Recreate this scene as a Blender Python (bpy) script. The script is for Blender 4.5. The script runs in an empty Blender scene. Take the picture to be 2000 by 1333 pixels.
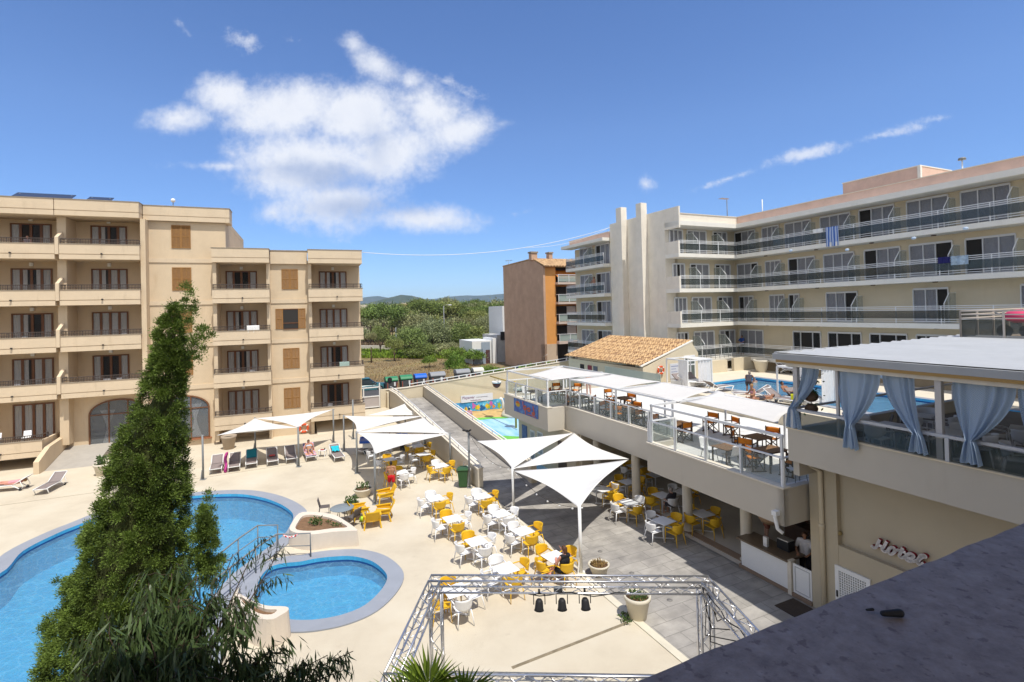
import bpy, bmesh, math, random
import numpy as np
from mathutils import Vector, Matrix, noise as mnoise
from mathutils.geometry import tessellate_polygon
random.seed(7); rng = np.random.default_rng(7)
SC = bpy.context.scene; COL = SC.collection
rad = math.radians
# ------------------------------------------------------------------ camera (solved from the vanishing points)
F, CY, H = 1000.0, 595.66, 9.4
ROLL, PIT = rad(-1.452), rad(0.5917)
AA, BB = rad(24.92), rad(21.75)
_f = Vector((0, math.cos(PIT), math.sin(PIT))); _r = Vector((1, 0, 0)); _u = _r.cross(_f)
_c, _s = math.cos(ROLL), math.sin(ROLL)
CR, CU, CF = _c*_r + _s*_u, -_s*_r + _c*_u, _f
EYE = Vector((0, 0, H))
cam = bpy.data.objects.new("camera", bpy.data.cameras.new("camera")); COL.objects.link(cam)
M = Matrix.Identity(4)
for i in range(3):
    M[i][0] = CR[i]; M[i][1] = CU[i]; M[i][2] = -CF[i]; M[i][3] = EYE[i]
cam.matrix_world = M
cam.data.sensor_width = 36; cam.data.lens = 36*F/2000
cam.data.shift_y = (CY-666.5)/2000; cam.data.clip_start = .05; cam.data.clip_end = 30000
SC.camera = cam
def ray(x, y): return CR*((x-1000)/F) + CU*((CY-y)/F) + CF
def gz(x, y, z=0.0):
    d = ray(x, y); return EYE + d*((z-H)/d.z)
def gY(x, y, Y):
    d = ray(x, y); return EYE + d*(Y/d.y)
class Fr:
    """a building's own axes: X along its front, Y into its depth"""
    def __init__(s, a): s.a = a; s.c = math.cos(a); s.s = math.sin(a)
    def loc(s, p): return Vector((p[0]*s.c+p[1]*s.s, -p[0]*s.s+p[1]*s.c, p[2]))
    def wor(s, p): return Vector((p[0]*s.c-p[1]*s.s, p[0]*s.s+p[1]*s.c, p[2]))
    def z(s, x, y, z=0.0): return s.loc(gz(x, y, z))
    def onX(s, x, y, X):
        d = s.loc(ray(x, y)); q = d*(X/d.x); q.z += H; return q
    def onY(s, x, y, Y):
        d = s.loc(ray(x, y)); q = d*(Y/d.y); q.z += H; return q
FA, FB, FW = Fr(AA), Fr(BB), Fr(0.0)
ORD = ['first','second','third','fourth','fifth','sixth','seventh','eighth','ninth','tenth','eleventh','twelfth','thirteenth','fourteenth','fifteenth','sixteenth','seventeenth','eighteenth','nineteenth','twentieth']
# ------------------------------------------------------------------ materials
MATS = {}
def mat(name, col, rough=.7, var=.0, vscale=3., bump=0., bscale=40., spec=.3, metal=0., stain=None, tone=False, trans=0., detail=4, streak=False):
    if name in MATS: return MATS[name]
    m = bpy.data.materials.new(name); m.use_nodes = True; nt = m.node_tree; N, L = nt.nodes, nt.links
    b = N['Principled BSDF']; b.inputs['Roughness'].default_value = rough
    b.inputs['Specular IOR Level'].default_value = spec; b.inputs['Metallic'].default_value = metal
    col = tuple(col)+(1,) if len(col) == 3 else col
    b.inputs['Base Color'].default_value = col
    tc = N.new('ShaderNodeTexCoord'); src = None
    def mix(fac, a, bb, blend='MIX'):
        x = N.new('ShaderNodeMix'); x.data_type = 'RGBA'; x.blend_type = blend
        for s_, v in ((x.inputs[0], fac), (x.inputs[6], a), (x.inputs[7], bb)):
            if hasattr(v, 'links'): L.new(v, s_)
            else: s_.default_value = v
        return x.outputs[2]
    cur = col
    if var > 0:
        n = N.new('ShaderNodeTexNoise'); n.inputs['Scale'].default_value = vscale; n.inputs['Detail'].default_value = detail+2
        n.inputs['Roughness'].default_value = .65
        if streak:
            mp = N.new('ShaderNodeMapping'); mp.inputs['Scale'].default_value = (1, 1, .12); L.new(tc.outputs['Object'], mp.inputs[0]); L.new(mp.outputs[0], n.inputs['Vector'])
        else: L.new(tc.outputs['Object'], n.inputs['Vector'])
        r = N.new('ShaderNodeMapRange'); r.inputs[1].default_value = .3; r.inputs[2].default_value = .7
        L.new(n.outputs[0], r.inputs[0])
        lo = tuple(c*(1-var) for c in col[:3])+(1,); hi = tuple(min(1, c*(1+var)) for c in col[:3])+(1,)
        cur = mix(r.outputs[0], lo, hi)
    if stain:
        sc, sm, thr, amt = stain[:4]
        n = N.new('ShaderNodeTexNoise'); n.inputs['Scale'].default_value = sm; n.inputs['Detail'].default_value = 8; n.inputs['Roughness'].default_value = .7
        mp = N.new('ShaderNodeMapping'); mp.inputs['Scale'].default_value = (1, 1, stain[4] if len(stain) > 4 else 1); L.new(tc.outputs['Object'], mp.inputs[0]); L.new(mp.outputs[0], n.inputs['Vector'])
        r = N.new('ShaderNodeMapRange'); r.inputs[1].default_value = thr; r.inputs[2].default_value = thr+.22; r.inputs[4].default_value = amt
        L.new(n.outputs[0], r.inputs[0]); cur = mix(r.outputs[0], cur, tuple(sc)+(1,))
    if tone:
        a = N.new('ShaderNodeAttribute'); a.attribute_name = 'tone'
        hv = N.new('ShaderNodeHueSaturation'); oi = N.new('ShaderNodeObjectInfo')
        r = N.new('ShaderNodeMapRange'); r.inputs[3].default_value = .5; r.inputs[4].default_value = 1.65; L.new(a.outputs['Fac'], r.inputs[0])
        r2 = N.new('ShaderNodeMapRange'); r2.inputs[3].default_value = .475; r2.inputs[4].default_value = .515; L.new(oi.outputs['Random'], r2.inputs[0])
        L.new(r.outputs[0], hv.inputs['Value']); L.new(r2.outputs[0], hv.inputs['Hue'])
        if hasattr(cur, 'links'): L.new(cur, hv.inputs['Color'])
        else: hv.inputs['Color'].default_value = cur
        cur = hv.outputs[0]
    if hasattr(cur, 'links'): L.new(cur, b.inputs['Base Color'])
    if bump > 0:
        n = N.new('ShaderNodeTexNoise'); n.inputs['Scale'].default_value = bscale; n.inputs['Detail'].default_value = 5
        L.new(tc.outputs['Object'], n.inputs['Vector'])
        bp = N.new('ShaderNodeBump'); bp.inputs['Strength'].default_value = bump; bp.inputs['Distance'].default_value = .02
        L.new(n.outputs[0], bp.inputs['Height']); L.new(bp.outputs[0], b.inputs['Normal'])
    if trans > 0:   # thin leaf or cloth: some light comes through
        t = N.new('ShaderNodeBsdfTranslucent'); mx = N.new('ShaderNodeMixShader'); mx.inputs[0].default_value = trans
        if hasattr(cur, 'links'): L.new(cur, t.inputs['Color'])
        else: t.inputs['Color'].default_value = cur
        L.new(b.outputs[0], mx.inputs[1]); L.new(t.outputs[0], mx.inputs[2]); L.new(mx.outputs[0], N['Material Output'].inputs[0])
    MATS[name] = m; return m
def glassmat(name, tint, opacity, rough=.03):
    if name in MATS: return MATS[name]
    m = bpy.data.materials.new(name); m.use_nodes = True; nt = m.node_tree; N, L = nt.nodes, nt.links
    b = N['Principled BSDF']; b.inputs['Base Color'].default_value = tuple(tint)+(1,); b.inputs['Roughness'].default_value = rough
    b.inputs['Specular IOR Level'].default_value = .6
    t = N.new('ShaderNodeBsdfTransparent'); t.inputs[0].default_value = (.82+.18*tint[0], .82+.18*tint[1], .82+.18*tint[2], 1)
    mx = N.new('ShaderNodeMixShader'); mx.inputs[0].default_value = opacity
    L.new(t.outputs[0], mx.inputs[1]); L.new(b.outputs[0], mx.inputs[2]); L.new(mx.outputs[0], N['Material Output'].inputs[0])
    MATS[name] = m; return m
# ------------------------------------------------------------------ mesh builder
class MB:
    def __init__(s): s.v = []; s.f = []; s.sm = []
    def add(s, vs, fs, smooth=False):
        o = len(s.v); s.v += [tuple(p) for p in vs]
        s.f += [tuple(i+o for i in f) for f in fs]; s.sm += [smooth]*len(fs); return s
    def box(s, x0, x1, y0, y1, z0, z1):
        if x0 > x1: x0, x1 = x1, x0
        if y0 > y1: y0, y1 = y1, y0
        if z0 > z1: z0, z1 = z1, z0
        return s.add([(x0,y0,z0),(x1,y0,z0),(x1,y1,z0),(x0,y1,z0),(x0,y0,z1),(x1,y0,z1),(x1,y1,z1),(x0,y1,z1)],
              [(0,3,2,1),(4,5,6,7),(0,1,5,4),(1,2,6,5),(2,3,7,6),(3,0,4,7)])
    def bar(s, p, q, w, h=None, up=(0,0,1)):
        """rectangular bar from p to q, w wide and h high"""
        h = w if h is None else h
        p, q = Vector(p), Vector(q); d = (q-p).normalized(); up = Vector(up)
        if abs(d.dot(up)) > .98: up = Vector((0, 1, 0))
        a = d.cross(up).normalized()*(w/2); b = a.cross(d).normalized()*(h/2)
        vs = [p-a-b, p+a-b, p+a+b, p-a+b, q-a-b, q+a-b, q+a+b, q-a+b]
        return s.add(vs, [(0,1,2,3),(7,6,5,4),(0,4,5,1),(1,5,6,2),(2,6,7,3),(3,7,4,0)])
    def tube(s, pts, r, n=8, caps=True):
        pts = [Vector(p) for p in pts]; k = len(pts)
        rs = r if isinstance(r, (list, tuple)) else [r]*k
        o = len(s.v); a = None
        for i, p in enumerate(pts):
            d = (pts[min(i+1, k-1)]-pts[max(i-1, 0)])
            d = d.normalized() if d.length > 1e-9 else Vector((0, 0, 1))
            if a is None:
                a = d.cross(Vector((0, 0, 1)) if abs(d.z) < .9 else Vector((1, 0, 0))).normalized()
            else:
                a = a-d*a.dot(d); a = a.normalized() if a.length > 1e-6 else d.orthogonal().normalized()
            b = d.cross(a)
            for j in range(n):
                t = 2*math.pi*j/n; s.v.append(tuple(p+(a*math.cos(t)+b*math.sin(t))*rs[i]))
        for i in range(k-1):
            for j in range(n):
                j2 = (j+1) % n
                s.f.append((o+i*n+j, o+i*n+j2, o+(i+1)*n+j2, o+(i+1)*n+j)); s.sm.append(True)
        if caps:
            s.f.append(tuple(o+j for j in reversed(range(n)))); s.f.append(tuple(o+(k-1)*n+j for j in range(n))); s.sm += [False, False]
        return s
    def lathe(s, prof, c=(0,0,0), n=20, sx=1, sy=1, smooth=True):
        o = len(s.v); k = len(prof)
        for r, z in prof:
            for j in range(n):
                t = 2*math.pi*j/n; s.v.append((c[0]+r*math.cos(t)*sx, c[1]+r*math.sin(t)*sy, c[2]+z))
        for i in range(k-1):
            for j in range(n):
                j2 = (j+1) % n; s.f.append((o+i*n+j, o+i*n+j2, o+(i+1)*n+j2, o+(i+1)*n+j)); s.sm.append(smooth)
        s.f.append(tuple(o+j for j in reversed(range(n)))); s.f.append(tuple(o+(k-1)*n+j for j in range(n))); s.sm += [False, False]
        return s
    def prism(s, poly, z0, z1):
        n = len(poly); ar = sum(poly[i][0]*poly[(i+1)%n][1]-poly[(i+1)%n][0]*poly[i][1] for i in range(n))
        if ar < 0: poly = poly[::-1]
        vs = [(p[0], p[1], z0) for p in poly]+[(p[0], p[1], z1) for p in poly]
        fs = [(i, (i+1)%n, n+(i+1)%n, n+i) for i in range(n)]
        tri = tessellate_polygon([[Vector((p[0], p[1], 0)) for p in poly]])
        for t in tri:
            a, b, c = [Vector((poly[i][0], poly[i][1], 0)) for i in t]
            t = t if (b-a).cross(c-a).z > 0 else t[::-1]
            fs.append(tuple(n+i for i in t)); fs.append(tuple(i for i in t[::-1]))
        return s.add(vs, fs)
    def ext(s, poly3, d):
        """a flat 3-D outline given thickness d (vector)"""
        d = Vector(d); n = len(poly3); P = [Vector(p) for p in poly3]
        tri = tessellate_polygon([P]); fs = [tuple(t) for t in tri]+[tuple(i+n for i in t[::-1]) for t in tri]
        fs += [(i, i+n, (i+1)%n+n, (i+1)%n) for i in range(n)]
        return s.add(P+[p+d for p in P], fs)
    def quad(s, *p): return s.add(p, [tuple(range(len(p)))])
    def grid(s, fn, nu, nv, smooth=True):
        o = len(s.v)
        for i in range(nu+1):
            for j in range(nv+1): s.v.append(tuple(fn(i/nu, j/nv)))
        for i in range(nu):
            for j in range(nv):
                a = o+i*(nv+1)+j; s.f.append((a, a+nv+1, a+nv+2, a+1)); s.sm.append(smooth)
        return s
    def sphere(s, c, r, n=12, m=8):
        rx, ry, rz = r if isinstance(r, (tuple, list)) else (r, r, r); o = len(s.v)
        for i in range(m+1):
            t = math.pi*i/m
            for j in range(n):
                p = 2*math.pi*j/n; s.v.append((c[0]+rx*math.sin(t)*math.cos(p), c[1]+ry*math.sin(t)*math.sin(p), c[2]-rz*math.cos(t)))
        for i in range(m):
            for j in range(n):
                j2 = (j+1)%n; s.f.append((o+i*n+j, o+i*n+j2, o+(i+1)*n+j2, o+(i+1)*n+j)); s.sm.append(True)
        return s
    def capsule(s, p, q, r0, r1, n=10):
        p, q = Vector(p), Vector(q); d = q-p; L_ = d.length
        d = d.normalized() if L_ > 1e-6 else Vector((0, 0, 1)); pts = []; rs = []
        for t in (-1, -.8, -.45): pts.append(p+d*(r0*t)); rs.append(max(.0006, r0*math.sqrt(max(0, 1-t*t))))
        pts += [p, q]; rs += [r0, r1]
        for t in (.45, .8, 1): pts.append(q+d*(r1*t)); rs.append(max(.0006, r1*math.sqrt(max(0, 1-t*t))))
        return s.tube(pts, rs, n)
    def mesh(s, name, off=(0,0,0)):
        me = bpy.data.meshes.new(name)
        vs = [(p[0]-off[0], p[1]-off[1], p[2]-off[2]) for p in s.v]
        me.from_pydata(vs, [], s.f); me.polygons.foreach_set('use_smooth', s.sm); me.update(); return me
ORG = {}; KIDS = {}
def tag(o, label=None, cat=None, group=None, kind=None):
    if label: o['label'] = label
    if cat: o['category'] = cat
    if group: o['group'] = group
    if kind: o['kind'] = kind
    return o
def link(name, me, m, parent=None):
    o = bpy.data.objects.new(name, me); COL.objects.link(o)
    if m is not None and me is not None:
        for x in (m if isinstance(m, (list, tuple)) else [m]): me.materials.append(x)
    if parent is not None:
        o.parent = parent; ORG[o.name] = ORG.get(parent.name, (0, 0, 0)); KIDS.setdefault(parent.name, []).append(o)
    return o
def thing(name, label, cat, fr=FW, at=(0,0,0), rz=0., group=None):
    """Empty at a thing's base; its parts are given in the frame's absolute coordinates"""
    o = bpy.data.objects.new(name, None); COL.objects.link(o); o.empty_display_size = .2
    o.location = fr.wor(at); o.rotation_euler = (0, 0, fr.a+rz); ORG[o.name] = tuple(at)
    return tag(o, label, cat, group)
def part(name, mb, m, parent, bevel=0):
    o = link(name, mb.mesh(name, ORG.get(parent.name, (0,0,0))), m, parent)
    if bevel: bev(o, bevel)
    return o
def single(name, mb, m, label, cat, fr=FW, at=(0,0,0), group=None, bevel=0):
    o = link(name, mb.mesh(name, at), m); o.location = fr.wor(at); o.rotation_euler = (0, 0, fr.a)
    if bevel: bev(o, bevel)
    return tag(o, label, cat, group)
def struct(name, mb, m, fr=FW, kind='structure'):
    o = link(name, mb.mesh(name), m); o.rotation_euler = (0, 0, fr.a); return tag(o, kind=kind)
def bev(o, w):
    b = o.modifiers.new('bevel', 'BEVEL'); b.width = w; b.segments = 2; b.limit_method = 'ANGLE'; b.angle_limit = rad(50)
def copy_tree(o, parent=None):
    c = o.copy(); COL.objects.link(c)
    if parent is not None: c.parent = parent
    for ch in KIDS.get(o.name, ()): copy_tree(ch, c)
    return c
def place(proto, used, loc, rz, label, group=None):
    o = proto if proto.name not in used else copy_tree(proto)
    used.add(proto.name); o.location = loc; o.rotation_euler = (0, 0, rz); o['label'] = label
    if group: o['group'] = group
    return o
USED = set()
def catmull(P, per=6, closed=True):
    n = len(P); out = []
    for i in range(n if closed else n-1):
        p0, p1, p2, p3 = [Vector(P[(i+k) % n] if closed else P[min(max(i+k, 0), n-1)]) for k in (-1, 0, 1, 2)]
        for j in range(per):
            t = j/per; out.append(.5*((2*p1)+(p2-p0)*t+(2*p0-5*p1+4*p2-p3)*t*t+(3*p1-p0-3*p2+p3)*t**3))
    if not closed: out.append(Vector(P[-1]))
    return out
def offset(P, d):
    n = len(P); ar = sum(P[i][0]*P[(i+1)%n][1]-P[(i+1)%n][0]*P[i][1] for i in range(n)); sg = 1 if ar > 0 else -1
    out = []
    for i in range(n):
        a, b = Vector(P[i-1][:2]), Vector(P[(i+1)%n][:2]); t = (b-a).normalized(); out.append(Vector((P[i][0]+t.y*d*sg, P[i][1]-t.x*d*sg)))
    return out
def sheet(outer, holes, z, mb=None):
    mb = mb or MB(); loops = [[Vector((p[0], p[1], 0)) for p in l] for l in [outer]+holes]
    flat = [v for l in loops for v in l]; fs = []
    for t in tessellate_polygon(loops):
        a, b, c = [flat[i] for i in t]; fs.append(tuple(t) if (b-a).cross(c-a).z > 0 else tuple(t[::-1]))
    return mb.add([(v.x, v.y, z) for v in flat], fs)
def textmesh(txt, size, depth=.01, shear=0.):
    cu = bpy.data.curves.new('txt', 'FONT'); cu.body = txt; cu.size = size; cu.extrude = depth; cu.shear = shear; cu.resolution_u = 2
    o = bpy.data.objects.new('txt', cu); COL.objects.link(o); bpy.context.view_layer.update()
    me = bpy.data.meshes.new_from_object(o.evaluated_get(bpy.context.evaluated_depsgraph_get()))
    bpy.data.objects.remove(o); return me
# ------------------------------------------------------------------ light and sky
SUN_AZ, SUN_EL = rad(33), rad(65.5)        # shadows fall away from us, 33 degrees to the left
sdir = Vector((math.sin(SUN_AZ)*math.cos(SUN_EL), -math.cos(SUN_AZ)*math.cos(SUN_EL), math.sin(SUN_EL)))
sl = bpy.data.lights.new('sun', 'SUN'); sl.energy = 3.3; sl.angle = rad(.53); sl.color = (1, .955, .87)
so = bpy.data.objects.new('sun', sl); COL.objects.link(so); so.rotation_euler = sdir.to_track_quat('Z', 'Y').to_euler(); so.location = (20, -20, 60)
W = bpy.data.worlds.new("World"); SC.world = W; W.use_nodes = True
nt = W.node_tree; N, L = nt.nodes, nt.links; N.clear()
out = N.new('ShaderNodeOutputWorld'); bg = N.new('ShaderNodeBackground'); bg.inputs[1].default_value = .15; L.new(bg.outputs[0], out.inputs[0])
sky = N.new('ShaderNodeTexSky'); sky.sky_type = 'NISHITA'; sky.sun_disc = False; sky.sun_elevation = SUN_EL
sky.sun_rotation = math.atan2(sdir.x, sdir.y); sky.altitude = 1200; sky.air_density = 1.0; sky.dust_density = 0; sky.ozone_density = 3.2
hs_ = N.new('ShaderNodeHueSaturation'); hs_.inputs['Saturation'].default_value = 1.14; hs_.inputs['Hue'].default_value = .508; hs_.inputs['Value'].default_value = .82; sk2 = N.new('ShaderNodeMix'); sk2.data_type = 'RGBA'; sk2.blend_type = 'MULTIPLY'; sk2.inputs[0].default_value = 1; hr_ = N.new('ShaderNodeValToRGB'); hr_.color_ramp.elements[0].color = (.60, .72, .86, 1); hr_.color_ramp.elements[1].color = (1, 1, 1, 1); hr_.color_ramp.elements[1].position = .32; L.new(sky.outputs[0], sk2.inputs[6]); L.new(sk2.outputs[2], hs_.inputs['Color'])
tc = N.new('ShaderNodeTexCoord'); sep = N.new('ShaderNodeSeparateXYZ'); L.new(tc.outputs['Generated'], sep.inputs[0]); L.new(sep.outputs[2], hr_.inputs[0]); L.new(hr_.outputs[0], sk2.inputs[7])
def MN(op, a, b=None, c=None):
    n = N.new('ShaderNodeMath'); n.operation = op
    for i, v in enumerate((a, b, c)):
        if v is None: continue
        if hasattr(v, 'links'): L.new(v, n.inputs[i])
        else: n.inputs[i].default_value = v
    return n.outputs[0]
yy = MN('MAXIMUM', sep.outputs[1], .02)
cmb = N.new('ShaderNodeCombineXYZ'); L.new(MN('DIVIDE', sep.outputs[0], yy), cmb.inputs[0]); L.new(MN('DIVIDE', sep.outputs[2], yy), cmb.inputs[1])
pv = cmb.outputs[0]
def fbm(scale, detail, rough=.62, off=(0,0,0), dist=0.):
    mp = N.new('ShaderNodeMapping'); mp.inputs['Location'].default_value = off; L.new(pv, mp.inputs[0])
    n = N.new('ShaderNodeTexNoise'); n.inputs['Scale'].default_value = scale; n.inputs['Detail'].default_value = detail; n.inputs['Roughness'].default_value = rough
    n.inputs['Distortion'].default_value = dist; L.new(mp.outputs[0], n.inputs['Vector']); return n.outputs[0]
def blob(px, py, rx, ry, rot=0., w=1.):
    d = ray(px, py); mp = N.new('ShaderNodeMapping'); mp.vector_type = 'TEXTURE'
    mp.inputs['Location'].default_value = (d.x/d.y, d.z/d.y, 0); mp.inputs['Rotation'].default_value = (0, 0, rad(rot)); mp.inputs['Scale'].default_value = (rx/1000, ry/1000, 1)
    L.new(pv, mp.inputs[0]); v = N.new('ShaderNodeVectorMath'); v.operation = 'LENGTH'; L.new(mp.outputs[0], v.inputs[0])
    return MN('MULTIPLY_ADD', v.outputs['Value'], -w, w)
def union(bl):
    cur = None
    for b in bl:
        o = blob(*b); cur = o if cur is None else MN('SMOOTH_MAX', cur, o, .22)
    return cur
thick = union([(350,232,110,40,4,.9),(440,190,95,62,-10,1),(560,215,170,85,0,1.15),(700,225,160,95,0,1.2),(830,215,120,75,-15,1),(900,255,120,50,10,.95),
   (985,240,70,18,6,.55),(735,130,75,45,-30,.95),(690,85,45,28,-35,.62),(450,325,165,17,-3,.62),(600,320,200,95,0,1.2),(660,400,175,75,0,1.05),
   (820,428,175,40,-4,.95),(530,415,60,28,20,.6),(760,300,150,90,10,1.1),(800,160,45,32,0,.7)])
wisp = union([(478,82,62,38,-20,.66),(365,62,40,14,-50,.38),(1262,360,36,40,30,.72),(1585,298,140,21,12,.75),(1720,264,110,17,12,.66),(1420,350,140,12,17,.55),(905,180,75,22,-20,.38),
   (1830,232,45,9,8,.34),(560,75,50,12,-20,.2),(1030,412,60,10,15,.25),(870,158,36,20,-10,.5),(640,470,80,12,0,.25)])
n1 = fbm(7.5, 10, .63, (.3, .1, 0), .15); n2 = fbm(22, 8, .66, (.1, .5, .2))
n3 = fbm(60, 6, .68, (.7, .2, .6)); nz = MN('ADD', MN('ADD', MN('MULTIPLY', n1, 1.45), MN('MULTIPLY', n2, .62)), MN('MULTIPLY', MN('SUBTRACT', n3, .5), .6))
d1 = MN('ADD', MN('MULTIPLY', thick, 1.25), MN('SUBTRACT', nz, 1.16)); d2 = MN('ADD', MN('MULTIPLY', wisp, 1.1), MN('MULTIPLY', MN('SUBTRACT', nz, 1.3), 1.2))
def smooth(v, a, b, hi=1.):
    r = N.new('ShaderNodeMapRange'); r.interpolation_type = 'SMOOTHSTEP'; r.inputs[1].default_value = a; r.inputs[2].default_value = b; r.inputs[4].default_value = hi; L.new(v, r.inputs[0]); return r.outputs[0]
alpha = MN('MAXIMUM', smooth(d1, -.05, 1.0, .93), smooth(d2, -.15, .6, .75))
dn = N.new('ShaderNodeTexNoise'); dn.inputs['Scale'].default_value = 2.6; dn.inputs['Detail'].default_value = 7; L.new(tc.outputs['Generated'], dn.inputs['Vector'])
back = MN('MULTIPLY', smooth(MN('MULTIPLY', sep.outputs[1], -1.), -.02, .25), smooth(dn.outputs[0], .30, .50, .95))      # bright clouds added over the unseen sky behind us, as fill light
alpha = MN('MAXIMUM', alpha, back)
low = union([(640,345,170,45,-8,1.0),(700,405,190,38,0,.9),(735,290,50,120,10,.55),(560,330,110,30,0,.6)])
shade = MN('ADD', MN('MULTIPLY', smooth(low, -.1, .9), .8), MN('MULTIPLY', smooth(fbm(9, 6, .6, (.34, .14, 0)), .45, .75), .5))
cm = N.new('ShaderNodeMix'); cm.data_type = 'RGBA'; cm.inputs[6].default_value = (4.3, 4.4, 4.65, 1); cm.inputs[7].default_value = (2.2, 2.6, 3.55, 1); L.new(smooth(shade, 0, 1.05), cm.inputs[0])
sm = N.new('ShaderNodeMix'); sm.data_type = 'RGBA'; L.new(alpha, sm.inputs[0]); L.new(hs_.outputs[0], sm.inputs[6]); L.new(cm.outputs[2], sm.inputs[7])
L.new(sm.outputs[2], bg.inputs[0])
SC.view_settings.view_transform = 'Standard'; SC.view_settings.look = 'None'; SC.view_settings.exposure = .57; SC.view_settings.gamma = 1
SC.cycles.max_bounces = 8; SC.cycles.transparent_max_bounces = 16; SC.cycles.use_denoising = True; SC.cycles.caustics_reflective = False; SC.cycles.caustics_refractive = False
# ------------------------------------------------------------------ palette
m_left = mat('beige render', (.61,.485,.335), .85, .06, .8, .25, 60, stain=((.38,.24,.12), 1.6, .57, .45, .16))
m_leftband = mat('beige render band', (.625,.505,.36), .85, .05, 1.2, .2, 60, stain=((.36,.27,.17), 2.4, .56, .45, .2))
m_cap = mat('weathered coping', (.30,.25,.19), .9, .2, 3)
m_wood = mat('brown joinery', (.165,.07,.03), .5, .2, 9)
m_shut = mat('ochre shutter', (.30,.15,.045), .55, .12, 8)
m_curt = mat('white curtain', (.84,.84,.85), .9, .06, 6, trans=.25)
m_dark = mat('dim room', (.035,.032,.03), .9)
m_pane = glassmat('window glass', (.10,.13,.15), .10)
m_iron = mat('dark iron rail', (.075,.058,.05), .5, .1, 9)
m_hotel = mat('pale yellow render', (.67,.585,.43), .85, .04, .7, .15, 60, stain=((.47,.39,.27), 1.2, .58, .4, .2))
m_slab = mat('white slab paint', (.75,.725,.66), .8, .04, 1.5, stain=((.46,.42,.36), 2.2, .58, .45, .25))
m_pinkp = mat('salmon parapet', (.62,.44,.36), .9, .1, 1.4, .15, 40, stain=((.36,.27,.23), .8, .58, .5))
m_tower = mat('cream tower render', (.74,.69,.60), .9, .07, 1.3, .5, 30, stain=((.54,.49,.42), 1.5, .55, .5, .16))
m_white = mat('white paint', (.76,.76,.75), .5, .02, 4)
m_whitef = mat('white window frame', (.74,.75,.77), .4)
m_alu = mat('brushed aluminium', (.60,.61,.63), .32, .08, 8, metal=.85)
m_silver = mat('grey painted post', (.20,.21,.215), .5, .06, 6)
m_rail = mat('white painted rail', (.74,.75,.76), .4)
m_gglass = glassmat('grey balcony glass', (.07,.085,.085), .42)
m_clear = glassmat('clear railing glass', (.5,.58,.55), .12)
m_frost = glassmat('greenish screen glass', (.42,.50,.46), .62, .3)
m_terr = mat('taupe terrace render', (.525,.48,.405), .9, .03, .9, .12, 60, stain=((.40,.355,.29), 1.4, .59, .4, .2))
m_wallc = mat('cream wall render', (.62,.54,.40), .9, .05, .8, .2, 60, stain=((.46,.40,.31), .7, .6, .4))
m_capw = mat('pale stone coping', (.66,.60,.50), .8, .08, 4)
m_pave = None
m_asph = mat('asphalt', (.075,.075,.08), .95, .2, 3, .3, 90)
m_tile = None
m_sail = mat('white shade cloth', (.73,.715,.69), .9, .035, 1.3, .5, 2.2, trans=.12)
m_sailg = mat('pale grey shade cloth', (.62,.60,.575), .9, .035, 1.3, .4, 2.5, trans=.08)
m_black = mat('black rubber', (.02,.02,.022), .6)
m_wchair = mat('white resin', (.76,.76,.77), .45, .02, 6)
m_ychair = mat('mustard resin', (.70,.42,.02), .45, .05, 6)
m_orange = mat('orange canvas', (.80,.29,.03), .8, .08, 7, trans=.3)
m_dwood = mat('dark timber', (.075,.045,.03), .6, .2, 12)
m_ttop = mat('slatted teak top', (.21,.12,.062), .6, .25, 14)
m_sling = mat('taupe sling mesh', (.235,.195,.185), .8, .06, 12)
m_soil = mat('planter soil', (.19,.11,.06), 1, .25, 6, .6, 25)
m_bark = mat('bark', (.13,.09,.06), .95, .3, 6, .5, 20)
m_terra = mat('pale terracotta pot', (.62,.55,.47), .8, .05, 3, stain=((.50,.40,.30), 2, .58, .5))
m_green = mat('dark green plastic', (.03,.085,.03), .45, .1, 6)
# ------------------------------------------------------------------ special surfaces
def node_mat(name):
    m = bpy.data.materials.new(name); m.use_nodes = True; MATS[name] = m; return m, m.node_tree.nodes, m.node_tree.links
def NZ(N, L, vec, scale, detail=5, rough=.6):
    n = N.new('ShaderNodeTexNoise'); n.inputs['Scale'].default_value = scale; n.inputs['Detail'].default_value = detail; n.inputs['Roughness'].default_value = rough
    if vec is not None: L.new(vec, n.inputs['Vector'])
    return n.outputs[0]
def RAMP(N, L, v, stops):
    r = N.new('ShaderNodeValToRGB'); e = r.color_ramp.elements
    while len(e) > 1: e.remove(e[-1])
    e[0].position = stops[0][0]; e[0].color = tuple(stops[0][1])+(1,)
    for p, c in stops[1:]:
        x = e.new(p); x.color = tuple(c)+(1,)
    L.new(v, r.inputs[0]); return r.outputs[0]
def MIXC(N, L, f, a, b, bl='MIX'):
    x = N.new('ShaderNodeMix'); x.data_type = 'RGBA'; x.blend_type = bl
    for s_, v in ((x.inputs[0], f), (x.inputs[6], a), (x.inputs[7], b)):
        if hasattr(v, 'links'): L.new(v, s_)
        else: s_.default_value = v
    return x.outputs[2]
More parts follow.
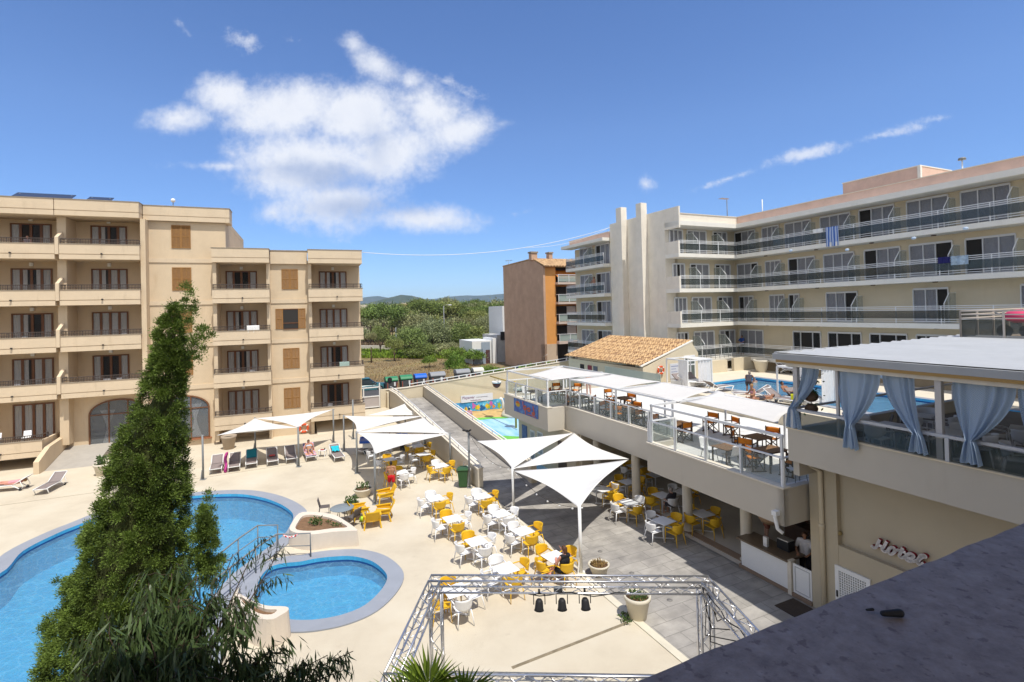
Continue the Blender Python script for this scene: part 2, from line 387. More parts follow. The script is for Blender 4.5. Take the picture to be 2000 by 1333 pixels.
# pool deck: cream painted concrete, blotchy, with dirt
m_deck, N_, L_ = node_mat('cream deck'); b = N_['Principled BSDF']; tcd = N_.new('ShaderNodeTexCoord').outputs['Object']
c0 = RAMP(N_, L_, NZ(N_, L_, tcd, .35, 7, .65), [(.3, (.475,.41,.31)), (.5, (.545,.48,.37)), (.7, (.585,.53,.425))])
st = N_.new('ShaderNodeMapRange'); st.inputs[1].default_value = .60; st.inputs[2].default_value = .76; st.inputs[4].default_value = .6; L_.new(NZ(N_, L_, tcd, 2.1, 10, .72), st.inputs[0])
c1 = MIXC(N_, L_, st.outputs[0], c0, (.38,.32,.235,1))
st2 = N_.new('ShaderNodeMapRange'); st2.inputs[1].default_value = .66; st2.inputs[2].default_value = .72; st2.inputs[4].default_value = .5; L_.new(NZ(N_, L_, tcd, 11, 6, .7), st2.inputs[0])
c2 = MIXC(N_, L_, st2.outputs[0], c1, (.36,.31,.24,1)); L_.new(c2, b.inputs['Base Color']); b.inputs['Roughness'].default_value = .8
bp = N_.new('ShaderNodeBump'); bp.inputs['Strength'].default_value = .25; bp.inputs['Distance'].default_value = .01; L_.new(NZ(N_, L_, tcd, 45, 4), bp.inputs['Height']); L_.new(bp.outputs[0], b.inputs['Normal'])
# grey stamped paving with lighter worn patches and faint joints
m_pave, N_, L_ = node_mat('grey stamped paving'); b = N_['Principled BSDF']; tcd = N_.new('ShaderNodeTexCoord').outputs['Object']
bk = N_.new('ShaderNodeTexBrick'); bk.inputs['Scale'].default_value = 1.0; bk.inputs['Brick Width'].default_value = 1.1; bk.inputs['Row Height'].default_value = .55; bk.inputs['Mortar Size'].default_value = .014
bk.inputs['Color1'].default_value = (.84,.84,.84,1); bk.inputs['Color2'].default_value = (1.1,1.1,1.1,1); bk.inputs['Mortar'].default_value = (.66,.66,.66,1); L_.new(tcd, bk.inputs['Vector'])
c0 = RAMP(N_, L_, NZ(N_, L_, tcd, .55, 6, .62), [(.32, (.24,.225,.21)), (.5, (.315,.295,.27)), (.68, (.385,.36,.325))])
mp = N_.new('ShaderNodeMapping'); mp.inputs['Scale'].default_value = (1.0, 1.5, 1); L_.new(tcd, mp.inputs[0])
r3 = N_.new('ShaderNodeMapRange'); r3.inputs[1].default_value = .36; r3.inputs[2].default_value = .62; r3.inputs[3].default_value = .84; r3.inputs[4].default_value = 1.10; L_.new(NZ(N_, L_, mp.outputs[0], 1.5, 5, .6), r3.inputs[0])
c1 = MIXC(N_, L_, 1., c0, bk.outputs[0], 'MULTIPLY'); gr = N_.new('ShaderNodeCombineColor'); [L_.new(r3.outputs[0], gr.inputs[i]) for i in range(3)]
L_.new(MIXC(N_, L_, 1., c1, gr.outputs[0], 'MULTIPLY'), b.inputs['Base Color']); b.inputs['Roughness'].default_value = .85
# lilac grey pool edge paint
m_cope = mat('lilac grey coping', (.275,.295,.34), .6, .06, 1.2, stain=((.36,.37,.41), 1.5, .55, .5))
# pool shell mosaic and water
def shellmat(name, c):
    m, N_, L_ = node_mat(name); b = N_['Principled BSDF']; tcd = N_.new('ShaderNodeTexCoord').outputs['Object']
    bk = N_.new('ShaderNodeTexBrick'); bk.offset = 0; bk.inputs['Scale'].default_value = 4; bk.inputs['Brick Width'].default_value = .5; bk.inputs['Row Height'].default_value = .5; bk.inputs['Mortar Size'].default_value = .01
    for k, f in (('Color1', .92), ('Color2', 1.08), ('Mortar', .85)): bk.inputs[k].default_value = tuple(x*f for x in c)+(1,)
    L_.new(tcd, bk.inputs['Vector']); L_.new(bk.outputs[0], b.inputs['Base Color']); b.inputs['Roughness'].default_value = .5; return m
m_shell = shellmat('pool mosaic', (.07,.40,.63)); m_band = mat('dark blue tile band', (.02,.075,.24), .3, .1, 20)
m_water, N_, L_ = node_mat('pool water'); N_.remove(N_['Principled BSDF']); tcd = N_.new('ShaderNodeTexCoord').outputs['Object']
tr = N_.new('ShaderNodeBsdfTransparent'); gl = N_.new('ShaderNodeBsdfGlossy'); gl.inputs['Roughness'].default_value = .04
mp = N_.new('ShaderNodeMapping'); mp.inputs['Scale'].default_value = (1.2, 2.2, 1); mp.inputs['Rotation'].default_value = (0, 0, .5); L_.new(tcd, mp.inputs[0])
n1_ = NZ(N_, L_, mp.outputs[0], 2.2, 6, .6); vor = N_.new('ShaderNodeTexVoronoi'); vor.feature = 'DISTANCE_TO_EDGE'; vor.inputs['Scale'].default_value = 4.2
wv = N_.new('ShaderNodeMix'); wv.data_type = 'RGBA'; wv.inputs[0].default_value = .42; L_.new(tcd, wv.inputs[6]); nn = N_.new('ShaderNodeTexNoise'); nn.inputs['Scale'].default_value = 1.4; L_.new(tcd, nn.inputs['Vector']); L_.new(nn.outputs['Color'], wv.inputs[7]); L_.new(wv.outputs[2], vor.inputs['Vector'])
bp = N_.new('ShaderNodeBump'); bp.inputs['Strength'].default_value = .9; bp.inputs['Distance'].default_value = .06; L_.new(n1_, bp.inputs['Height']); L_.new(bp.outputs[0], gl.inputs['Normal'])
fr_ = N_.new('ShaderNodeFresnel'); fr_.inputs[0].default_value = 1.33; L_.new(bp.outputs[0], fr_.inputs['Normal'])
tint = RAMP(N_, L_, NZ(N_, L_, mp.outputs[0], 1.1, 7, .62), [(.34, (.44,.74,.87)), (.5, (.54,.82,.92)), (.68, (.68,.92,.97))]); L_.new(tint, tr.inputs[0])
mx = N_.new('ShaderNodeMixShader'); L_.new(fr_.outputs[0], mx.inputs[0]); L_.new(tr.outputs[0], mx.inputs[1]); L_.new(gl.outputs[0], mx.inputs[2])
fo = N_.new('ShaderNodeBsdfDiffuse'); fo.inputs[0].default_value = (.30,.62,.80,1); mx2 = N_.new('ShaderNodeMixShader')
fr2 = N_.new('ShaderNodeMapRange'); fr2.inputs[1].default_value = .07; fr2.inputs[2].default_value = .0; fr2.inputs[4].default_value = .55; L_.new(vor.outputs['Distance'], fr2.inputs[0])  # pale net along cell edges paints ripple highlights and caustics into the water
fm = N_.new('ShaderNodeMath'); fm.operation = 'MULTIPLY_ADD'; L_.new(fr2.outputs[0], fm.inputs[0]); fm.inputs[1].default_value = .2; fm.inputs[2].default_value = .17
L_.new(fm.outputs[0], mx2.inputs[0]); L_.new(mx.outputs[0], mx2.inputs[1]); L_.new(fo.outputs[0], mx2.inputs[2]); L_.new(mx2.outputs[0], N_['Material Output'].inputs[0])
# shaded granite of our own balcony wall
m_gran, N_, L_ = node_mat('speckled granite'); b = N_['Principled BSDF']; tcd = N_.new('ShaderNodeTexCoord').outputs['Object']
c0 = RAMP(N_, L_, NZ(N_, L_, tcd, 22, 8, .72), [(.3, (.17,.125,.105)), (.5, (.27,.21,.18)), (.72, (.37,.30,.265))])
r_ = N_.new('ShaderNodeMapRange'); r_.inputs[1].default_value = .60; r_.inputs[2].default_value = .68; r_.inputs[4].default_value = .6; L_.new(NZ(N_, L_, tcd, 55, 3, .5), r_.inputs[0])
c1 = MIXC(N_, L_, r_.outputs[0], c0, (.10,.055,.05,1))
r_ = N_.new('ShaderNodeMapRange'); r_.inputs[1].default_value = .64; r_.inputs[2].default_value = .78; r_.inputs[4].default_value = .45; L_.new(NZ(N_, L_, tcd, 8, 7, .7), r_.inputs[0])
L_.new(MIXC(N_, L_, r_.outputs[0], c1, (.34,.29,.27,1)), b.inputs['Base Color']); b.inputs['Roughness'].default_value = .55
bp = N_.new('ShaderNodeBump'); bp.inputs['Strength'].default_value = .5; bp.inputs['Distance'].default_value = .004; L_.new(NZ(N_, L_, tcd, 70, 6, .7), bp.inputs['Height']); L_.new(bp.outputs[0], b.inputs['Normal'])
# blue ikat curtains
m_ikat, N_, L_ = node_mat('blue patterned curtain'); b = N_['Principled BSDF']; uv = N_.new('ShaderNodeUVMap').outputs[0]
mp = N_.new('ShaderNodeMapping'); mp.inputs['Scale'].default_value = (7, 9, 1); L_.new(uv, mp.inputs[0])
vo = N_.new('ShaderNodeTexVoronoi'); vo.distance = 'MANHATTAN'; vo.inputs['Randomness'].default_value = 0; vo.inputs['Scale'].default_value = 1; L_.new(mp.outputs[0], vo.inputs['Vector'])
wv = N_.new('ShaderNodeMath'); wv.operation = 'SINE'; mm = N_.new('ShaderNodeMath'); mm.operation = 'MULTIPLY'; mm.inputs[1].default_value = 22; L_.new(vo.outputs['Distance'], mm.inputs[0]); L_.new(mm.outputs[0], wv.inputs[0])
c0 = RAMP(N_, L_, wv.outputs[0], [(.2, (.56,.67,.79)), (.7, (.50,.62,.77)), (.9, (.15,.29,.54))])
L_.new(c0, b.inputs['Base Color']); b.inputs['Roughness'].default_value = .9
t_ = N_.new('ShaderNodeBsdfTranslucent'); L_.new(c0, t_.inputs[0]); mx = N_.new('ShaderNodeMixShader'); mx.inputs[0].default_value = .4; L_.new(b.outputs[0], mx.inputs[1]); L_.new(t_.outputs[0], mx.inputs[2]); L_.new(mx.outputs[0], N_['Material Output'].inputs[0])
# field and far land
m_land, N_, L_ = node_mat('dry field and scrub ground'); b = N_['Principled BSDF']; tcd = N_.new('ShaderNodeTexCoord').outputs['Object']
c0 = RAMP(N_, L_, NZ(N_, L_, tcd, .16, 9, .68), [(.3, (.095,.095,.03)), (.42, (.175,.125,.06)), (.56, (.25,.185,.085)), (.7, (.20,.19,.05))])
r_ = N_.new('ShaderNodeMapRange'); r_.inputs[1].default_value = .52; r_.inputs[2].default_value = .66; r_.inputs[4].default_value = .75; L_.new(NZ(N_, L_, tcd, 1.3, 8, .7), r_.inputs[0])
L_.new(MIXC(N_, L_, r_.outputs[0], c0, (.11,.075,.04,1)), b.inputs['Base Color']); b.inputs['Roughness'].default_value = 1
m_hill, N_, L_ = node_mat('wooded hillside'); b = N_['Principled BSDF']; tcd = N_.new('ShaderNodeTexCoord').outputs['Object']
L_.new(RAMP(N_, L_, NZ(N_, L_, tcd, .012, 10, .72), [(.3, (.018,.035,.014)), (.5, (.04,.06,.025)), (.63, (.075,.08,.04)), (.72, (.30,.26,.21))]), b.inputs['Base Color']); b.inputs['Roughness'].default_value = 1
# clay roof tiles
m_tile, N_, L_ = node_mat('clay roof tiles'); b = N_['Principled BSDF']; tcd = N_.new('ShaderNodeTexCoord').outputs['Object']
ti = N_.new('ShaderNodeTexBrick'); ti.inputs['Scale'].default_value = 1; ti.inputs['Brick Width'].default_value = .34; ti.inputs['Row Height'].default_value = .22; ti.inputs['Mortar Size'].default_value = .03
ti.inputs['Color1'].default_value = (.62,.42,.22,1); ti.inputs['Color2'].default_value = (.48,.29,.13,1); ti.inputs['Mortar'].default_value = (.12,.05,.02,1); ti.inputs['Bias'].default_value = -.2
mp = N_.new('ShaderNodeMapping'); mp.inputs['Rotation'].default_value = (0, 0, rad(90)); L_.new(tcd, mp.inputs[0]); L_.new(mp.outputs[0], ti.inputs['Vector'])
r_ = N_.new('ShaderNodeMapRange'); r_.inputs[1].default_value = .53; r_.inputs[2].default_value = .62; r_.inputs[4].default_value = .85; L_.new(NZ(N_, L_, tcd, 1.7, 6, .66), r_.inputs[0])
r2_ = N_.new('ShaderNodeMapRange'); r2_.inputs[1].default_value = .45; r2_.inputs[2].default_value = .75; r2_.inputs[4].default_value = .5; L_.new(NZ(N_, L_, tcd, 6, 5, .66), r2_.inputs[0])
c1 = MIXC(N_, L_, r_.outputs[0], ti.outputs[0], (.19,.10,.055,1)); L_.new(MIXC(N_, L_, r2_.outputs[0], c1, (.66,.42,.20,1)), b.inputs['Base Color']); b.inputs['Roughness'].default_value = .9
# ================================================================== SETTING
V2 = lambda p: Vector((p[0], p[1]))
pool_in = [gz(x, y) for x, y in ((-420,1420),(-300,1240),(-120,1160),(0,1122),(45,1078),(112,1043.5),(160,1024),(225,998),(300,980),(380,970),(462,966.5),(510,973),(545,985),(568,1000),(573,1013),(567,1027),(552,1049),(505,1085),(448,1130),(405,1190),(385,1270),(378,1380),(360,1560),(180,1900),(-300,1900))]
pool_in = [V2(p) for p in catmull(pool_in, 5)]
kid_in = [gz(x, y) for x, y in ((500,1160),(509,1130),(527,1111),(552,1103),(586,1099.5),(617,1093.5),(648,1090),(688,1089),(725,1098),(750,1117),(756,1134),(742,1158),(712,1185),(673,1202),(632,1211),(598,1214),(562,1212),(525,1200),(503,1180))]
kid_in = [V2(p) for p in catmull(kid_in, 4)]
def A_(u, v, z=0.): return FA.wor((v, u, z))          # u = along the hotel, v = across
deck_out = [V2(A_(u, v)) for u, v in ((2.0, 9.55), (25.4, 9.55), (47, 9.55), (47, 3.0))] + [V2(p) for p in (FB.wor((3.0, 48, 0)), FB.wor((-34, 48, 0)), (-45, 3, 0))]
struct('deck', sheet(deck_out, [pool_in, kid_in], 0.0), m_deck)
# joints scored in the deck
jt = MB()
for x0, y0, x1, y1 in ((0,988,400,933),(400,933,720,884),(1000,1305,1225,1217)):
    p, q = gz(x0, y0), gz(x1, y1); jt.bar((p.x, p.y, .003), (q.x, q.y, .003), .03 if x0 < 900 else .10, .006)
struct('deck_joint', jt, mat('dirty joint', (.22,.18,.12), .95, .3, 5))
kb = MB(); kb.box(9.553, 9.80, 2, 25.4, -.05, .028); struct('kerb_strip', kb, mat('kerb paint', (.60,.55,.44), .8, .08, 2), FA)
pv_ = MB(); pv_.quad((9.803, 2, -.012), (15.3, 2, -.012), (15.3, 25.45, -.012), (9.803, 25.45, -.012)); struct('paving', pv_, m_pave, FA)
pv_ = MB(); pv_.quad((9.9, 25.45, -.012), (12.5, 25.45, -.012), (12.5, 46.6, 1.55), (9.9, 46.6, 1.55)); struct('ramp', pv_, m_pave, FA)
dr = MB()
for x, y in ((1172,1077),(1234,1119),(1308,1172)):
    p = FA.z(x, y); dr.lathe([(.0, 0), (.09, 0), (.09, .004), (.0, .004)], (p.x, p.y, -.01), 14)
struct('drain_cover', dr, mat('drain metal', (.2,.19,.18), .6), FA)
# coping, shells and water
def pool(nm, poly, w, z, depth, fr=FW, cope=True, zbase=0.):
    if cope:
        o2 = offset(poly, w); cp = sheet(o2, [poly], zbase+z)
        n = len(o2); cp.add([(p.x, p.y, zbase+z) for p in o2]+[(p.x, p.y, zbase) for p in o2], [(i, (i+1)%n, n+(i+1)%n, n+i) for i in range(n)])
        struct(nm+'_coping', cp, m_cope, fr)
    n = len(poly); sh = MB(); lv = [(zbase+(z if cope else 0.), m_cope), (zbase-.10, None), (zbase-.34, None), (zbase-depth, None)]
    zs = [l[0] for l in lv]; vs = [(p.x, p.y, q) for q in zs for p in poly]
    b1 = MB().add(vs, [(k*n+i, (k+1)*n+i, (k+1)*n+(i+1)%n, k*n+(i+1)%n) for k in (1,) for i in range(n)])
    struct(nm+'_tile_band', b1, m_band, fr)
    sh.add(vs, [(k*n+i, (k+1)*n+i, (k+1)*n+(i+1)%n, k*n+(i+1)%n) for k in (0, 2) for i in range(n)]); sheet(poly, [], zbase-depth, sh)
    struct(nm+'_shell', sh, m_shell, fr)
    struct(nm+'_water', sheet(offset(poly, -.002), [], zbase-.17), m_water, fr)
pool('main_pool', pool_in, .62, .035, 1.3); pool('small_pool', kid_in, .58, .045, .7)
# far land: one sheet to the horizon; low inside the resort, street level beyond
def land_h(u):
    return -1.6 if u < 46.88 else (1.02 if u < 60 else 1.02+.012*min(u-60, 400))
lm = MB(); us = [-12000, -200, -40, 46.85, 46.91, 49, 60, 75, 95, 120, 160, 220, 320, 500, 900, 2000, 6000, 16000]; vs_ = [-16000, -3000, -600, -200, -80, -40, 0, 10, 20, 30, 40, 60, 100, 250, 600, 3000, 16000]
P = [(v, u, land_h(u)) for u in us for v in vs_]; k = len(vs_)
lm.add(P, [(i*k+j, i*k+j+1, (i+1)*k+j+1, (i+1)*k+j) for i in range(len(us)-1) for j in range(k-1)])
struct('ground', lm, m_land, FA)
st_ = MB(); st_.quad((-40, 48.2, 1.035), (70, 48.2, 1.9), (70, 54.6, 1.9), (-40, 54.6, 1.035)); struct('road', st_, m_asph, FA)
st_ = MB(); st_.box(-40, 70, 54.6, 56.9, .9, 1.12); struct('pavement', st_, mat('pavement slabs', (.34,.31,.27), .9, .1, 2), FA)
st_ = MB(); st_.quad((-40, 46.93, 1.05), (40, 46.93, 1.05), (40, 48.2, 1.05), (-40, 48.2, 1.05)); struct('verge', st_, mat('verge concrete', (.36,.32,.27), .9, .1, 2), FA)
# hills on the horizon
def hill(nm, D, ctrl, seed):
    xs = np.linspace(ctrl[0][0], ctrl[-1][0], 150); ys = np.interp(xs, [c[0] for c in ctrl], [c[1] for c in ctrl]); hb = MB(); n = 14
    rows = []
    for x, y in zip(xs, ys):
        top = gY(x, y-1.2*mnoise.fractal(Vector((x*.03, seed, 0)), 1, 2, 5), D); rows.append(top)
    def fn(i, j):
        t = rows[min(len(rows)-1, int(round(i*(len(rows)-1))))]; q = j; hgt = max(t.z, 3)
        w = hgt*(1-q)**1.15+hgt*.16*mnoise.fractal(Vector((t.x*.006, q*3, seed)), 1, 2, 5)*q*(1-q)*4
        return (t.x*(1-.22*q), t.y-D*.22*q, w)
    hb.grid(fn, len(rows)-1, n); struct(nm, hb, m_hill)
hill('far_hills', 5200, [(330,600),(560,592),(640,590),(690,586),(716,580),(738,578.5),(760,583),(800,584),(850,584),(875,580),(905,577.5),(940,578),(985,574),(1060,571),(1150,577),(1400,570),(2300,560)], 3.1)
hill('near_hill', 2300, [(560,600),(720,592),(752,583),(783,576.5),(805,578),(828,584),(862,589),(905,594),(960,596)], 8.7)
# ================================================================== LEFT APARTMENT BUILDING
bl = thing('apartment_building', 'beige apartment block with brown joinery and stacked balconies, left of the big pool', 'building', FB, (-8, 44, 0))
NF, NW, NR, ND = 43.0, 44.1, 45.35, 56.   # balcony front, flat wall, recessed wall, back
LV = [1.35+3.12*k for k in range(6)]       # floor levels of the upper storeys; balcony cap is .75 above
TOPL, TOPR = 17.62, 14.52
X0, X1, X2, XD, XM, XU, X3, X4, X5, X6 = -30., -15.62, -10.9, -15.45, -10.95, -5.7, -6.5, -2.68, .07, 4.15
w = MB()
w.box(X0, X2, NR, ND, -.3, TOPL-1.1); w.box(X2, X3, NW, NR, -.3, TOPL-1.1)     # recessed wall of the left bays, flat centre bay
w.box(X2, XU, NR, ND, -.3, TOPL-1.1); w.box(X3, XU, NW, NR, TOPR-.6, TOPL-1.1)
w.box(XU, X6, NR, ND, -.3, TOPR-1.0); w.box(X4, X5, NW, NR, -.3, TOPR-1.0); w.box(X3-.0, X3+.24, NF+.35, NR, .2, TOPR-1.0)
w.box(X4-.24, X4, NF+.55, NW, -.3, TOPR-1.0); w.box(X5, X5+.24, NF+.55, NW, -.3, TOPR-1.0)
for xx in (-15.75, -20.6, -25.4): w.box(xx, xx+.5, NF+.7, NR, 1., TOPL-1.1)        # fins between balconies
w.box(X2, X2+.3, NF+.25, NW, 3.2, TOPL-1.1)
part('wall', w, m_left, bl)
# parapet bands of the roof
def band(nm, x0, x1, n0, n1, z0, z1, m=m_leftband, groove=.36):
    b = MB(); zg = z0+groove
    b.box(x0, x1, n0, n1, z0, zg-.03); b.box(x0+.03, x1-.03, n0+.045, n1, zg-.03, zg+.02); b.box(x0, x1, n0, n1, zg+.02, z1)
    o = part(nm, b, m, bl); c = MB().box(x0-.03, x1+.03, n0-.03, n1+.02, z1, z1+.05); part('coping', c, m_cap, o); return o
band('roof_parapet', X0, -15.66, NF, NF+1.9, TOPL-1.08, TOPL); band('roof_parapet', -15.62, X2, NF, NF+1.9, TOPL-1.08, TOPL)
band('roof_parapet', X2+.04, XU+.32, NW-.28, NW+1.2, TOPL-1.08, TOPL-.03)
band('roof_parapet', X3, X4, NF, NF+2.2, TOPR-1.04, TOPR); band('roof_parapet', X4+.04, X5-.04, NW-.22, NW+1.2, TOPR-1.04, TOPR-.02, groove=.95); band('roof_parapet', X5, X6, NF, NF+2.2, TOPR-1.04, TOPR)
rf = MB(); rf.box(X0, XU, NR-.6, ND, TOPL-1.08, TOPL-.7); rf.box(XU, X6-.1, NR-.6, ND, TOPR-1.0, TOPR-.7); part('roof', rf, m_left, bl)
# string courses on the flat bays
for x0, x1, zs in ((X2+.05, X3, LV[1:5]), (X4+.01, X5-.01, LV[0:4])):
    for z in zs:
        b = MB(); b.box(x0, x1, NW-.06, NW+.02, z-.32, z); part('string_course', b, m_leftband, bl)
def glazed(x0, x1, n, z0, z1, open_=None, curt=(1,1,1,1)):
    """brown four-leaf glazed door with curtains behind the panes"""
    fb = MB(); t = .09; fb.box(x0, x1, n-.07, n-.005, z1-t, z1); fb.box(x0, x1, n-.07, n-.005, z0, z0+t); k = 4; ww = (x1-x0)/k
    for i in range(k+1):
        xx = x0+i*ww; h_ = t if i in (0, k) else .075
        fb.box(max(x0, xx-h_), min(x1, xx+h_), n-.075, n-.004, z0, z1)
    fo = part('glazed_door', fb, m_wood, bl)
    dk = MB().box(x0+.03, x1-.03, n-.004, n+.006, z0+.02, z1-.02); part('room', dk, m_dark, fo)
    cu = MB()
    for i in range(k):
        if not curt[i]: continue
        a = x0+i*ww+.08; b_ = a+ww-.16
        if curt[i] == .5: b_ = a+ww*.42
        if curt[i] == -.5: a = b_-ww*.42
        cu.grid(lambda s, t_, a=a, b_=b_: (a+(b_-a)*s, n-.02+.012*math.sin(s*(b_-a)*42+a*7), z0+.05+(z1-z0-.12)*t_), 14, 1)
    if cu.v: part('curtain', cu, m_curt, fo)
    pn = MB()
    for i in range(k):
        if open_ is not None and i == open_: continue
        pn.quad((x0+i*ww+.06, n-.05, z0+.07), (x0+(i+1)*ww-.06, n-.05, z0+.07), (x0+(i+1)*ww-.06, n-.05, z1-.07), (x0+i*ww+.06, n-.05, z1-.07))
    part('pane', pn, m_pane, fo)
def balcony(x0, x1, z, n0=NF, n1=NR, sidewall=True, rail_end=(1, 1)):
    """z = cap height; solid front with a groove, iron rail above"""
    zb = z-1.02; b = MB(); zg = zb+.34
    b.box(x0, x1, n0, n0+.16, zb, zg-.03); b.box(x0+.02, x1-.02, n0+.05, n0+.16, zg-.03, zg+.02); b.box(x0, x1, n0, n0+.16, zg+.02, z)
    for xx in (x0, x1-.16): b.box(xx, xx+.16, n0+.16, n1-.3, zb, z)
    b.box(x0+.16, x1-.16, n0+.16, n1-.002, zb+.02, zb+.3)
    o = part('balcony', b, m_leftband, bl)
    part('coping', MB().box(x0-.03, x1+.03, n0-.03, n0+.2, z, z+.04), m_cap, o)
    r = MB(); zt = z+.36; y = n0+.09
    r.bar((x0+.05, y, zt), (x1-.05, y, zt), .05, .045); r.bar((x0+.05, y, z+.16), (x1-.05, y, z+.16), .03)
    xs_ = np.arange(x0+.06, x1, .085)
    for i, xx in enumerate(xs_): r.bar((xx, y, z+.03), (xx, y, zt), .024 if i % 13 else .05, .02)
    for xx in (x0+.06, x1-.06): r.bar((xx, y, zt), (xx, n0+1.0, zt), .045); r.bar((xx, y, z+.16), (xx, n0+1.0, z+.16), .03); r.bar((xx, n0+1., z), (xx, n0+1., zt), .045)
    part('railing', r, m_iron, o)
    s = MB(); xm = x0+(x1-x0)*.52; s.tube([(xm, n0-.12, zg+.03), (xm, n0+.02, zg+.03)], .05, 10); part('drain_spout', s, m_dark, o)
    return o
random.seed(11)
CURT = [(1,.5,0,1),(1,1,1,1),(1,.5,-.5,1),(1,.5,1,1),(1,0,0,1)]
for k in range(5):                                   # left bays, five storeys
    zc = LV[k]+.76+ (0.02 if k else -.36)
    fz = LV[k]
    for bi, (x0, x1) in enumerate(((-25.2, -20.5), (-20.4, -15.64), (X1+.22, X2))):
        if k == 0 and bi == 2: continue
        if k == 0: balcony(x0, x1 if bi == 0 else -16.1, zc, NF-.9)
        else: balcony(x0, x1, zc)
        d0, d1 = {0: (-24.6, -21.4), 1: (FB.onY(21, 500, NR).x, FB.onY(102, 500, NR).x), 2: (FB.onY(178, 500, NR).x, FB.onY(249, 500, NR).x)}[bi]
        glazed(d0, d1, NR, fz, fz+2.42, 1 if (k == 4 and bi == 1) else None, CURT[(k*2+bi) % 5])
        lp = MB().box((d0+d1)/2-.1, (d0+d1)/2+.1, NR-.14, NR-.003, fz+2.58, fz+2.82); part('wall_lamp', lp, m_white, bl)
    if k:
        dv = MB().ext([(-15.62, NF-.03, zc-.7), (-15.62, NF+1.3, zc-.7), (-15.62, NF+1.3, zc+1.0), (-15.62, NF+.9, zc+1.0), (-15.62, NF-.03, zc+.46)], (.2, 0, 0)); part('balcony_divider', dv, m_leftband, bl)
for k in range(4):                                   # right bays, four storeys
    zc = LV[k]+.76; fz = LV[k]
    for bi, (x0, x1) in enumerate(((X3, X4), (X5, X6))):
        balcony(x0, x1, zc); d0, d1 = (FB.onY(442 if bi == 0 else 624, 600, NR).x, FB.onY(503 if bi == 0 else 678, 600, NR).x); xm = (d0+d1)/2
        glazed(d0, d1, NR, fz, fz+2.3, None, CURT[(k+3*bi+1) % 5])
        part('wall_lamp', MB().box(xm-.1, xm+.1, NR-.14, NR-.003, fz+2.42, fz+2.64), m_white, bl)
def shutters(x0, x1, z0, z1, n=NW, open_=False):
    fb = MB(); xm = (x0+x1)/2
    def leaf(a, b_, yo=0.):
        fb.box(a, a+.06, n-.05+yo, n-.004+yo, z0, z1); fb.box(b_-.06, b_, n-.05+yo, n-.004+yo, z0, z1)
        for zz in (z0, (z0+z1)/2-.03, z1-.06): fb.box(a+.06, b_-.06, n-.05+yo, n-.004+yo, zz, zz+.06)
        fb.box((a+b_)/2-.02, (a+b_)/2+.02, n-.045+yo, n-.006+yo, z0+.06, z1-.06)
        for zz in np.arange(z0+.08, z1-.06, .075): fb.add([(a+.06, n-.01+yo, zz+.05), (b_-.06, n-.01+yo, zz+.05), (b_-.06, n-.045+yo, zz), (a+.06, n-.045+yo, zz)], [(0, 3, 2, 1)])
        fb.box(a+.06, b_-.06, n-.012+yo, n-.003+yo, z0+.06, z1-.06)
    hw = (x1-x0)/2
    if open_:
        leaf(x0-hw*.98, x0); part('shutter', fb, m_shut, bl); fb = MB(); leaf(x1, x1+hw*.98)
        o = part('shutter', fb, m_shut, bl)
        part('room', MB().box(x0, x1, n-.012, n-.003, z0, z1), m_dark, o)
        part('frame', MB().box(x0, x1, n-.03, n-.01, z1-.06, z1).box(x0, x1, n-.04, n-.01, z0+.42, z0+.48).box(x0, x1, n-.07, n-.002, z0-.05, z0), m_wood, o)
    else:
        leaf(x0, xm-.005); leaf(xm+.005, x1); part('shutter', fb, m_shut, bl)
for k in (1, 2, 3, 4): shutters(-9.2, -7.98, LV[k]+.75, LV[k]+2.45)
for k in (0, 1, 2, 3): shutters(-1.87 if k != 2 else -1.82, -.68 if k != 2 else -.72, LV[k]+.78, LV[k]+2.36, open_=(k == 2))
# arched dining-room windows on the ground floor
def arched(x0, x1, z0, zs, zt, n, cside):
    xm, hw = (x0+x1)/2, (x1-x0)/2; arc = [(xm+hw*math.cos(t), zs+(zt-zs)*math.sin(t)) for t in np.linspace(0, math.pi, 17)]
    outl = [(x0, z0), (x1, z0)]+arc; o = part('arched_window', MB().ext([(x, n-.015, z) for x, z in outl], (0, .012, 0)), m_dark, bl)
    fb = MB(); L_ = [(x, n-.05, z) for x, z in outl]
    for i in range(len(L_)): fb.bar(L_[i], L_[(i+1) % len(L_)], .09, .09)
    for t in (.33, .66) if x1-x0 > 3 else (.5,): fb.bar((x0+(x1-x0)*t, n-.05, z0), (x0+(x1-x0)*t, n-.05, zs+(zt-zs)*math.sin(math.acos(2*t-1))), .07)
    fb.bar((x0, n-.05, zs), (x1, n-.05, zs), .07); part('frame', fb, m_wood, o)
    part('sill', MB().box(x0-.15, x1+.15, n-.2, n, z0-.12, z0-.04), mat('red clay sill', (.30,.12,.06), .8, .1, 4), o)
    part('pane', MB().ext([(x, n-.04, z) for x, z in outl], (0, .004, 0)), glassmat('dining room glass', (.25,.27,.29), .35), o)
    cu = MB()
    for cx in cside:
        def fn(s, t, cx=cx):
            q = abs(t-.55)/.55 if t < .55 else (t-.55)/.45; wd = .12+.62*q**1.3
            return (cx+(s-.5)*wd*1.2, n-.024+.008*math.sin(s*24), z0+.05+(zs+.25-z0)*t)
        cu.grid(fn, 22, 16)
    part('curtain', cu, m_curt, o)
arched(-14.35, -10.95, .25, 2.75, 3.75, NR-.9, (-13.3, -11.6)); arched(-10.4, -7.0, .55, 2.75, 3.7, NW-.002, (-7.9, -9.6))
w = MB(); w.box(-15.7, X2, NR-.9, NR, -.3, 4.2); part('ground_floor_wall', w, m_left, bl)
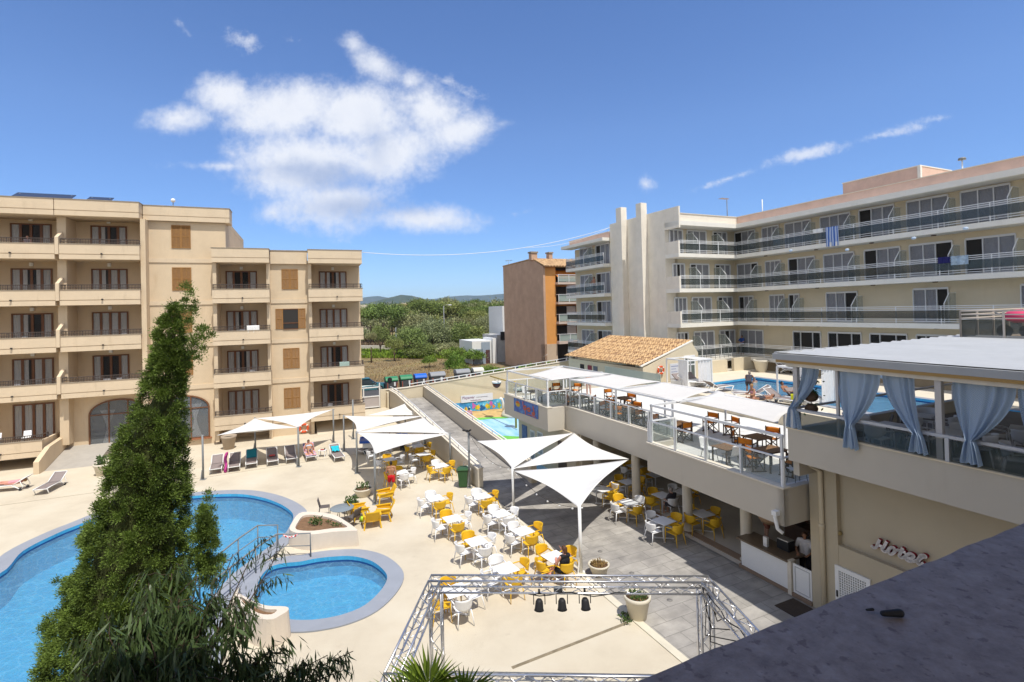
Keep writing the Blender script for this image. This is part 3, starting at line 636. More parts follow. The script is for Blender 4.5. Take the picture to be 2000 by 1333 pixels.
rf = MB(); rf.ext([(-15.6, 41.0, 0), (-15.6, NR-.9, 0), (-15.6, NR-.9, .75)], (2.6, 0, 0)); single('entrance_ramp', rf, mat('grey ramp concrete', (.36,.33,.29), .9, .08, 2), 'grey concrete ramp sloping up to the arched window behind the conifer', 'ramp', FB, (-14, 42, 0))
b = MB(); b.ext([(-15.9, 40.4, -.02), (-15.9, NR-.95, -.02), (-15.9, NR-.95, 1.55), (-15.9, 41.9, 1.35), (-15.9, 40.4, .75)], (.28, 0, 0)); single('ramp_wall', b, m_left, 'sloping beige ramp wall below the lowest left balcony', 'wall', FB, (-15.8, 42, 0))
for x, y, wd in ((75, 384, 3.4), (186, 391, 1.5)):
    p = FB.onY(x, y, 46.2); t = thing('solar_panel', ('larger' if wd > 2 else 'smaller')+' dark tilted solar panel on the left apartment roof', 'solar panel', FB, (p.x, 46.2, TOPL-.7), 0, 'solar panels')
    part('panel', MB().ext([(p.x-wd/2, 46.2, p.z-.25), (p.x+wd/2, 46.2, p.z-.25), (p.x+wd/2, 47.6, p.z+.45), (p.x-wd/2, 47.6, p.z+.45)], (0, 0, .05)), mat('solar glass', (.04,.05,.08), .2), t)
    part('stand', MB().bar((p.x-wd/2+.2, 47.4, TOPL-.75), (p.x-wd/2+.2, 47.4, p.z+.4), .06).bar((p.x+wd/2-.2, 47.4, TOPL-.75), (p.x+wd/2-.2, 47.4, p.z+.4), .06).bar((p.x-wd/2+.2, 46.3, TOPL-.75), (p.x-wd/2+.2, 46.3, p.z-.2), .06).bar((p.x+wd/2-.2, 46.3, TOPL-.75), (p.x+wd/2-.2, 46.3, p.z-.2), .06), m_alu, t)
p = FB.onY(338, 392, 45.5); t = thing('roof_antenna', 'short mast with a white ball on the left apartment roof', 'antenna', FB, (p.x, 45.5, TOPL-.75)); part('mast', MB().tube([(p.x, 45.5, TOPL-.75), (p.x, 45.5, p.z)], .03), m_silver, t); part('ball', MB().sphere((p.x, 45.5, p.z), .16), m_white, t)
# ================================================================== HOTEL (right background)
ho = thing('hotel_building', 'long pale yellow five-storey hotel with glass balconies and two tall fins', 'building', FA, (35, 31, 0))
VB, VW, UB, UW, VT = 35.0, 36.5, 30.7, 32.2, 28.7      # balcony front, facade, wing balcony front, wing facade, end wall
SL = [5.12, 7.98, 10.75, 13.53]; EV = 15.82; U_END = 46.6
w = MB(); w.box(VW, 50, -6, UW, .0, 16.0); w.box(VT+1.0, 50, UW, 39.6, 0, 16.0); w.box(VT+.5, 50, 39.61, U_END, 0, 15.6)
part('wall', w, m_hotel, ho)
w = MB(); z0, z1 = 3, 17.2; w.box(VT, VT+1.3, UW, 39.6, z0, z1)
def fin(u0, u1, zt, d):
    w.box(VT-d, VT, u0, u1, z0, zt)
fin(37.0, 37.75, 18.3, .62); fin(34.28, 34.95, 18.15, .62)
part('end_wall', w, m_tower, ho, .012)
def slab(x0, x1, y0, y1, zt, th=.3, m=m_slab, nm='balcony'): return part(nm, MB().box(x0, x1, y0, y1, zt-th, zt), m, ho)
def rail(par, p, q, z, glass=True, low=True, tops=3, step=2.4, gm=None):
    """rail between p and q (x,y), standing on z"""
    r = MB(); P, Q = Vector((p[0], p[1], 0)), Vector((q[0], q[1], 0)); n = max(1, int(round((Q-P).length/step)))
    for i in range(tops): r.bar(P+Vector((0, 0, z+1.02-.105*i)), Q+Vector((0, 0, z+1.02-.105*i)), .035 if i else .05, .035)
    if low:
        for h_ in (.12, .25): r.bar(P+Vector((0, 0, z+h_)), Q+Vector((0, 0, z+h_)), .03)
    for i in range(n+1):
        a = P.lerp(Q, i/n); r.bar(a+Vector((0, 0, z)), a+Vector((0, 0, z+1.02)), .04)
    part('railing', r, m_rail, par)
    if glass:
        d = (Q-P).normalized(); nrm = Vector((-d.y, d.x, 0))*.012; zt = z+1.02-.105*tops+.06; zb_ = z+(.3 if low else .06)
        a, b_ = P+nrm*2, Q+nrm*2
        g = MB().ext([a+Vector((0, 0, zb_)), b_+Vector((0, 0, zb_)), b_+Vector((0, 0, zt)), a+Vector((0, 0, zt))], nrm); part('glass', g, gm or m_gglass, par)
U0 = -5.
for i, z in enumerate(SL):
    o = slab(VB, VW, U0, UB, z); 
    rail(o, (VB+.06, U0), (VB+.06, UB+.06), z, tops=3)
    o2 = slab(VT+.02, VW, UB, UW, z)
    rail(o2, (VT+.2, UB+.06), (VB+.06, UB+.06), z)
    part('end_panel', MB().box(VT+.02, VT+.16, UB, UW, z+.001, z+.98), m_tower, o2)
    o3 = slab(27.9, VT+.5, 39.61, 46.4, z); rail(o3, (27.95, 39.65), (27.95, 46.35), z); rail(o3, (27.95, 46.35), (VT+.5, 46.35), z, step=5)
# eaves and parapet
ev = MB(); ev.box(VB-.1, VW, U0, UB, EV-.1, EV+.25); ev.box(VT+.02, VW, UB-.1, UW, EV-.1, EV+.25); ev.box(27.85, VT+.5, 39.61, 47.2, EV-.15, EV+.15); part('eaves', ev, m_slab, ho)
part('end_panel', MB().box(VT+.02, VT+.16, UB-.12, UW, EV-.3, 17.2), m_tower, ho)
pp = MB(); pp.box(VB+.55, VB+.8, U0, UB+.4, EV+.25, 16.72); pp.box(28.6, VT+2.4, 39.62, 46.7, EV+.15, 16.5); part('parapet', pp, m_pinkp, ho)
part('parapet', MB().box(VT+.2, VB+.55, UB+.35, UB+.6, EV+.25, 16.72), mat('pale parapet', (.70,.64,.55), .9, .05, 2), ho)
part('coping', MB().box(VB+.5, VB+.85, U0, UB+.62, 16.72, 16.77).box(VT+.2, VB+.499, UB+.3, UB+.65, 16.72, 16.77).box(28.55, VT+2.4, 39.62, 46.75, 16.5, 16.55), m_capw, ho)
pa, pb = FA.onX(1646, 362, VB+1.4), FA.onX(1797, 328, VB+1.4)
part('roof_room', MB().box(VB+1.4, VB+5, pb.y, pa.y, 16.2, (pa.z+pb.z)/2+.1), m_pinkp, ho); part('coping', MB().box(VB+1.35, VB+5, pb.y-.03, pa.y+.03, (pa.z+pb.z)/2+.1, (pa.z+pb.z)/2+.16).box(VB+1.33, VB+1.5, pb.y-.05, pb.y+.12, 16.2, (pa.z+pb.z)/2+.1), m_slab, ho)
# windows: white sliding frames with curtains
m_curtg = mat('grey voile curtain', (.44,.44,.48), .95, .1, 8)
def win(axis, c, a, b, z0, z1, splits=(.36, .7), open_=None, curt=True):
    """axis 'X': wall plane x=c running in y from a to b; axis 'Y': wall plane y=c running in x"""
    def P3(t, d, z): return (c-d, a+(b-a)*t, z) if axis == 'X' else (a+(b-a)*t, c-d, z)
    fb = MB(); L_ = abs(b-a)
    def bar(t0, t1, za, zb, d=.05, th=.06):
        p, q = P3(t0, d, za), P3(t1, d, zb); fb.bar(p, q, .05, th*1.25) if abs(za-zb) < 1e-6 else fb.bar(p, q, .05, th*1.25, up=(1, 0, 0)) if axis == 'X' else fb.bar(p, q, th*1.25, .05, up=(0, 1, 0))
    bar(0, 1, z1, z1, th=.1); bar(0, 1, z0, z0, th=.08)
    for t in (0.,)+tuple(splits)+(1.,): bar(t, t, z0, z1, th=.1 if t in (0., 1.) else .07)
    o = part('window', fb, m_whitef, ho)
    part('room', MB().quad(P3(.01, .004, z0), P3(.99, .004, z0), P3(.99, .004, z1), P3(.01, .004, z1)), m_dark, o)
    ts = (0.,)+tuple(splits)+(1.,)
    if curt:
        cu = MB()
        for i in range(len(ts)-1):
            if i == open_: continue
            a0, b0 = ts[i]+.012, ts[i+1]-.012
            cu.grid(lambda s, t, a0=a0, b0=b0: P3(a0+(b0-a0)*s, .014+.007*math.sin((a0+(b0-a0)*s)*L_*38), z0+.05+(z1-z0-.1)*t), 16, 1)
        if cu.v: part('curtain', cu, m_curtg, o)
    pn = MB()
    for i in range(len(ts)-1):
        if i == open_: continue
        pn.quad(P3(ts[i]+.012, .035, z0+.05), P3(ts[i+1]-.012, .035, z0+.05), P3(ts[i+1]-.012, .035, z1-.05), P3(ts[i]+.012, .035, z1-.05))
    part('pane', pn, m_pane, o)
def divider(axis, c, t, z, side=1):
    g = MB(); d0, d1 = .03, 1.32
    pr = [(d0, z+.02), (d1, z+.02), (d1, z+1.15), (.75, z+1.78), (d0, z+1.78)]
    P3 = (lambda d, zz: (c-d, t, zz)) if axis == 'X' else (lambda d, zz: (t, c-d, zz))
    th = (0, .012, 0) if axis == 'X' else (.012, 0, 0)
    o = part('balcony_divider', g.ext([P3(*q) for q in pr], th), glassmat('pale divider glass', (.50,.55,.52), .3), ho)
    f = MB(); f.bar(P3(*pr[4]), P3(*pr[3]), .03); f.bar(P3(*pr[3]), P3(*pr[2]), .04); f.bar(P3(*pr[2]), P3(*pr[1]), .03); part('frame', f, m_rail, o)
Z1 = lambda x: 1300+x*.36
rows = [(3, [(380,490,0),(530,620,None),(655,795,None),(848,1010,None),(1060,1250,0),(1320,1545,None),(1615,1885,None)]),
        (2, [(390,500,2),(543,625,None),(668,810,0),(860,1025,None),(1082,1275,0),(1328,1560,2),(1632,1905,0)]),
        (1, [(395,470,0),(560,640,None),(665,720,0),(868,1035,2),(1340,1530,2),(1925,2100,None)]),
        (0, [(395,518,None),(682,830,1),(872,1050,1),(1098,1298,1),(1350,1540,1)])]
for k, ws in rows:
    for i, (a, b_, op) in enumerate(ws):
        ya, yb = FA.onX(Z1(a), 500, VW).y, FA.onX(Z1(b_), 500, VW).y
        sp = (.36, .68) if i % 2 == 0 else (.33, .62)
        if b_-a < 60: sp = (.5,)
        if k == 0 and i: sp = (.28, .72)
        win('X', VW, ya, yb, SL[k]+.06, SL[k]+2.08, sp, op, curt=not (k == 0 and i))
        if k: divider('X', VW, yb-.35, SL[k])
for k, ws in ((3, [(22,92,None),(118,220,None),(258,332,0)]), (2, [(35,98,1),(130,230,0),(265,345,0)]), (1, [(40,105,None),(135,238,None),(275,352,0)]), (0, [(48,108,2),(140,248,None),(280,360,1)])):
    for i, (a, b_, op) in enumerate(ws):
        xa, xb = FA.onY(Z1(a), 500, UW).x, FA.onY(Z1(b_), 500, UW).x
        win('Y', UW, xa, xb, SL[k]+.06, SL[k]+2.08, (.32, .64), op)
        if i: divider('Y', UW, xa-.15, SL[k])
for k, z in enumerate(SL):
    for a, b_, op in ((40.3, 42.6, 0), (43.3, 45.5, None)): win('X', VT+.5, b_, a, z+.06, z+2.05, (.35, .68), op)
    divider('X', VT+.5, 42.9, z)
for k in range(1, 4):
    for yy in (28.5, 24.3, 20.5, 17.): part('ceiling_lamp', MB().lathe([(.0, 0), (.12, 0), (.14, .05), (.0, .05)], (VB+.7, yy, SL[k]-.351), 10), mat('brown lamp', (.1,.06,.04), 1., spec=0), ho)
# small half-basement wall under the first slab, pool side
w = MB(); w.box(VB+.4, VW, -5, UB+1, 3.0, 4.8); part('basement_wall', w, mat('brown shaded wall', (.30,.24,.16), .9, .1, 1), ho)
# rooftop masts
def mast(px, py, base, lab, kind):
    p = FA.onX(px, py, VB+1.0) if px > 1440 else FA.onY(px, py, UB+1.2); t = thing('roof_mast', lab, 'antenna', FA, (p.x, p.y, 16.0)); q = (p.x, p.y)
    part('mast', MB().tube([(q[0], q[1], 16.), (q[0], q[1], p.z)], .035), m_silver if kind == 'tv' else m_white, t)
    if kind == 'tv':
        a = MB(); a.bar((q[0]-.75, q[1], p.z-.05), (q[0]+.2, q[1], p.z-.05), .03)
        for i in range(6): a.bar((q[0]-.75+.15*i, q[1]-.25, p.z-.05), (q[0]-.75+.15*i, q[1]+.25, p.z-.05), .02)
        part('aerial', a, mat('ochre aerial', (.45,.28,.10), .5), t)
    if kind == 'cap': part('cap', MB().lathe([(.03, 0), (.2, .0), (.16, .12), (.02, .14)], (q[0], q[1], p.z-.05), 12), m_silver, t)
mast(1419.5, 388, 0, 'dark television aerial on the hotel wing roof corner', 'tv'); mast(1488.5, 390, 0, 'thin plain white post on the hotel roof edge', 'post'); mast(1879, 311, 0, 'white vent post with a round cap, right end of the hotel roof', 'cap')
# ------------------------------------------------------------------ cable between the buildings
a, b_ = FB.wor((X6, NF+.2, TOPR-.1)), FA.wor((VT-.02, 39.5, 16.9)); c = MB()
c.tube([a.lerp(b_, i/24)-Vector((0, 0, 1.1*4*(i/24)*(1-i/24))) for i in range(25)], .022, 6); c.tube([a.lerp(b_, .62+.38*i/10)-Vector((0, 0, 1.1*4*(.62+.38*i/10)*(.38-.38*i/10)+.0))-Vector((0, 0, .35*math.sin(math.pi*i/10))) for i in range(11)], .014, 6)
single('overhead_cable', c, m_white, 'thin pale cable sagging across the sky between the two big buildings', 'cable')
# ------------------------------------------------------------------ brown and orange apartment house
br = thing('brown_house', 'tall narrow apartment house with blank brown side and orange front', 'building', FA, (32, 59, 0))
m_brn = mat('rough brown render', (.50,.335,.235), .95, .12, .7, .6, 18, stain=((.38,.255,.18), .5, .55, .6)); m_org = mat('orange render', (.66,.30,.085), .85, .06, 1)
m_base = mat('buff render', (.52,.40,.29), .9, .06, 1)
gab = [(59.0, 15.0), (62.2, 16.15), (71.7, 16.2-.0), (71.7, 1), (59.0, 1)]
w = MB().ext([(32, u, z) for u, z in ((59., 1), (59., 15.0), (61.9, 16.2), (71.8, 14.8+1.3), (71.8, 1))], (.3, 0, 0)); part('side_wall', w, m_brn, br)
part('front_wall', MB().box(32.3, 33.9, 59.05, 60, 4.8, 15.0).box(33.9, 38.2, 60.2, 62, 4.8, 15.0).box(38.2, 46, 59.05, 61, 4.8, 14.9), m_org, br)
part('base_wall', MB().box(32.0, 33.9, 59.0, 60, 1, 4.8).box(33.9, 38.2, 60.2, 62, 1, 4.8).box(38.2, 46, 59.0, 61, 1, 4.8), m_base, br)
part('roof', MB().ext([(31.95, 58.5, 14.98), (46, 58.5, 14.98), (46, 61.9, 16.25), (31.95, 61.9, 16.25)], (0, 0, .14)).ext([(31.95, 61.95, 16.25), (46, 61.95, 16.25), (46, 71.9, 16.1), (31.95, 71.9, 16.1)], (0, 0, .14)), m_tile, br)
for px, wd in ((1041, .9), (1073, .55)):
    p = FA.onY(px, 500, 61.9); o = part('chimney', MB().box(p.x-wd/2, p.x+wd/2, 61.5, 62.3, 16.1, 17.0), m_brn, br); part('cowl', MB().box(p.x-wd/2-.1, p.x+wd/2+.1, 61.4, 62.4, 17.05, 17.25).box(p.x-wd/2+.1, p.x-wd/2+.2, 61.6, 61.7, 17.0, 17.06).box(p.x+wd/2-.2, p.x+wd/2-.1, 62.1, 62.2, 17.0, 17.06), m_cap, o)
for k in range(4):
    z = 5.05+2.62*k
    o = part('window', MB().box(34.4, 37.6, 60.1, 60.18, z+.1, z+2.1), m_dark, br); part('curtain', MB().box(36.1, 37.5, 60.05, 60.09, z+.15, z+2.05), m_curt, o)
    o = part('balcony', MB().box(33.8, 38.9, 58.3, 60.2, z-.28, z), mat('pinkish slab', (.56,.45,.38), .9, .05, 2), br)
    r = MB(); r.bar((33.9, 58.36, z+1.), (38.8, 58.36, z+1.), .06)
    for i in range(4): r.bar((33.9+1.63*i, 58.36, z), (33.9+1.63*i, 58.36, z+1), .06)
    r.bar((33.9, 58.36, z+1), (33.9, 60.1, z+1), .06)
    part('railing', r, m_rail, o); part('glass', MB().box(33.95, 38.75, 58.4, 58.41, z+.08, z+.95), m_frost, o)
aw = MB().ext([(34.0, 60.1, 14.55), (38.0, 60.1, 14.55), (38.0, 58.4, 13.5-.1), (34.0, 58.4, 13.5-.1)], (0, 0, .03)); part('awning', aw, m_orange, br)
part('door', MB().box(33.95, 37.2, 60.1, 60.18, 2.2, 4.7), m_dark, br)
stp = MB()
for i in range(8): stp.box(34.2, 38.0, 57.2+.3*i, 60.2, 1.0+.17*i, 1.17+.17*i)
part('front_steps', stp, m_base, br); r = MB(); r.bar((35.6, 57.3, 2.1), (35.6, 59.5, 3.4), .06); [r.bar((35.6, 57.4+.7*i, 1.2+.4*i), (35.6, 57.4+.7*i, 2.15+.41*i), .05) for i in range(4)]; part('handrail', r, m_rail, br)
p = FA.onX(993, 510, 33.5); t = thing('roof_mast', 'tiny bare aerial on the brown house roof', 'antenna', FA, (33.5, p.y, 15)); part('mast', MB().tube([(33.5, p.y, 15.5), (33.5, p.y, 17.3)], .03), m_silver, t); part('aerial', MB().bar((33.0, p.y, 17.2), (34.2, p.y, 17.25), .05).bar((33.2, p.y-.3, 17.1), (33.2, p.y+.3, 17.1), .04).bar((33.9, p.y-.3, 17.15), (33.9, p.y+.3, 17.15), .04), m_silver, t)
# ------------------------------------------------------------------ low white garage house beside it
wh = thing('white_house', 'low white modern house with blue-grey doors beside the brown house', 'building', FA, (29, 70, 1.2))
m_bg = mat('blue grey door', (.30,.36,.44), .6, .05, 3)
def pxbox(x0, x1, yt, yb, u, dep, zb=1.0):
    a, b_, c_ = FA.onY(x0, yt, u), FA.onY(x1, yt, u), FA.onY(x1, yb, u); return MB().box(a.x, b_.x, u, u+dep, zb, a.z)
part('front_wall', pxbox(922, 962, 667, 720, 74, 6), m_white, wh); part('side_wall', pxbox(962, 969.5, 661, 720, 73.5, 4), m_white, wh)
part('annexe', pxbox(970, 990, 655, 720, 74.5, 6), mat('grey old render', (.48,.47,.45), .9, .15, 1), wh)
part('tower_room', pxbox(981, 992, 598, 655, 78, 6), m_white, wh)
o = part('door', pxbox(923, 943, 683, 720, 73.9, .05), m_bg, wh); part('door', pxbox(940, 957, 669, 683, 73.9, .05), m_bg, wh); part('door', pxbox(948.5, 957, 684, 720, 73.9, .05), mat('dark red door', (.14,.05,.04), .6), wh)
part('window', pxbox(978, 986, 665, 681, 74.4, .05, 6.0), m_dark, wh)
# ================================================================== WALKWAY WALLS, SPLASH POOL, STREET
def capped_wall(nm, lab, pts, th, m, zb=None, cat='wall'):
    """wall along pts (x, y, ztop) in the hotel frame, with a pale coping and a white tube rail on it"""
    t = thing(nm, lab, cat, FA, pts[0][:2]+(0.,)); w = MB(); c = MB(); r = MB()
    for a, b_ in zip(pts[:-1], pts[1:]):
        a3, b3 = Vector(a), Vector(b_); d = (b3-a3); d.z = 0; d.normalize(); n_ = Vector((-d.y, d.x, 0))*th/2; k = n_*1.25
        za, zb_ = (-.5, -.5)
        w.add([a3-n_+Vector((0,0,za-a3.z)), b3-n_+Vector((0,0,zb_-b3.z)), b3+n_+Vector((0,0,zb_-b3.z)), a3+n_+Vector((0,0,za-a3.z)), a3-n_, b3-n_, b3+n_, a3+n_], [(0,3,2,1),(4,5,6,7),(0,1,5,4),(1,2,6,5),(2,3,7,6),(3,0,4,7)])
        h_ = Vector((0, 0, .05)); c.add([a3-k, b3-k, b3+k, a3+k, a3-k+h_, b3-k+h_, b3+k+h_, a3+k+h_], [(0,3,2,1),(4,5,6,7),(0,1,5,4),(1,2,6,5),(2,3,7,6),(3,0,4,7)])
        up = Vector((0, 0, .30)); r.tube([a3+up, b3+up], .038, 8); n = max(1, int((b3-a3).length/1.7))
        for i in range(n+1): p = a3.lerp(b3, i/n); r.tube([p+Vector((0,0,.04)), p+up], .022, 6)
    part('wall_body', w, m, t); part('coping', c, m_capw, t); part('rail', r, m_rail, t); return t
capped_wall('walkway_wall', 'nearer low beige wall with white rail, left side of the grey walkway ramp', [(9.75, 25.5, 1.02), (9.62, 44.6, 2.34), (9.35, 46.5, 2.5)], .3, m_terr)
capped_wall('walkway_wall', 'farther low beige wall with white rail, between the walkway ramp and splash pool', [(12.62, 25.3, 1.05), (12.55, 46.7, 2.52)], .26, m_terr)
w = MB().box(12.45, 12.8, 24.9, 25.25, -.1, 1.15); single('pillar', w, m_wallc, 'short cream pillar ending the walkway wall beside the paving', 'pillar', FA, (12.6, 25, 0))
# street wall, rising to the right, with a low white rail
sw = thing('street_wall', 'long cream boundary wall with sunken rail between splash pool and street', 'wall', FA, (12, 46.9, 0))
w = MB().ext([(9.0, 46.75, -.6), (9.0, 46.75, 2.48), (10.95, 46.75, 2.52), (20.8, 46.75, 3.3), (30, 46.75, 4.0), (30, 46.75, -.6)], (0, .3, 0)); part('wall_body', w, m_wallc, sw)
part('coping', MB().bar((8.95, 46.9, 2.50), (10.95, 46.9, 2.54), .4, .06).bar((10.95, 46.9, 2.54), (30, 46.9, 4.03), .4, .06), m_capw, sw)
r = MB(); r.bar((11.2, 46.95, 2.82), (30, 46.95, 4.32), .07, .06)
for i in range(16): q = 11.2+1.2*i; r.bar((q, 46.95, 2.54+.0798*(q-11.2)), (q, 46.95, 2.82+.0798*(q-11.2)), .07)
part('rail', r, m_rail, sw)
w = MB().box(8.5, 9.55, 46.75, 47.0, -.5, 2.55); w.box(-3, 3.0, 46.75, 47, -.5, 2.5); w.box(9.0, 9.15, 46.3, 46.74, -.5, 2.3); single('gate_pier', w, m_wallc, 'cream wall pier right of the white street gate', 'wall', FA, (9, 46.9, 0))
g = thing('street_gate', 'white metal gate with grey panels between left building and cream pier', 'gate', FA, (7.0, 47, 1.))
f = MB()
for a, b_ in (((5.2,1.05),(8.45,1.05)),((5.2,2.0),(8.45,2.0)),((5.2,2.8),(8.45,2.8)),((8.45,.95),(8.45,3.15)),((7.05,1.05),(7.05,2.8)),((5.2,1.05),(5.2,2.8))): f.bar((a[0], 46.9, a[1]), (b_[0], 46.9, b_[1]), .09, .09)
part('gate_frame', f, m_white, g); part('panel', MB().box(5.25, 8.4, 46.9, 46.92, 1.1, 2.0), mat('grey gate panel', (.42,.38,.37), .6, .05, 2), g)
rp = MB(); rp.ext([(2.9, 43, 0), (2.9, 46.75, 0), (2.9, 46.75, .93), (2.9, 45.6, .9)], (6.2, 0, 0)); struct('landing', rp, m_deck, FA)
# splash pool: painted ground sheets
m_sand = mat('painted sand', (.52,.36,.15), .7, .2, 1.1, stain=((.30,.22,.12), .8, .55, .5)); m_lime = mat('painted grass green', (.155,.47,.075), .6, .15, 1); 
m_sea, N_, L_ = node_mat('painted sea blue'); b = N_['Principled BSDF']; tcd = N_.new('ShaderNodeTexCoord').outputs['Object']
mp = N_.new('ShaderNodeMapping'); mp.inputs['Scale'].default_value = (.9, .25, 1); mp.inputs['Rotation'].default_value = (0, 0, 1.2); L_.new(tcd, mp.inputs[0])
L_.new(RAMP(N_, L_, NZ(N_, L_, mp.outputs[0], 1.2, 6, .6), [(.35, (.14,.42,.72)), (.5, (.28,.56,.78)), (.65, (.42,.66,.82))]), b.inputs['Base Color']); b.inputs['Roughness'].default_value = .35
zk = -.35; spl = MB(); spl.quad((12.7, 27, zk), (24, 27, zk), (24, 46.75, zk), (12.7, 46.75, zk)); struct('splash_pool_floor', spl, m_sea, FA)
def strip(nm, m, lo, hi, z):
    P = [FA.z(x, y, zk) for x, y in lo]+[FA.z(x, y, zk) for x, y in hi[::-1]]; struct(nm, sheet(P, [], zk+z), m, FA)
strip('painted_sand', m_sand, [(820,832),(880,829),(930,817),(960,815),(1000,815.5),(1060,814)], [(820,796),(880,796),(930,796),(960,796),(1000,795),(1060,793)], .004)
strip('painted_grass', m_lime, [(880,838),(905,832),(930,821.5),(960,818.5),(985,818),(1005,816.5),(1060,815)], [(880,829),(905,826),(930,817),(960,815),(985,815.2),(1005,814),(1060,813)], .008)
strip('painted_grass', m_lime, [(940,885),(985,885),(1060,880)], [(950,842),(975,851),(1060,856)], .012)
mu = thing('mural', 'bright underwater mural of corals and fish below the white hotel sign', 'mural', FA, (17, 46.7, 0))
mz = lambda x, y: FA.onY(x, y, 46.72)
bq = [mz(872,790.5), mz(986,778), mz(986,812), mz(872,815)]
m_mur, N_, L_ = node_mat('mural sea paint'); b = N_['Principled BSDF']; tcd = N_.new('ShaderNodeTexCoord').outputs['Object']
L_.new(RAMP(N_, L_, NZ(N_, L_, tcd, 1.1, 6, .7), [(.35, (.02,.13,.42)), (.5, (.05,.33,.66)), (.66, (.14,.55,.80))]), b.inputs['Base Color'])
part('background', MB().ext([tuple(p) for p in bq], (0, .02, 0)), m_mur, mu)
def blobm(nm, x, y, w_, h_, m, k, lay):
    P = []; n = 18; rs = random.Random(int(x*7+y))
    for i in range(n):
        t = 2*math.pi*i/n; rr = 1+.28*math.cos(k*t)+.12*rs.uniform(-1, 1); q = mz(x+w_*rr*math.cos(t), y+h_*rr*math.sin(t)); P.append((q.x, 46.72-.006*lay, q.z))
    part(nm, MB().ext(P, (0, .005, 0)), m, mu)
mp_ = {c: mat('mural '+c, v, .7) for c, v in dict(pink=(.50,.12,.42), yellow=(.68,.47,.03), lime=(.30,.42,.05), navy=(.02,.10,.30), foam=(.55,.75,.85), orange=(.70,.24,.04), sand=(.56,.35,.13)).items()}
for x, y, w_, h_, c, k in ((900,805,3.4,7,'pink',5),(888,806,3,5,'orange',4),(896,808,2.5,4,'lime',6),(925,793,3.2,5.5,'pink',3),(934,796,3.5,5,'yellow',5),(930,797,2.4,4.5,'lime',4),(942,797,5,5,'navy',3),(951,793,3.2,4.6,'yellow',4),(955,794,3,5.5,'lime',5),(959,788,3.4,4.6,'pink',6),(964,794,2.6,3.4,'orange',3),(975,792,3.4,6,'lime',5),(982,793,2.2,4,'yellow',5),(910,800,3,5,'yellow',6),(880,799,1.3,1.2,'foam',3),(931,787,1.1,1.1,'foam',3),(952,784,1.1,1,'foam',3),(967,788,1.2,1.1,'foam',3),(895,793,1.1,1.1,'foam',3),(917,796,1.3,1.3,'foam',3),(944,790,.9,.9,'foam',3),(972,784,.8,.8,'foam',3)):
    blobm('sea_life', x, y, w_, h_, mp_[c], k, 1+len(mu.children) % 3)
sd = [mz(x, y) for x, y in ((872,808),(900,806.5),(925,803),(940,803.5),(955,800),(968,799),(986,799.5),(986,812),(872,816))]
part('sand_bank', MB().ext([(p.x, 46.69, p.z) for p in sd], (0, .006, 0)), mp_['sand'], mu)
sg = thing('hotel_sign', 'white banner sign with purple hotel name above the mural', 'sign', FA, (17.5, 46.7, .7)); a, b_, c_ = mz(900,774), mz(962,767.2), mz(900,787.6)
part('board', MB().box(a.x, b_.x, 46.66, 46.72, c_.z, (a.z+b_.z)/2), mat('pale sign board', (.66,.69,.78), .5), sg)
def onwall(txt, size, x, z, m, par, y=46.65, nm='lettering'):
    me = textmesh(txt, size, .004); o = link(nm, me, m, par); o.location = (x-ORG[par.name][0], y-ORG[par.name][1], z-ORG[par.name][2]); o.rotation_euler = (rad(90), 0, 0); return o
m_purp = mat('purple lettering', (.20,.06,.16), .6)
hh = (a.z+b_.z)/2-c_.z; onwall('Playamar', hh*.52, a.x+.12, c_.z+hh*.5, m_purp, sg); onwall('hotel & apartamentos', hh*.2, a.x+1.55, c_.z+hh*.55, mat('grey lettering', (.22,.20,.24), .6), sg); onwall('hsmhotels.com', hh*.26, a.x+.95, c_.z+hh*.14, m_purp, sg)
# splash toys
p = FA.z(1004, 812, zk); t = thing('bubble_mound', 'cream mound with water jets in the splash pool', 'water toy', FA, (p.x, p.y, zk)); part('mound', MB().lathe([(1.25, 0), (1.15, .25), (.9, .55), (.5, .8), (.05, .9)], (p.x, p.y, zk), 20), m_terra, t)
p = FA.z(983, 806, zk); t = thing('water_spout', 'short white curved spout post beside the cream mound', 'water toy', FA, (p.x, p.y, zk)); part('pipe', MB().tube([(p.x, p.y, zk), (p.x, p.y, zk+.9), (p.x-.1, p.y, zk+1.25), (p.x-.3, p.y, zk+1.4)], .12, 10), m_white, t)
p = FA.z(1008, 836, zk); t = thing('bucket_post', 'bamboo-look post carrying a crossbar with two tipping buckets', 'water toy', FA, (p.x, p.y, zk)); m_bam = mat('bamboo yellow', (.50,.33,.06), .6, .25, 6)
q = FA.onX(1000, 747, p.x); q0, q1 = FA.onX(958, 749, p.x), FA.onX(1030, 747, p.x)
part('post', MB().tube([(p.x, p.y, zk), (p.x, p.y, q.z+.15)], .09, 10), m_bam, t); part('crossbar', MB().tube([(p.x, q0.y, q.z), (p.x, min(q1.y, p.y-2.2), q.z)], .06, 8), m_bam, t)
for px in (970, 1013):
    u = FA.onX(px, 750, p.x).y; o = part('bucket', MB().lathe([(.1, -.42), (.3, -.28), (.4, 0), (.42, .16), (.36, .16), (.34, 0)], (p.x, u, q.z-.48), 16), mat('maroon bucket', (.11,.03,.025), .4), t); part('band', MB().lathe([(.415, .02), (.43, .17), (.41, .18)], (p.x, u, q.z-.48), 16), m_white, o); part('hanger', MB().tube([(p.x, u-.36, q.z-.4), (p.x, u-.4, q.z)], .015, 5).tube([(p.x, u+.36, q.z-.4), (p.x, u+.4, q.z)], .015, 5), m_silver, o)
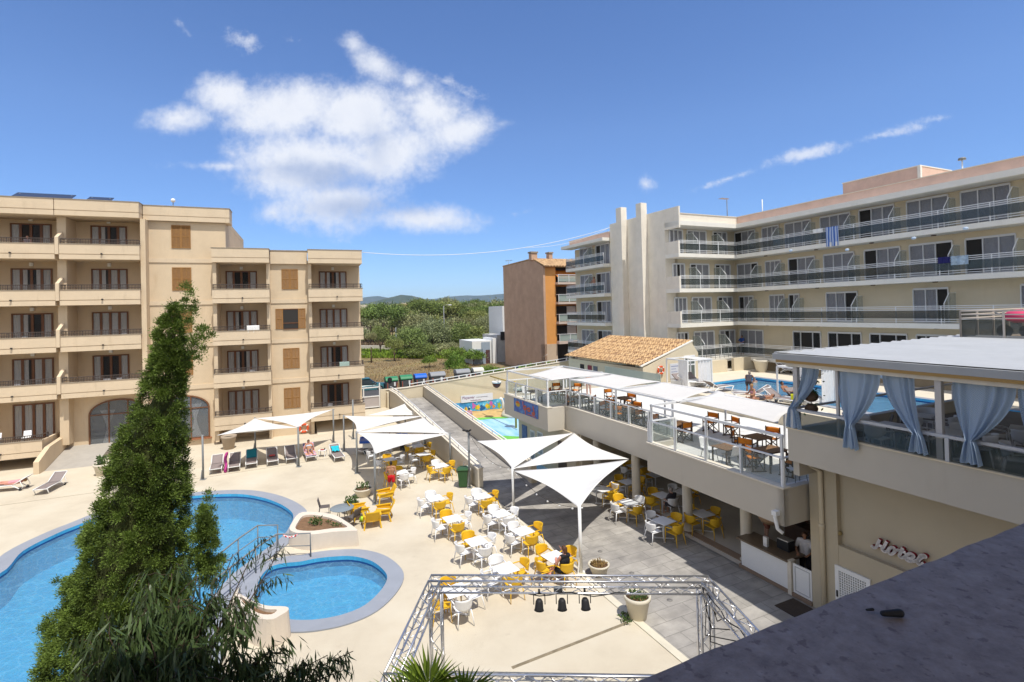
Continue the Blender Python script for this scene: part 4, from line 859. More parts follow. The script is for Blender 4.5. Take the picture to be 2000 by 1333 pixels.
# recycling containers on the far pavement
def container(px, py, lid, wd, lab, front=False):
    p = FA.onY(px, py, 55.6); x, y, z = p.x, p.y, p.z-1.52; t = thing('recycling_container', lab, 'container', FA, (x, y, z), 0, 'recycling containers along the street'); h = wd/2
    body = MB().add([(x-h*.88, y-.45, z+.1), (x+h*.88, y-.45, z+.1), (x+h*.88, y+.45, z+.1), (x-h*.88, y+.45, z+.1), (x-h, y-.58, z+1.02), (x+h, y-.58, z+1.02), (x+h, y+.58, z+1.02), (x-h, y+.58, z+1.02)], [(0,3,2,1),(4,5,6,7),(0,1,5,4),(1,2,6,5),(2,3,7,6),(3,0,4,7)])
    part('body', body, mat('grey container', (.10,.105,.11), .6, .1, 3), t, .03)
    l = MB(); n = 8; prof = [(-.62, 1.06), (-.62, 1.18), (-.50, 1.38), (-.25, 1.5), (0, 1.53), (.25, 1.5), (.50, 1.38), (.62, 1.18), (.62, 1.06)]
    l.ext([(x-h-.04, y+a_, z+b2) for a_, b2 in prof], (wd+.08, 0, 0)); part('lid', l, lid, t, .13)
    part('label', MB().box(x+h*.3, x+h*.58, y-.62, y-.575, z+.55, z+.95), m_white, t); part('reflector', MB().box(x-h*.8, x-h*.7, y-.6, y-.56, z+.3, z+.9).box(x+h*.78, x+h*.88, y-.6, y-.56, z+.3, z+.9), mat('red reflector', (.45,.12,.08), .4), t)
    if front: part('bag_opening', MB().tube([(x-h*.4, y-.66, z+1.27), (x-h*.4, y-.6, z+1.27)], .24, 14), m_black, t)
    for sx in (-1, 1): part('foot', MB().box(x+sx*h*.7-.08, x+sx*h*.7+.08, y-.3, y+.3, z, z+.1), m_black, t)
m_lg = mat('bottle green lid', (.04,.22,.10), .4); m_lb = mat('blue lid', (.02,.13,.55), .35); m_lgy = mat('grey lid', (.27,.28,.30), .45); m_lw = mat('off-white lid', (.60,.59,.53), .45)
container(763.5, 735.7, m_lg, 1.25, 'leftmost grey recycling container with a green lid and round opening', True); container(792, 732.5, m_lg, 1.25, 'grey container with closed green lid, left of the blue one'); container(820, 730, m_lb, 1.25, 'grey recycling container with a bright blue lid'); container(853, 726.5, m_lgy, 1.65, 'wide grey container right of the blue-lidded one'); container(902, 721, m_lgy, 1.6, 'wide grey container left of the off-white lidded one'); container(932, 718, m_lw, 1.2, 'grey container with an off-white rounded lid')
# cars
def car(nm, lab, paint, p, rz, L_=4.2, Hh=1.5, W_=1.72, glass=None, fr=FA):
    t = thing(nm, lab, 'car', fr, p, rz); ORG[t.name] = (0, 0, 0)
    def shell(st, m, name, par=t, w0=1.0):
        b = MB()
        def fn(s, q):
            k = s*(len(st)-1); i = min(int(k), len(st)-2); f = k-i; A, B = st[i], st[i+1]; x = A[0]+(B[0]-A[0])*f; zb, zt, hw = [A[j]+(B[j]-A[j])*f for j in (1, 2, 3)]
            th = math.pi*(q*1.0); y = -math.cos(th)*hw; zz = zb+(zt-zb)*(math.sin(th)**.45); y *= (1-.13*(zz-zb)/max(.01, zt-zb)); return (x, y, zz)
        b.grid(fn, (len(st)-1)*4, 14); n0 = len(b.v); b.f.append(tuple(range(15))); b.sm.append(False); b.f.append(tuple(range(n0-15, n0))); b.sm.append(False)
        return part(name, b, m, par)
    h = L_/2; w = W_/2
    shell([(-h, .35, .62, w*.8), (-h*.93, .25, .86, w*.97), (-h*.5, .22, .93, w), (0, .22, .95, w), (h*.45, .22, .93, w), (h*.9, .25, .80, w*.95), (h, .35, .6, w*.78)], paint, 'body')
    shell([(-h*.86, .8, .92, w*.84), (-h*.68, .8, Hh*.97, w*.84), (-h*.2, .8, Hh, w*.86), (h*.12, .8, Hh*.97, w*.86), (h*.46, .8, .93, w*.86)], glass or mat('car glass', (.02,.03,.035), .08), 'windows')
    shell([(-h*.66, Hh*.93, Hh*.985, w*.74), (-h*.2, Hh*.93, Hh*1.02, w*.77), (h*.13, Hh*.92, Hh*.985, w*.75)], paint, 'roof')
    for sx in (-.62, .62):
        for sy in (-1, 1):
            o = part('wheel', MB().tube([(h*sx, sy*(w-.2), .31), (h*sx, sy*(w+.01), .31)], .31, 16), m_black, t); part('rim', MB().tube([(h*sx, sy*(w+.0), .31), (h*sx, sy*(w+.022), .31)], .19, 12), m_alu, o)
    for sy in (-1, 1):
        part('headlight', MB().sphere((h*.93, sy*w*.68, .66), (.10, .17, .09), 10, 6), mat('lamp glass', (.6,.62,.62), .1), t); part('tail_light', MB().sphere((-h*.95, sy*w*.72, .72), (.07, .13, .12), 10, 6), mat('red lamp', (.4,.02,.02), .2), t); part('mirror', MB().sphere((h*.25, sy*(w+.1), .98), (.07, .11, .08), 8, 6), paint, t)
    return t
m_cgreen = mat('teal car paint', (.02,.10,.12), .2, spec=.6); m_cwhite = mat('white car paint', (.78,.78,.79), .25, spec=.5); m_cdark = mat('dark blue car paint', (.02,.03,.06), .2, spec=.6)
p = FA.z(716, 765, 1.05); car('parked_car', 'teal parked car partly behind the left building, beyond the gate', m_cgreen, (p.x, p.y, 1.06), 0)
p = FA.onY(843, 752, 50.2); car('parked_car', 'white car roof showing over the street wall below the bins', m_cwhite, (p.x, 50.2, p.z-1.4), rad(180), 4.4, glass=mat('white van side', (.70,.70,.71), .3))
p = FA.onY(1010, 716, 56); car('parked_car', 'dark blue car in front of the brown house', m_cdark, (p.x+.6, 56.2, p.z-1.45), rad(180), 4.4, 1.62)
# ================================================================== TERRACE BUILDING
te = thing('terrace_building', 'taupe restaurant terrace building with open ground floor and white railings', 'building', FA, (14.5, 18, 0))
ZT, ZF = 3.75, 3.55; FZ = [(13.9, 10.72, 17.0, 2.62), (15.2, 17.0, 25.7, 2.42), (14.0, 25.7, 31.75, 2.42)]
w = MB(); c = MB()
for v, a, b_, zb in FZ:
    w.box(v, v+.22, a, b_, zb, ZT); c.box(v-.04, v+.3, a-.02, b_+.02, ZT, ZT+.05)
w.box(13.9, 15.2, 10.72, 10.94, 2.62, ZT-.003); w.box(13.902, 15.198, 16.8, 16.998, 2.62, ZT-.003); w.box(14.22, 15.199, 25.702, 25.9, 2.42, ZT-.003); w.box(14.22, 22.2, 31.55, 31.748, 2.42, ZT-.003)
part('fascia', w, m_terr, te); part('coping', c, m_capw, te)
fl = MB()
for v, a, b_, zb in FZ: fl.box(v+.22, 22.2, a+.02, b_-.02, zb+.004, ZF)
m_bdk, N_, L_ = node_mat('white terrace boards'); b = N_['Principled BSDF']; tcd = N_.new('ShaderNodeTexCoord').outputs['Object']; bk = N_.new('ShaderNodeTexBrick'); bk.inputs['Scale'].default_value = 1; bk.inputs['Brick Width'].default_value = 1.2; bk.inputs['Row Height'].default_value = .4; bk.inputs['Mortar Size'].default_value = .006
for k_, v_ in (('Color1', (.66,.65,.62,1)), ('Color2', (.72,.71,.68,1)), ('Mortar', (.42,.41,.39,1))): bk.inputs[k_].default_value = v_
L_.new(tcd, bk.inputs['Vector']); L_.new(bk.outputs[0], b.inputs['Base Color']); b.inputs['Roughness'].default_value = .6
part('terrace_floor', fl, m_bdk, te)
def bcol(u, v=15.52, r=.2): part('column', MB().lathe([(r*1.25, 0), (r*1.25, .06), (r, .08), (r, 2.6), (r, 2.62)], (v, u, .0), 20), mat('cream column', (.64,.58,.47), .7, .05, 2), te)
for u in (13.55, 16.5, 19.85, 23.1): bcol(u)
w = MB(); w.box(20.6, 20.9, 10.72, 31.75, -.4, 3.5); w.box(15.0, 15.25, 24.4, 31.7, -.5, 2.42); w.box(15.25, 20.6, 31.5, 31.7, -.5, 2.42); w.box(15.25, 20.6, 24.2, 24.4, -.3, 2.42); part('wall', w, m_wallc, te)
o = part('door', MB().box(14.96, 14.999, 29.3, 29.9, -.35, 1.6), m_whitef, te); part('pane', MB().box(14.945, 14.96, 29.37, 29.83, -.25, 1.5), m_pane, o)
o = part('window', MB().box(14.96, 14.999, 28.2, 28.9, .3, 1.7), m_whitef, te); part('pane', MB().box(14.945, 14.96, 28.27, 28.83, .37, 1.63), m_pane, o)
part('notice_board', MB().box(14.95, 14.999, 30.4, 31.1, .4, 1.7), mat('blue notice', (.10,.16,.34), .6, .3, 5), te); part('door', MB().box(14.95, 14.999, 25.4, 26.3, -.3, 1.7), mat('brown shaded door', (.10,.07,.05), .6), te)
part('back_door', MB().box(20.55, 20.599, 21.2, 22.2, 0, 2.1), m_dark, te); part('back_panel', MB().box(20.56, 20.599, 22.6, 24., 0, 2.2), mat('grey panel', (.33,.33,.33), .7), te)
fl = MB(); fl.quad((15.0, 10.7, .03), (20.6, 10.7, .03), (20.6, 25.4, .03), (15.0, 25.4, .03)); struct('restaurant_floor', fl, mat('shiny beige floor', (.58,.54,.48), .25, .06, 1), FA)
st2 = MB(); st2.box(15.25, 15.62, 13.4, 24.4, -.02, .055); struct('threshold_step', st2, mat('brown threshold', (.28,.20,.14), .7, .1, 4), FA)
# railings with glass and wide white posts
def trail(pts, z=ZT+.05, hgt=.86, step=1.55):
    o = None; r = MB(); g = MB(); pbs = []
    for a, b_ in zip(pts[:-1], pts[1:]):
        A, B = Vector((a[0], a[1], z)), Vector((b_[0], b_[1], z)); n = max(1, int(round((B-A).length/step))); d = (B-A).normalized()
        r.bar(A+Vector((0, 0, hgt)), B+Vector((0, 0, hgt)), .06, .05)
        for i in range(n+1): p = A.lerp(B, i/n); pbs.append(MB().bar(p, p+Vector((0, 0, hgt-.03)), .11, .06, up=d))
        nn = Vector((-d.y, d.x, 0))*.01; g.ext([A+d*.1+Vector((0,0,.06)), B-d*.1+Vector((0,0,.06)), B-d*.1+Vector((0,0,hgt-.08)), A+d*.1+Vector((0,0,hgt-.08))], nn)
    o = part('terrace_railing', r, m_rail, te); [part('post', q, m_rail, o) for q in pbs]; part('glass', g, m_clear, o)
trail([(14.12, 31.6), (14.12, 25.82), (15.35, 25.82), (15.35, 17.12)]); trail([(14.02, 17.0), (14.02, 10.82), (15.3, 10.82)])
trail([(14.12, 31.6), (21.9, 31.6)]); trail([(15.35, 16.9), (14.02, 16.9)], step=3)
w = MB(); w.box(22.0, 22.2, 10.8, 31.5, ZF, 4.3); part('back_wall', w, m_wallc, te); part('glass_screen', MB().box(22.06, 22.1, 25.5, 31.5, 4.31, 5.1), m_frost, te)
part('grille', MB().box(21.95, 21.999, 24.0, 25.3, 3.7, 4.1), mat('grey grille', (.22,.22,.22), .6), te)
# white steel frames that carry the terrace sails
BZ = 5.32
sfr = thing('steel_pergola', 'white steel post and beam structure carrying the flat terrace sails', 'pergola', FA, (15.4, 21, ZF)); fr_posts = [(14.15, 31.5), (14.15, 25.9), (15.4, 25.5), (15.4, 21.1), (15.4, 17.1), (14.05, 16.85), (14.05, 13.9), (14.05, 10.85), (18.5, 31.5), (18.5, 25.7), (18.5, 21.1), (18.5, 17.1), (18.2, 13.9), (18.2, 10.9)]
for v, u in fr_posts: part('post', MB().bar((v, u, ZF), (v, u, BZ), .07), m_rail, sfr)
for a, b_ in (((14.15, 31.55), (14.15, 25.85)), ((15.4, 25.55), (15.4, 17.05)), ((14.05, 16.9), (14.05, 10.8)), ((18.5, 31.55), (18.5, 17.05)), ((18.2, 16.9), (18.2, 10.85)), ((14.15, 31.5), (18.5, 31.5)), ((14.15, 25.9), (18.5, 25.9)), ((15.4, 21.1), (18.5, 21.1)), ((15.4, 17.1), (18.5, 17.1)), ((14.05, 16.85), (18.2, 16.85))): part('beam', MB().bar(a+(BZ,), b_+(BZ,), .07, .09), m_rail, sfr)
def fsail(px, lab, z=BZ+.03, cs=.10, sag=.16, m=None, grp='flat shade sails over the terrace'):
    P = [FA.z(x, y, z) for x, y in px]; mb = MB()
    def fn(s, t):
        s2 = .5+(s-.5)*(1-cs*4*t*(1-t)); t2 = .5+(t-.5)*(1-cs*4*s*(1-s)); q = P[0]*(1-s2)*(1-t2)+P[1]*s2*(1-t2)+P[2]*s2*t2+P[3]*(1-s2)*t2
        return (q.x, q.y, q.z-sag*16*s*(1-s)*t*(1-t)/4)
    mb.grid(fn, 16, 16); o = single('shade_sail', mb, m or m_sailg, lab, 'shade sail', FA, tuple(P[0]), grp); s_ = o.modifiers.new('thick', 'SOLIDIFY'); s_.thickness = .012
fsail([(1030,733),(1086,716.5),(1196,731),(1076,743.5)], 'pale flat sail farthest along the terrace, above the dark table'); fsail([(1112,742),(1196,731.5),(1290,746),(1204,760)], 'pale flat sail over the middle of the terrace, beside the life-ring wall')
fsail([(1210,761),(1296,747),(1398,761),(1325,786)], 'whitest flat sail on the terrace, in front of the tiled roof'); fsail([(1340,785),(1400,763),(1560,800),(1520,828)], 'largest pale flat sail, nearest the curtained pergola'); 
# the sign on the fascia
sb = thing('fish_sign', 'blue painted sign with orange lettering on the taupe terrace corner', 'sign', FA, (13.96, 28, 2.6)); s0, s1, s2, s3 = [FA.onX(x, y, 13.96) for x, y in ((1003.5,777.5),(1050.5,792.5),(1050.5,819.5),(1004,802.5))]
m_bs, N_, L_ = node_mat('blue sign paint'); b = N_['Principled BSDF']; tcd = N_.new('ShaderNodeTexCoord').outputs['Object']; L_.new(RAMP(N_, L_, NZ(N_, L_, tcd, 3.5, 6, .7), [(.38, (.035,.06,.26)), (.52, (.06,.14,.42)), (.66, (.09,.30,.56))]), b.inputs['Base Color'])
part('board', MB().ext([(13.96, p.y, p.z) for p in (s0, s1, s2, s3)], (.035, 0, 0)), m_bs, sb)
m_so = mat('sign orange', (.55,.12,.03), .6); ay, by = s0.y, s1.y; zt_, zb_ = (s0.z+s1.z)/2, (s2.z+s3.z)/2
def SP(s, t): return (13.95, ay+(by-ay)*s, zb_+(zt_-zb_)*t)
def disc(nm, s, t, rs_, rt, m, k=0, amp=.0, lay=0, half=None):
    P = []
    for i in range(20):
        a_ = 2*math.pi*i/20; r_ = 1+amp*math.cos(k*a_); tt = math.sin(a_)*rt*r_
        if half == 'up': tt = max(0, tt)
        if half == 'dn': tt = min(0, tt)
        q = SP(s+math.cos(a_)*rs_*r_, t+tt); P.append((q[0]-.004*lay, q[1], q[2]))
    part(nm, MB().ext(P, (.004, 0, 0)), m, sb)
disc('emblem', .18, .62, .10, .22, mat('sign ochre', (.50,.34,.03), .6), 9, .12, 1); disc('emblem', .18, .66, .08, .16, m_so, 0, 0, 2, 'up')
# hand-painted lettering: strokes
def stroke(pts, w_=.05, lay=1):
    mb = MB()
    for a_, b_ in zip(pts[:-1], pts[1:]):
        A, B = Vector(SP(*a_)), Vector(SP(*b_)); mb.bar(A-Vector((.004*lay, 0, 0)), B-Vector((.004*lay, 0, 0)), w_, .01, up=(1, 0, 0))
    part('lettering', mb, m_so, sb)
stroke([(.40,.95),(.41,.62)], .07); stroke([(.42,.5),(.47,.66),(.53,.62),(.54,.46),(.47,.36),(.43,.46)], .10); stroke([(.49,.4),(.50,.02)], .09); stroke([(.58,.55),(.60,.4),(.66,.36),(.70,.5),(.66,.6),(.60,.56)], .10); stroke([(.76,.3),(.82,.36),(.86,.48),(.83,.62),(.82,.85)], .09); stroke([(.78,.22),(.86,.24),(.88,.4)], .08); stroke([(.60,.14),(.92,.10)], .04)
# ================================================================== PERGOLA BUILDING (right) AND HOTEL SIGN WALL
pg = thing('pergola_building', 'two-level taupe block with curtained pergola above the Hotel sign wall', 'building', FA, (15, 8, 0))
PF = 5.2
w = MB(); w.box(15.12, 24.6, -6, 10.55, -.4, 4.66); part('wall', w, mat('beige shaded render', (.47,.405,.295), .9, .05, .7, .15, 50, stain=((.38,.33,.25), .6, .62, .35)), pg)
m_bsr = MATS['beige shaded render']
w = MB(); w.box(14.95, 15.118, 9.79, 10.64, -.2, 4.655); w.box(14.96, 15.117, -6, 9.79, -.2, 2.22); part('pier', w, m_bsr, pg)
w = MB(); w.box(14.0, 14.2, -6, 10.6, 4.66, 5.62); w.box(14.2, 24.6, 10.4, 10.598, 4.2, 5.62); part('parapet', w, m_terr, pg)
part('coping', MB().box(13.97, 14.24, -6, 10.63, 5.62, 5.655), mat('cream lip', (.70,.60,.44), .7), pg)
part('pergola_floor', MB().box(14.2, 24.6, -6, 10.39, 4.67, PF), mat('pergola floor boards', (.23,.20,.17), .6, .1, 3), pg)
for v, u in ((14.12, 10.35), (14.12, 9.12), (14.12, 6.72), (14.12, 3.2), (24.3, 10.35), (24.3, 6.7), (24.3, 3.2), (19.3, 10.35)): part('pergola_post', MB().bar((v, u, PF), (v, u, 7.62), .13 if u != 9.12 else .07), mat('light grey post', (.52,.50,.49), .5), pg)
for q in ((14.0, 14.16, -6, 10.6, 7.5, 7.66), (24.2, 24.4, -6, 10.6, 7.5, 7.66), (14.161, 24.199, 10.3, 10.45, 7.52, 7.66)): part('pergola_beam', MB().box(*q), m_capw, pg)
rl = MB(); rl.bar((14.06, -6, 6.22), (14.06, 10.5, 6.22), .10, .07); rl.bar((14.1, 10.5, 6.22), (24.4, 10.5, 6.22), .07, .06)
for u in (10.45, 6.55, 3, 0): rl.bar((14.06, u, 5.65), (14.06, u, 6.2), .13, .08)
for v in (17., 20, 23): rl.bar((v, 10.5, PF), (v, 10.5, 6.2), .07)
part('rail', rl, mat('silver rail', (.50,.51,.54), .4, metal=.3), pg); part('rail_glass', MB().box(14.05, 14.065, -6, 10.5, 5.66, 6.15), glassmat('dark rail glass', (.10,.13,.13), .30), pg)
rf = MB(); n = 56
def rfn(s, t):
    u = -6+16.98*s; return (14.02+10.45*t, u, 7.80+.09*abs(((t*17) % 1)-.5)*2+.10*t)
rf.grid(rfn, 2, 192, False); rf.box(13.94, 14.02, -6, 11.0, 7.68, 7.86); rf.box(14.02, 24.47, 10.9, 11.0, 7.70, 7.90)
part('pergola_roof', rf, mat('white corrugated sheet', (.40,.41,.42), .5, .06, 1.2, stain=((.5,.48,.45), 1.2, .62, .3)), pg)
part('wooden_edge', MB().box(13.95, 14.0, -6, 10.9, 7.60, 7.68), mat('ochre timber edge', (.40,.25,.09), .7), pg)
def knot_curtain(u0, u1, tu, tz, tail, lab, v=14.13, zt=7.48, sw=.16):
    """curtain hung from the beam, gathered into a knot at the rail, tail hanging below"""
    mb = MB(); uvs = []
    nu, nv = 48, 30
    tot = zt-(tz-tail); kq = (zt-tz)/tot
    def fn(s, t):
        z = zt-tot*t
        if t < kq:
            q = t/kq; e = q**1.9; w0 = (1-e)+e*sw/abs(u1-u0); cu = (u0+u1)/2*(1-e)+tu*e
        else:
            q = (t-kq)/(1-kq); w0 = sw*(1+1.6*q**.6)/abs(u1-u0); cu = tu
        dep = .05+.06*min(1, t/kq)
        vo = v-.24*min(1, (t/kq)**1.5) if v < 14.5 else v
        return (vo+dep*math.sin(s*34)*(.5+.5*math.sin(s*9+1)), cu+(s-.5)*(u1-u0)*w0, z+.02*math.sin(s*20)*(t > .95))
    mb.grid(fn, nu, nv); o = single('curtain', mb, m_ikat, lab, 'curtain', FA, (v, tu, tz), 'blue patterned curtains tied to the pergola rail')
    uvl = o.data.uv_layers.new(name='UVMap'); idx = np.zeros(len(o.data.loops), dtype=int); o.data.loops.foreach_get('vertex_index', idx)
    uv = np.stack([(idx//(nv+1))/nu*abs(u1-u0)/1.1, (idx % (nv+1))/nv*1.6], 1); uvl.data.foreach_set('uv', uv.ravel())
    kn = MB().sphere((v-.24 if v < 14.5 else v, tu, tz), (.10, .10, .07), 10, 8); part('knot', kn, m_ikat, o)
    return o
cx = lambda x, y: FA.onX(x, y, 14.13)
for x0, x1, kx, ky, tl, lab in ((1634,1719,1671,829,.62,'wide blue patterned curtain knotted at the rail, left of the pergola front'),(1723,1785,1803,846,.45,'narrow blue curtain swept right and knotted beside the thick pergola post'),(1859,1984,1906,858,.52,'widest blue patterned curtain, right of the thick pergola post'),(1986,2090,2040,880,.5,'blue curtain cut off by the right edge of the photo')):
    a, b_, k_ = cx(x0, 720), cx(x1, 725), cx(kx, ky); knot_curtain(a.y, b_.y, k_.y, k_.z, tl, lab)
a, b_, k_ = FA.onX(1564, 712, 14.2), FA.onX(1597, 712, 14.2), FA.onX(1557, 795, 14.2); knot_curtain(a.y, b_.y, k_.y, k_.z, .6, 'blue curtain wrapped round the leftmost pergola post', 14.25, 7.48, .2)
knot_curtain(FA.onX(1716, 730, 24.1).y, FA.onX(1733, 730, 24.1).y, FA.onX(1722, 768, 24.1).y, 6.3, .3, 'dark blue curtain at the back of the pergola, seen beyond the tables', 24.1); knot_curtain(FA.onX(1836, 730, 24.1).y, FA.onX(1852, 730, 24.1).y, FA.onX(1834, 752, 24.1).y, 6.4, .2, 'short bunched blue curtain at the pergola back, right of the thick post', 24.1)
# hanging baskets at the left end of the pergola
hb = thing('hanging_planter', 'leafy plant in stacked round baskets hung at the pergola corner', 'planter', FA, (14.35, 10.15, 5.9))
for dz, r_ in ((7.05, .17), (6.62, .2), (6.25, .18)): part('basket', MB().sphere((14.4, 10.1, dz), (r_, r_, r_*.85), 14, 10), mat('brown wicker', (.13,.08,.05), .9, .3, 20, .8, 40), hb)
part('cord', MB().tube([(14.4, 10.1, 6.2), (14.4, 10.1, 7.6)], .012, 5), m_iron, hb)
lf = MB()
for i in range(150):
    c_ = Vector((14.4, 10.1, random.choice((7.15, 6.75, 6.4))))+Vector((random.gauss(0, .13), random.gauss(0, .15), random.gauss(0, .08))); d = Vector((random.gauss(0, 1), random.gauss(0, 1), random.uniform(-.8, .4))).normalized()*.14; s_ = d.cross(Vector((0, 0, 1))).normalized()*.035
    lf.quad(c_, c_+d*.5+s_, c_+d, c_+d*.5-s_)
part('leaves', lf, mat('basket leaves', (.06,.13,.025), .6, .3, 8), hb)
# down pipes, spout, lattice door, wall lamp, sign
t = thing('drain_pipe', 'tall cream drain pipe down the wall right of the bar door', 'pipe', FA, (14.86, 10.2, 0)); part('pipe', MB().tube([(14.87, 10.22, 0), (14.87, 10.22, 4.3), (14.6, 10.5, 4.5)], .07, 10), m_wallc, t); part('collar', MB().tube([(14.87, 10.22, 2.6), (14.87, 10.22, 2.72)], .085, 10), m_wallc, t)
p = FA.onX(1518, 1002, 13.88); t = thing('overflow_pipe', 'short white elbow pipe on the terrace fascia near its right end', 'pipe', FA, (13.86, p.y, p.z-.5)); part('pipe', MB().tube([(13.92, p.y, p.z), (13.80, p.y, p.z), (13.78, p.y, p.z-.12), (13.80, p.y-.06, p.z-.45), (13.86, p.y-.2, p.z-.55)], .055, 10), m_white, t); part('socket', MB().box(13.72, 13.898, p.y-.08, p.y+.08, p.z-.06, p.z+.08), m_white, t)
a, b_ = FA.onX(1632, 1102, 14.95), FA.onX(1701, 1128, 14.95); zt_ = a.z; t = thing('lattice_door', 'white door with a square lattice grille in the beige wall', 'door', FA, (14.94, 9.4, .0))
f = MB(); y0, y1 = b_.y, a.y
for q in ((y0, y0+.11), (y1-.11, y1)): f.box(14.9, 14.955, q[0], q[1], 0, zt_)
f.box(14.9, 14.955, y0+.11, y1-.11, zt_-.13, zt_); f.box(14.9, 14.955, y0+.11, y1-.11, 0, .2); part('frame', f, m_white, t)
g_ = MB(); nn = 12
for i in range(nn+1): q = y0+.11+(y1-y0-.22)*i/nn; g_.box(14.92, 14.94, q-.012, q+.012, .2, zt_-.13)
for z in np.arange(.25, zt_-.13, .07): g_.box(14.918, 14.942, y0+.11, y1-.11, z-.011, z+.011)
part('lattice', g_, m_white, t); part('handle', MB().box(14.87, 14.9, y1-.08, y1-.04, .72, .9), m_black, t); part('backing', MB().quad((14.948, y0, 0), (14.948, y1, 0), (14.948, y1, zt_-.1), (14.948, y0, zt_-.1)), mat('grey backing', (.28,.27,.26), .8), t)
p = FA.onX(1642, 1041, 15.1); single('wall_spotlight', MB().sphere((15.05, p.y, p.z), .07, 10, 8), mat('brass spot', (.35,.27,.12), .4, metal=.5), 'small round brass spotlight at the recess edge by the Hotel sign', 'lamp', FA, (15.05, p.y, p.z))
hs = thing('hotel_letters', 'white raised script letters reading Hotel with red edges', 'sign', FA, (15.1, 8.2, 2.3))
def HP(x, y): q = FA.onX(1690+x*.07, 1040+y*.07, 15.0); return (15.0, q.y, q.z)
m_redl = mat('red letter side', (.30,.02,.035), .5)
for nm, st in dict(H=[[(175,375),(230,430),(300,420),(345,330),(395,215)],[(345,350),(470,400)],[(590,270),(520,400),(470,480),(540,545),(620,520)]], o=[[(740,420),(660,470),(660,580),(740,610),(820,540),(800,440),(740,420)],[(820,520),(900,500),(960,500)]], t=[[(1040,450),(990,560),(950,660),(1010,710),(1100,690)],[(940,515),(1110,560)]], e=[[(1130,720),(1300,720),(1350,660),(1260,600),(1150,640),(1130,740),(1220,810),(1340,815),(1430,790)]], l=[[(1430,850),(1560,720),(1680,690),(1640,645),(1560,650),(1500,720),(1450,840),(1520,900),(1620,870)]]).items():
    fw = MB(); bw = MB()
    for pts in st:
        cp = [Vector(HP(*p)) for p in pts]; cp = [Vector(p) for p in catmull(cp, 4, False)] if len(cp) > 2 else cp
        for a_, b2 in zip(cp[:-1], cp[1:]):
            d = (b2-a_).normalized()*.012; fw.bar(a_-d, b2+d, .075, .012, up=(1, 0, 0)); bw.bar(a_-d+Vector((.055, 0, 0)), b2+d+Vector((.055, 0, 0)), .073, .095, up=(1, 0, 0))
    o = part('letter', fw, mat('letter face white', (.72,.68,.66), .5), hs); part('letter_side', bw, m_redl, o)
# upper roof terrace behind the pergola roof
p = FA.onX(1868, 668, 23.2); zr = p.z; ur = p.y
ut = thing('roof_terrace', 'upper roof terrace with grey glass railing behind the corrugated pergola roof', 'terrace', FA, (23.2, ur, zr-.4))
part('slab', MB().box(23.2, 33, -6, ur, zr-.35, zr+.02), m_hotel, ut); part('coping', MB().box(23.15, 23.4, -6, ur+.05, zr+.03, zr+.1).box(23.4, 33, ur-.2, ur+.05, zr+.03, zr+.1), mat('peach coping', (.66,.54,.43), .8), ut)
r = MB()
for a, b_ in (((23.3, -6), (23.3, ur-.1)), ((23.3, ur-.1), (33, ur-.1))):
    A, B = Vector(a+(zr+.1,)), Vector(b_+(zr+.1,)); L_ = (B-A).length; n = int(L_/1.2)
    for h_ in (1.05, .92, .78): r.bar(A+Vector((0, 0, h_)), B+Vector((0, 0, h_)), .04)
    for i in range(n+1): q = A.lerp(B, i/n); r.bar(q, q+Vector((0, 0, 1.05)), .05)
o = part('railing', r, mat('warm grey rail', (.48,.43,.38), .5), ut); part('glass', MB().box(23.33, 23.34, -6, ur-.1, zr+.12, zr+.82).box(23.3, 33, ur-.075, ur-.065, zr+.12, zr+.82), m_gglass, o)
q = FA.onX(1990, 618, 25.0); bk_ = thing('pink_pushchair', 'pink folded pushchair with a wheel behind the upper roof railing', 'pushchair', FA, (25, q.y, zr+.1)); part('hood', MB().sphere((25, q.y, q.z), (.4, .42, .25), 14, 10), mat('pink fabric', (.55,.05,.13), .8), bk_); part('wheel', MB().tube([(24.8, q.y-.3, zr+.36), (24.84, q.y-.3, zr+.36)], .24, 16).tube([(24.8, q.y+.35, zr+.36), (24.84, q.y+.35, zr+.36)], .24, 16), m_black, bk_); part('frame', MB().tube([(24.82, q.y-.3, zr+.36), (25, q.y+.2, q.z-.1), (25, q.y+.7, q.z+.15)], .025, 6), m_silver, bk_)
# ================================================================== BAR
ba = thing('bar_counter', 'white bar counter with a brown stone top under the terrace corner', 'bar', FA, (15.2, 12.4, 0))
part('front', MB().box(14.95, 15.5, 11.45, 13.3, .12, 1.02), m_white, ba, .01); part('top', MB().box(14.85, 15.75, 11.42, 13.42, 1.025, 1.08), mat('brown granite top', (.16,.115,.075), .3, .3, 30), ba); part('plinth', MB().box(14.93, 15.5, 11.45, 13.4, 0, .118), mat('brown plinth', (.24,.17,.12), .7), ba); part('end_post', MB().box(14.9, 15.15, 11.32, 11.448, 0, 1.09), m_capw, ba)
t = thing('bar_half_door', 'white half-height door beside the bar counter', 'door', FA, (14.98, 11, 0)); part('leaf', MB().box(14.96, 15.0, 10.66, 11.3, .12, 1.05), m_white, t, .006); part('trim', MB().box(14.945, 14.959, 10.72, 10.74, .2, .98).box(14.945, 14.959, 11.2, 11.22, .2, .98).box(14.945, 14.959, 10.74, 11.2, .2, .22).box(14.945, 14.959, 10.74, 11.2, .96, .98), mat('trim shadow grey', (.45,.45,.46), .5), t); part('sill', MB().box(14.9, 15.3, 10.64, 11.31, 0, .11), MATS['brown plinth'], t)
single('doormat', MB().box(13.95, 14.8, 10.35, 11.2, -.008, .012), mat('dark brown mat', (.06,.045,.035), 1, .2, 20), 'dark brown doormat on the shaded paving by the bar door', 'doormat', FA, (14.4, 10.8, 0))
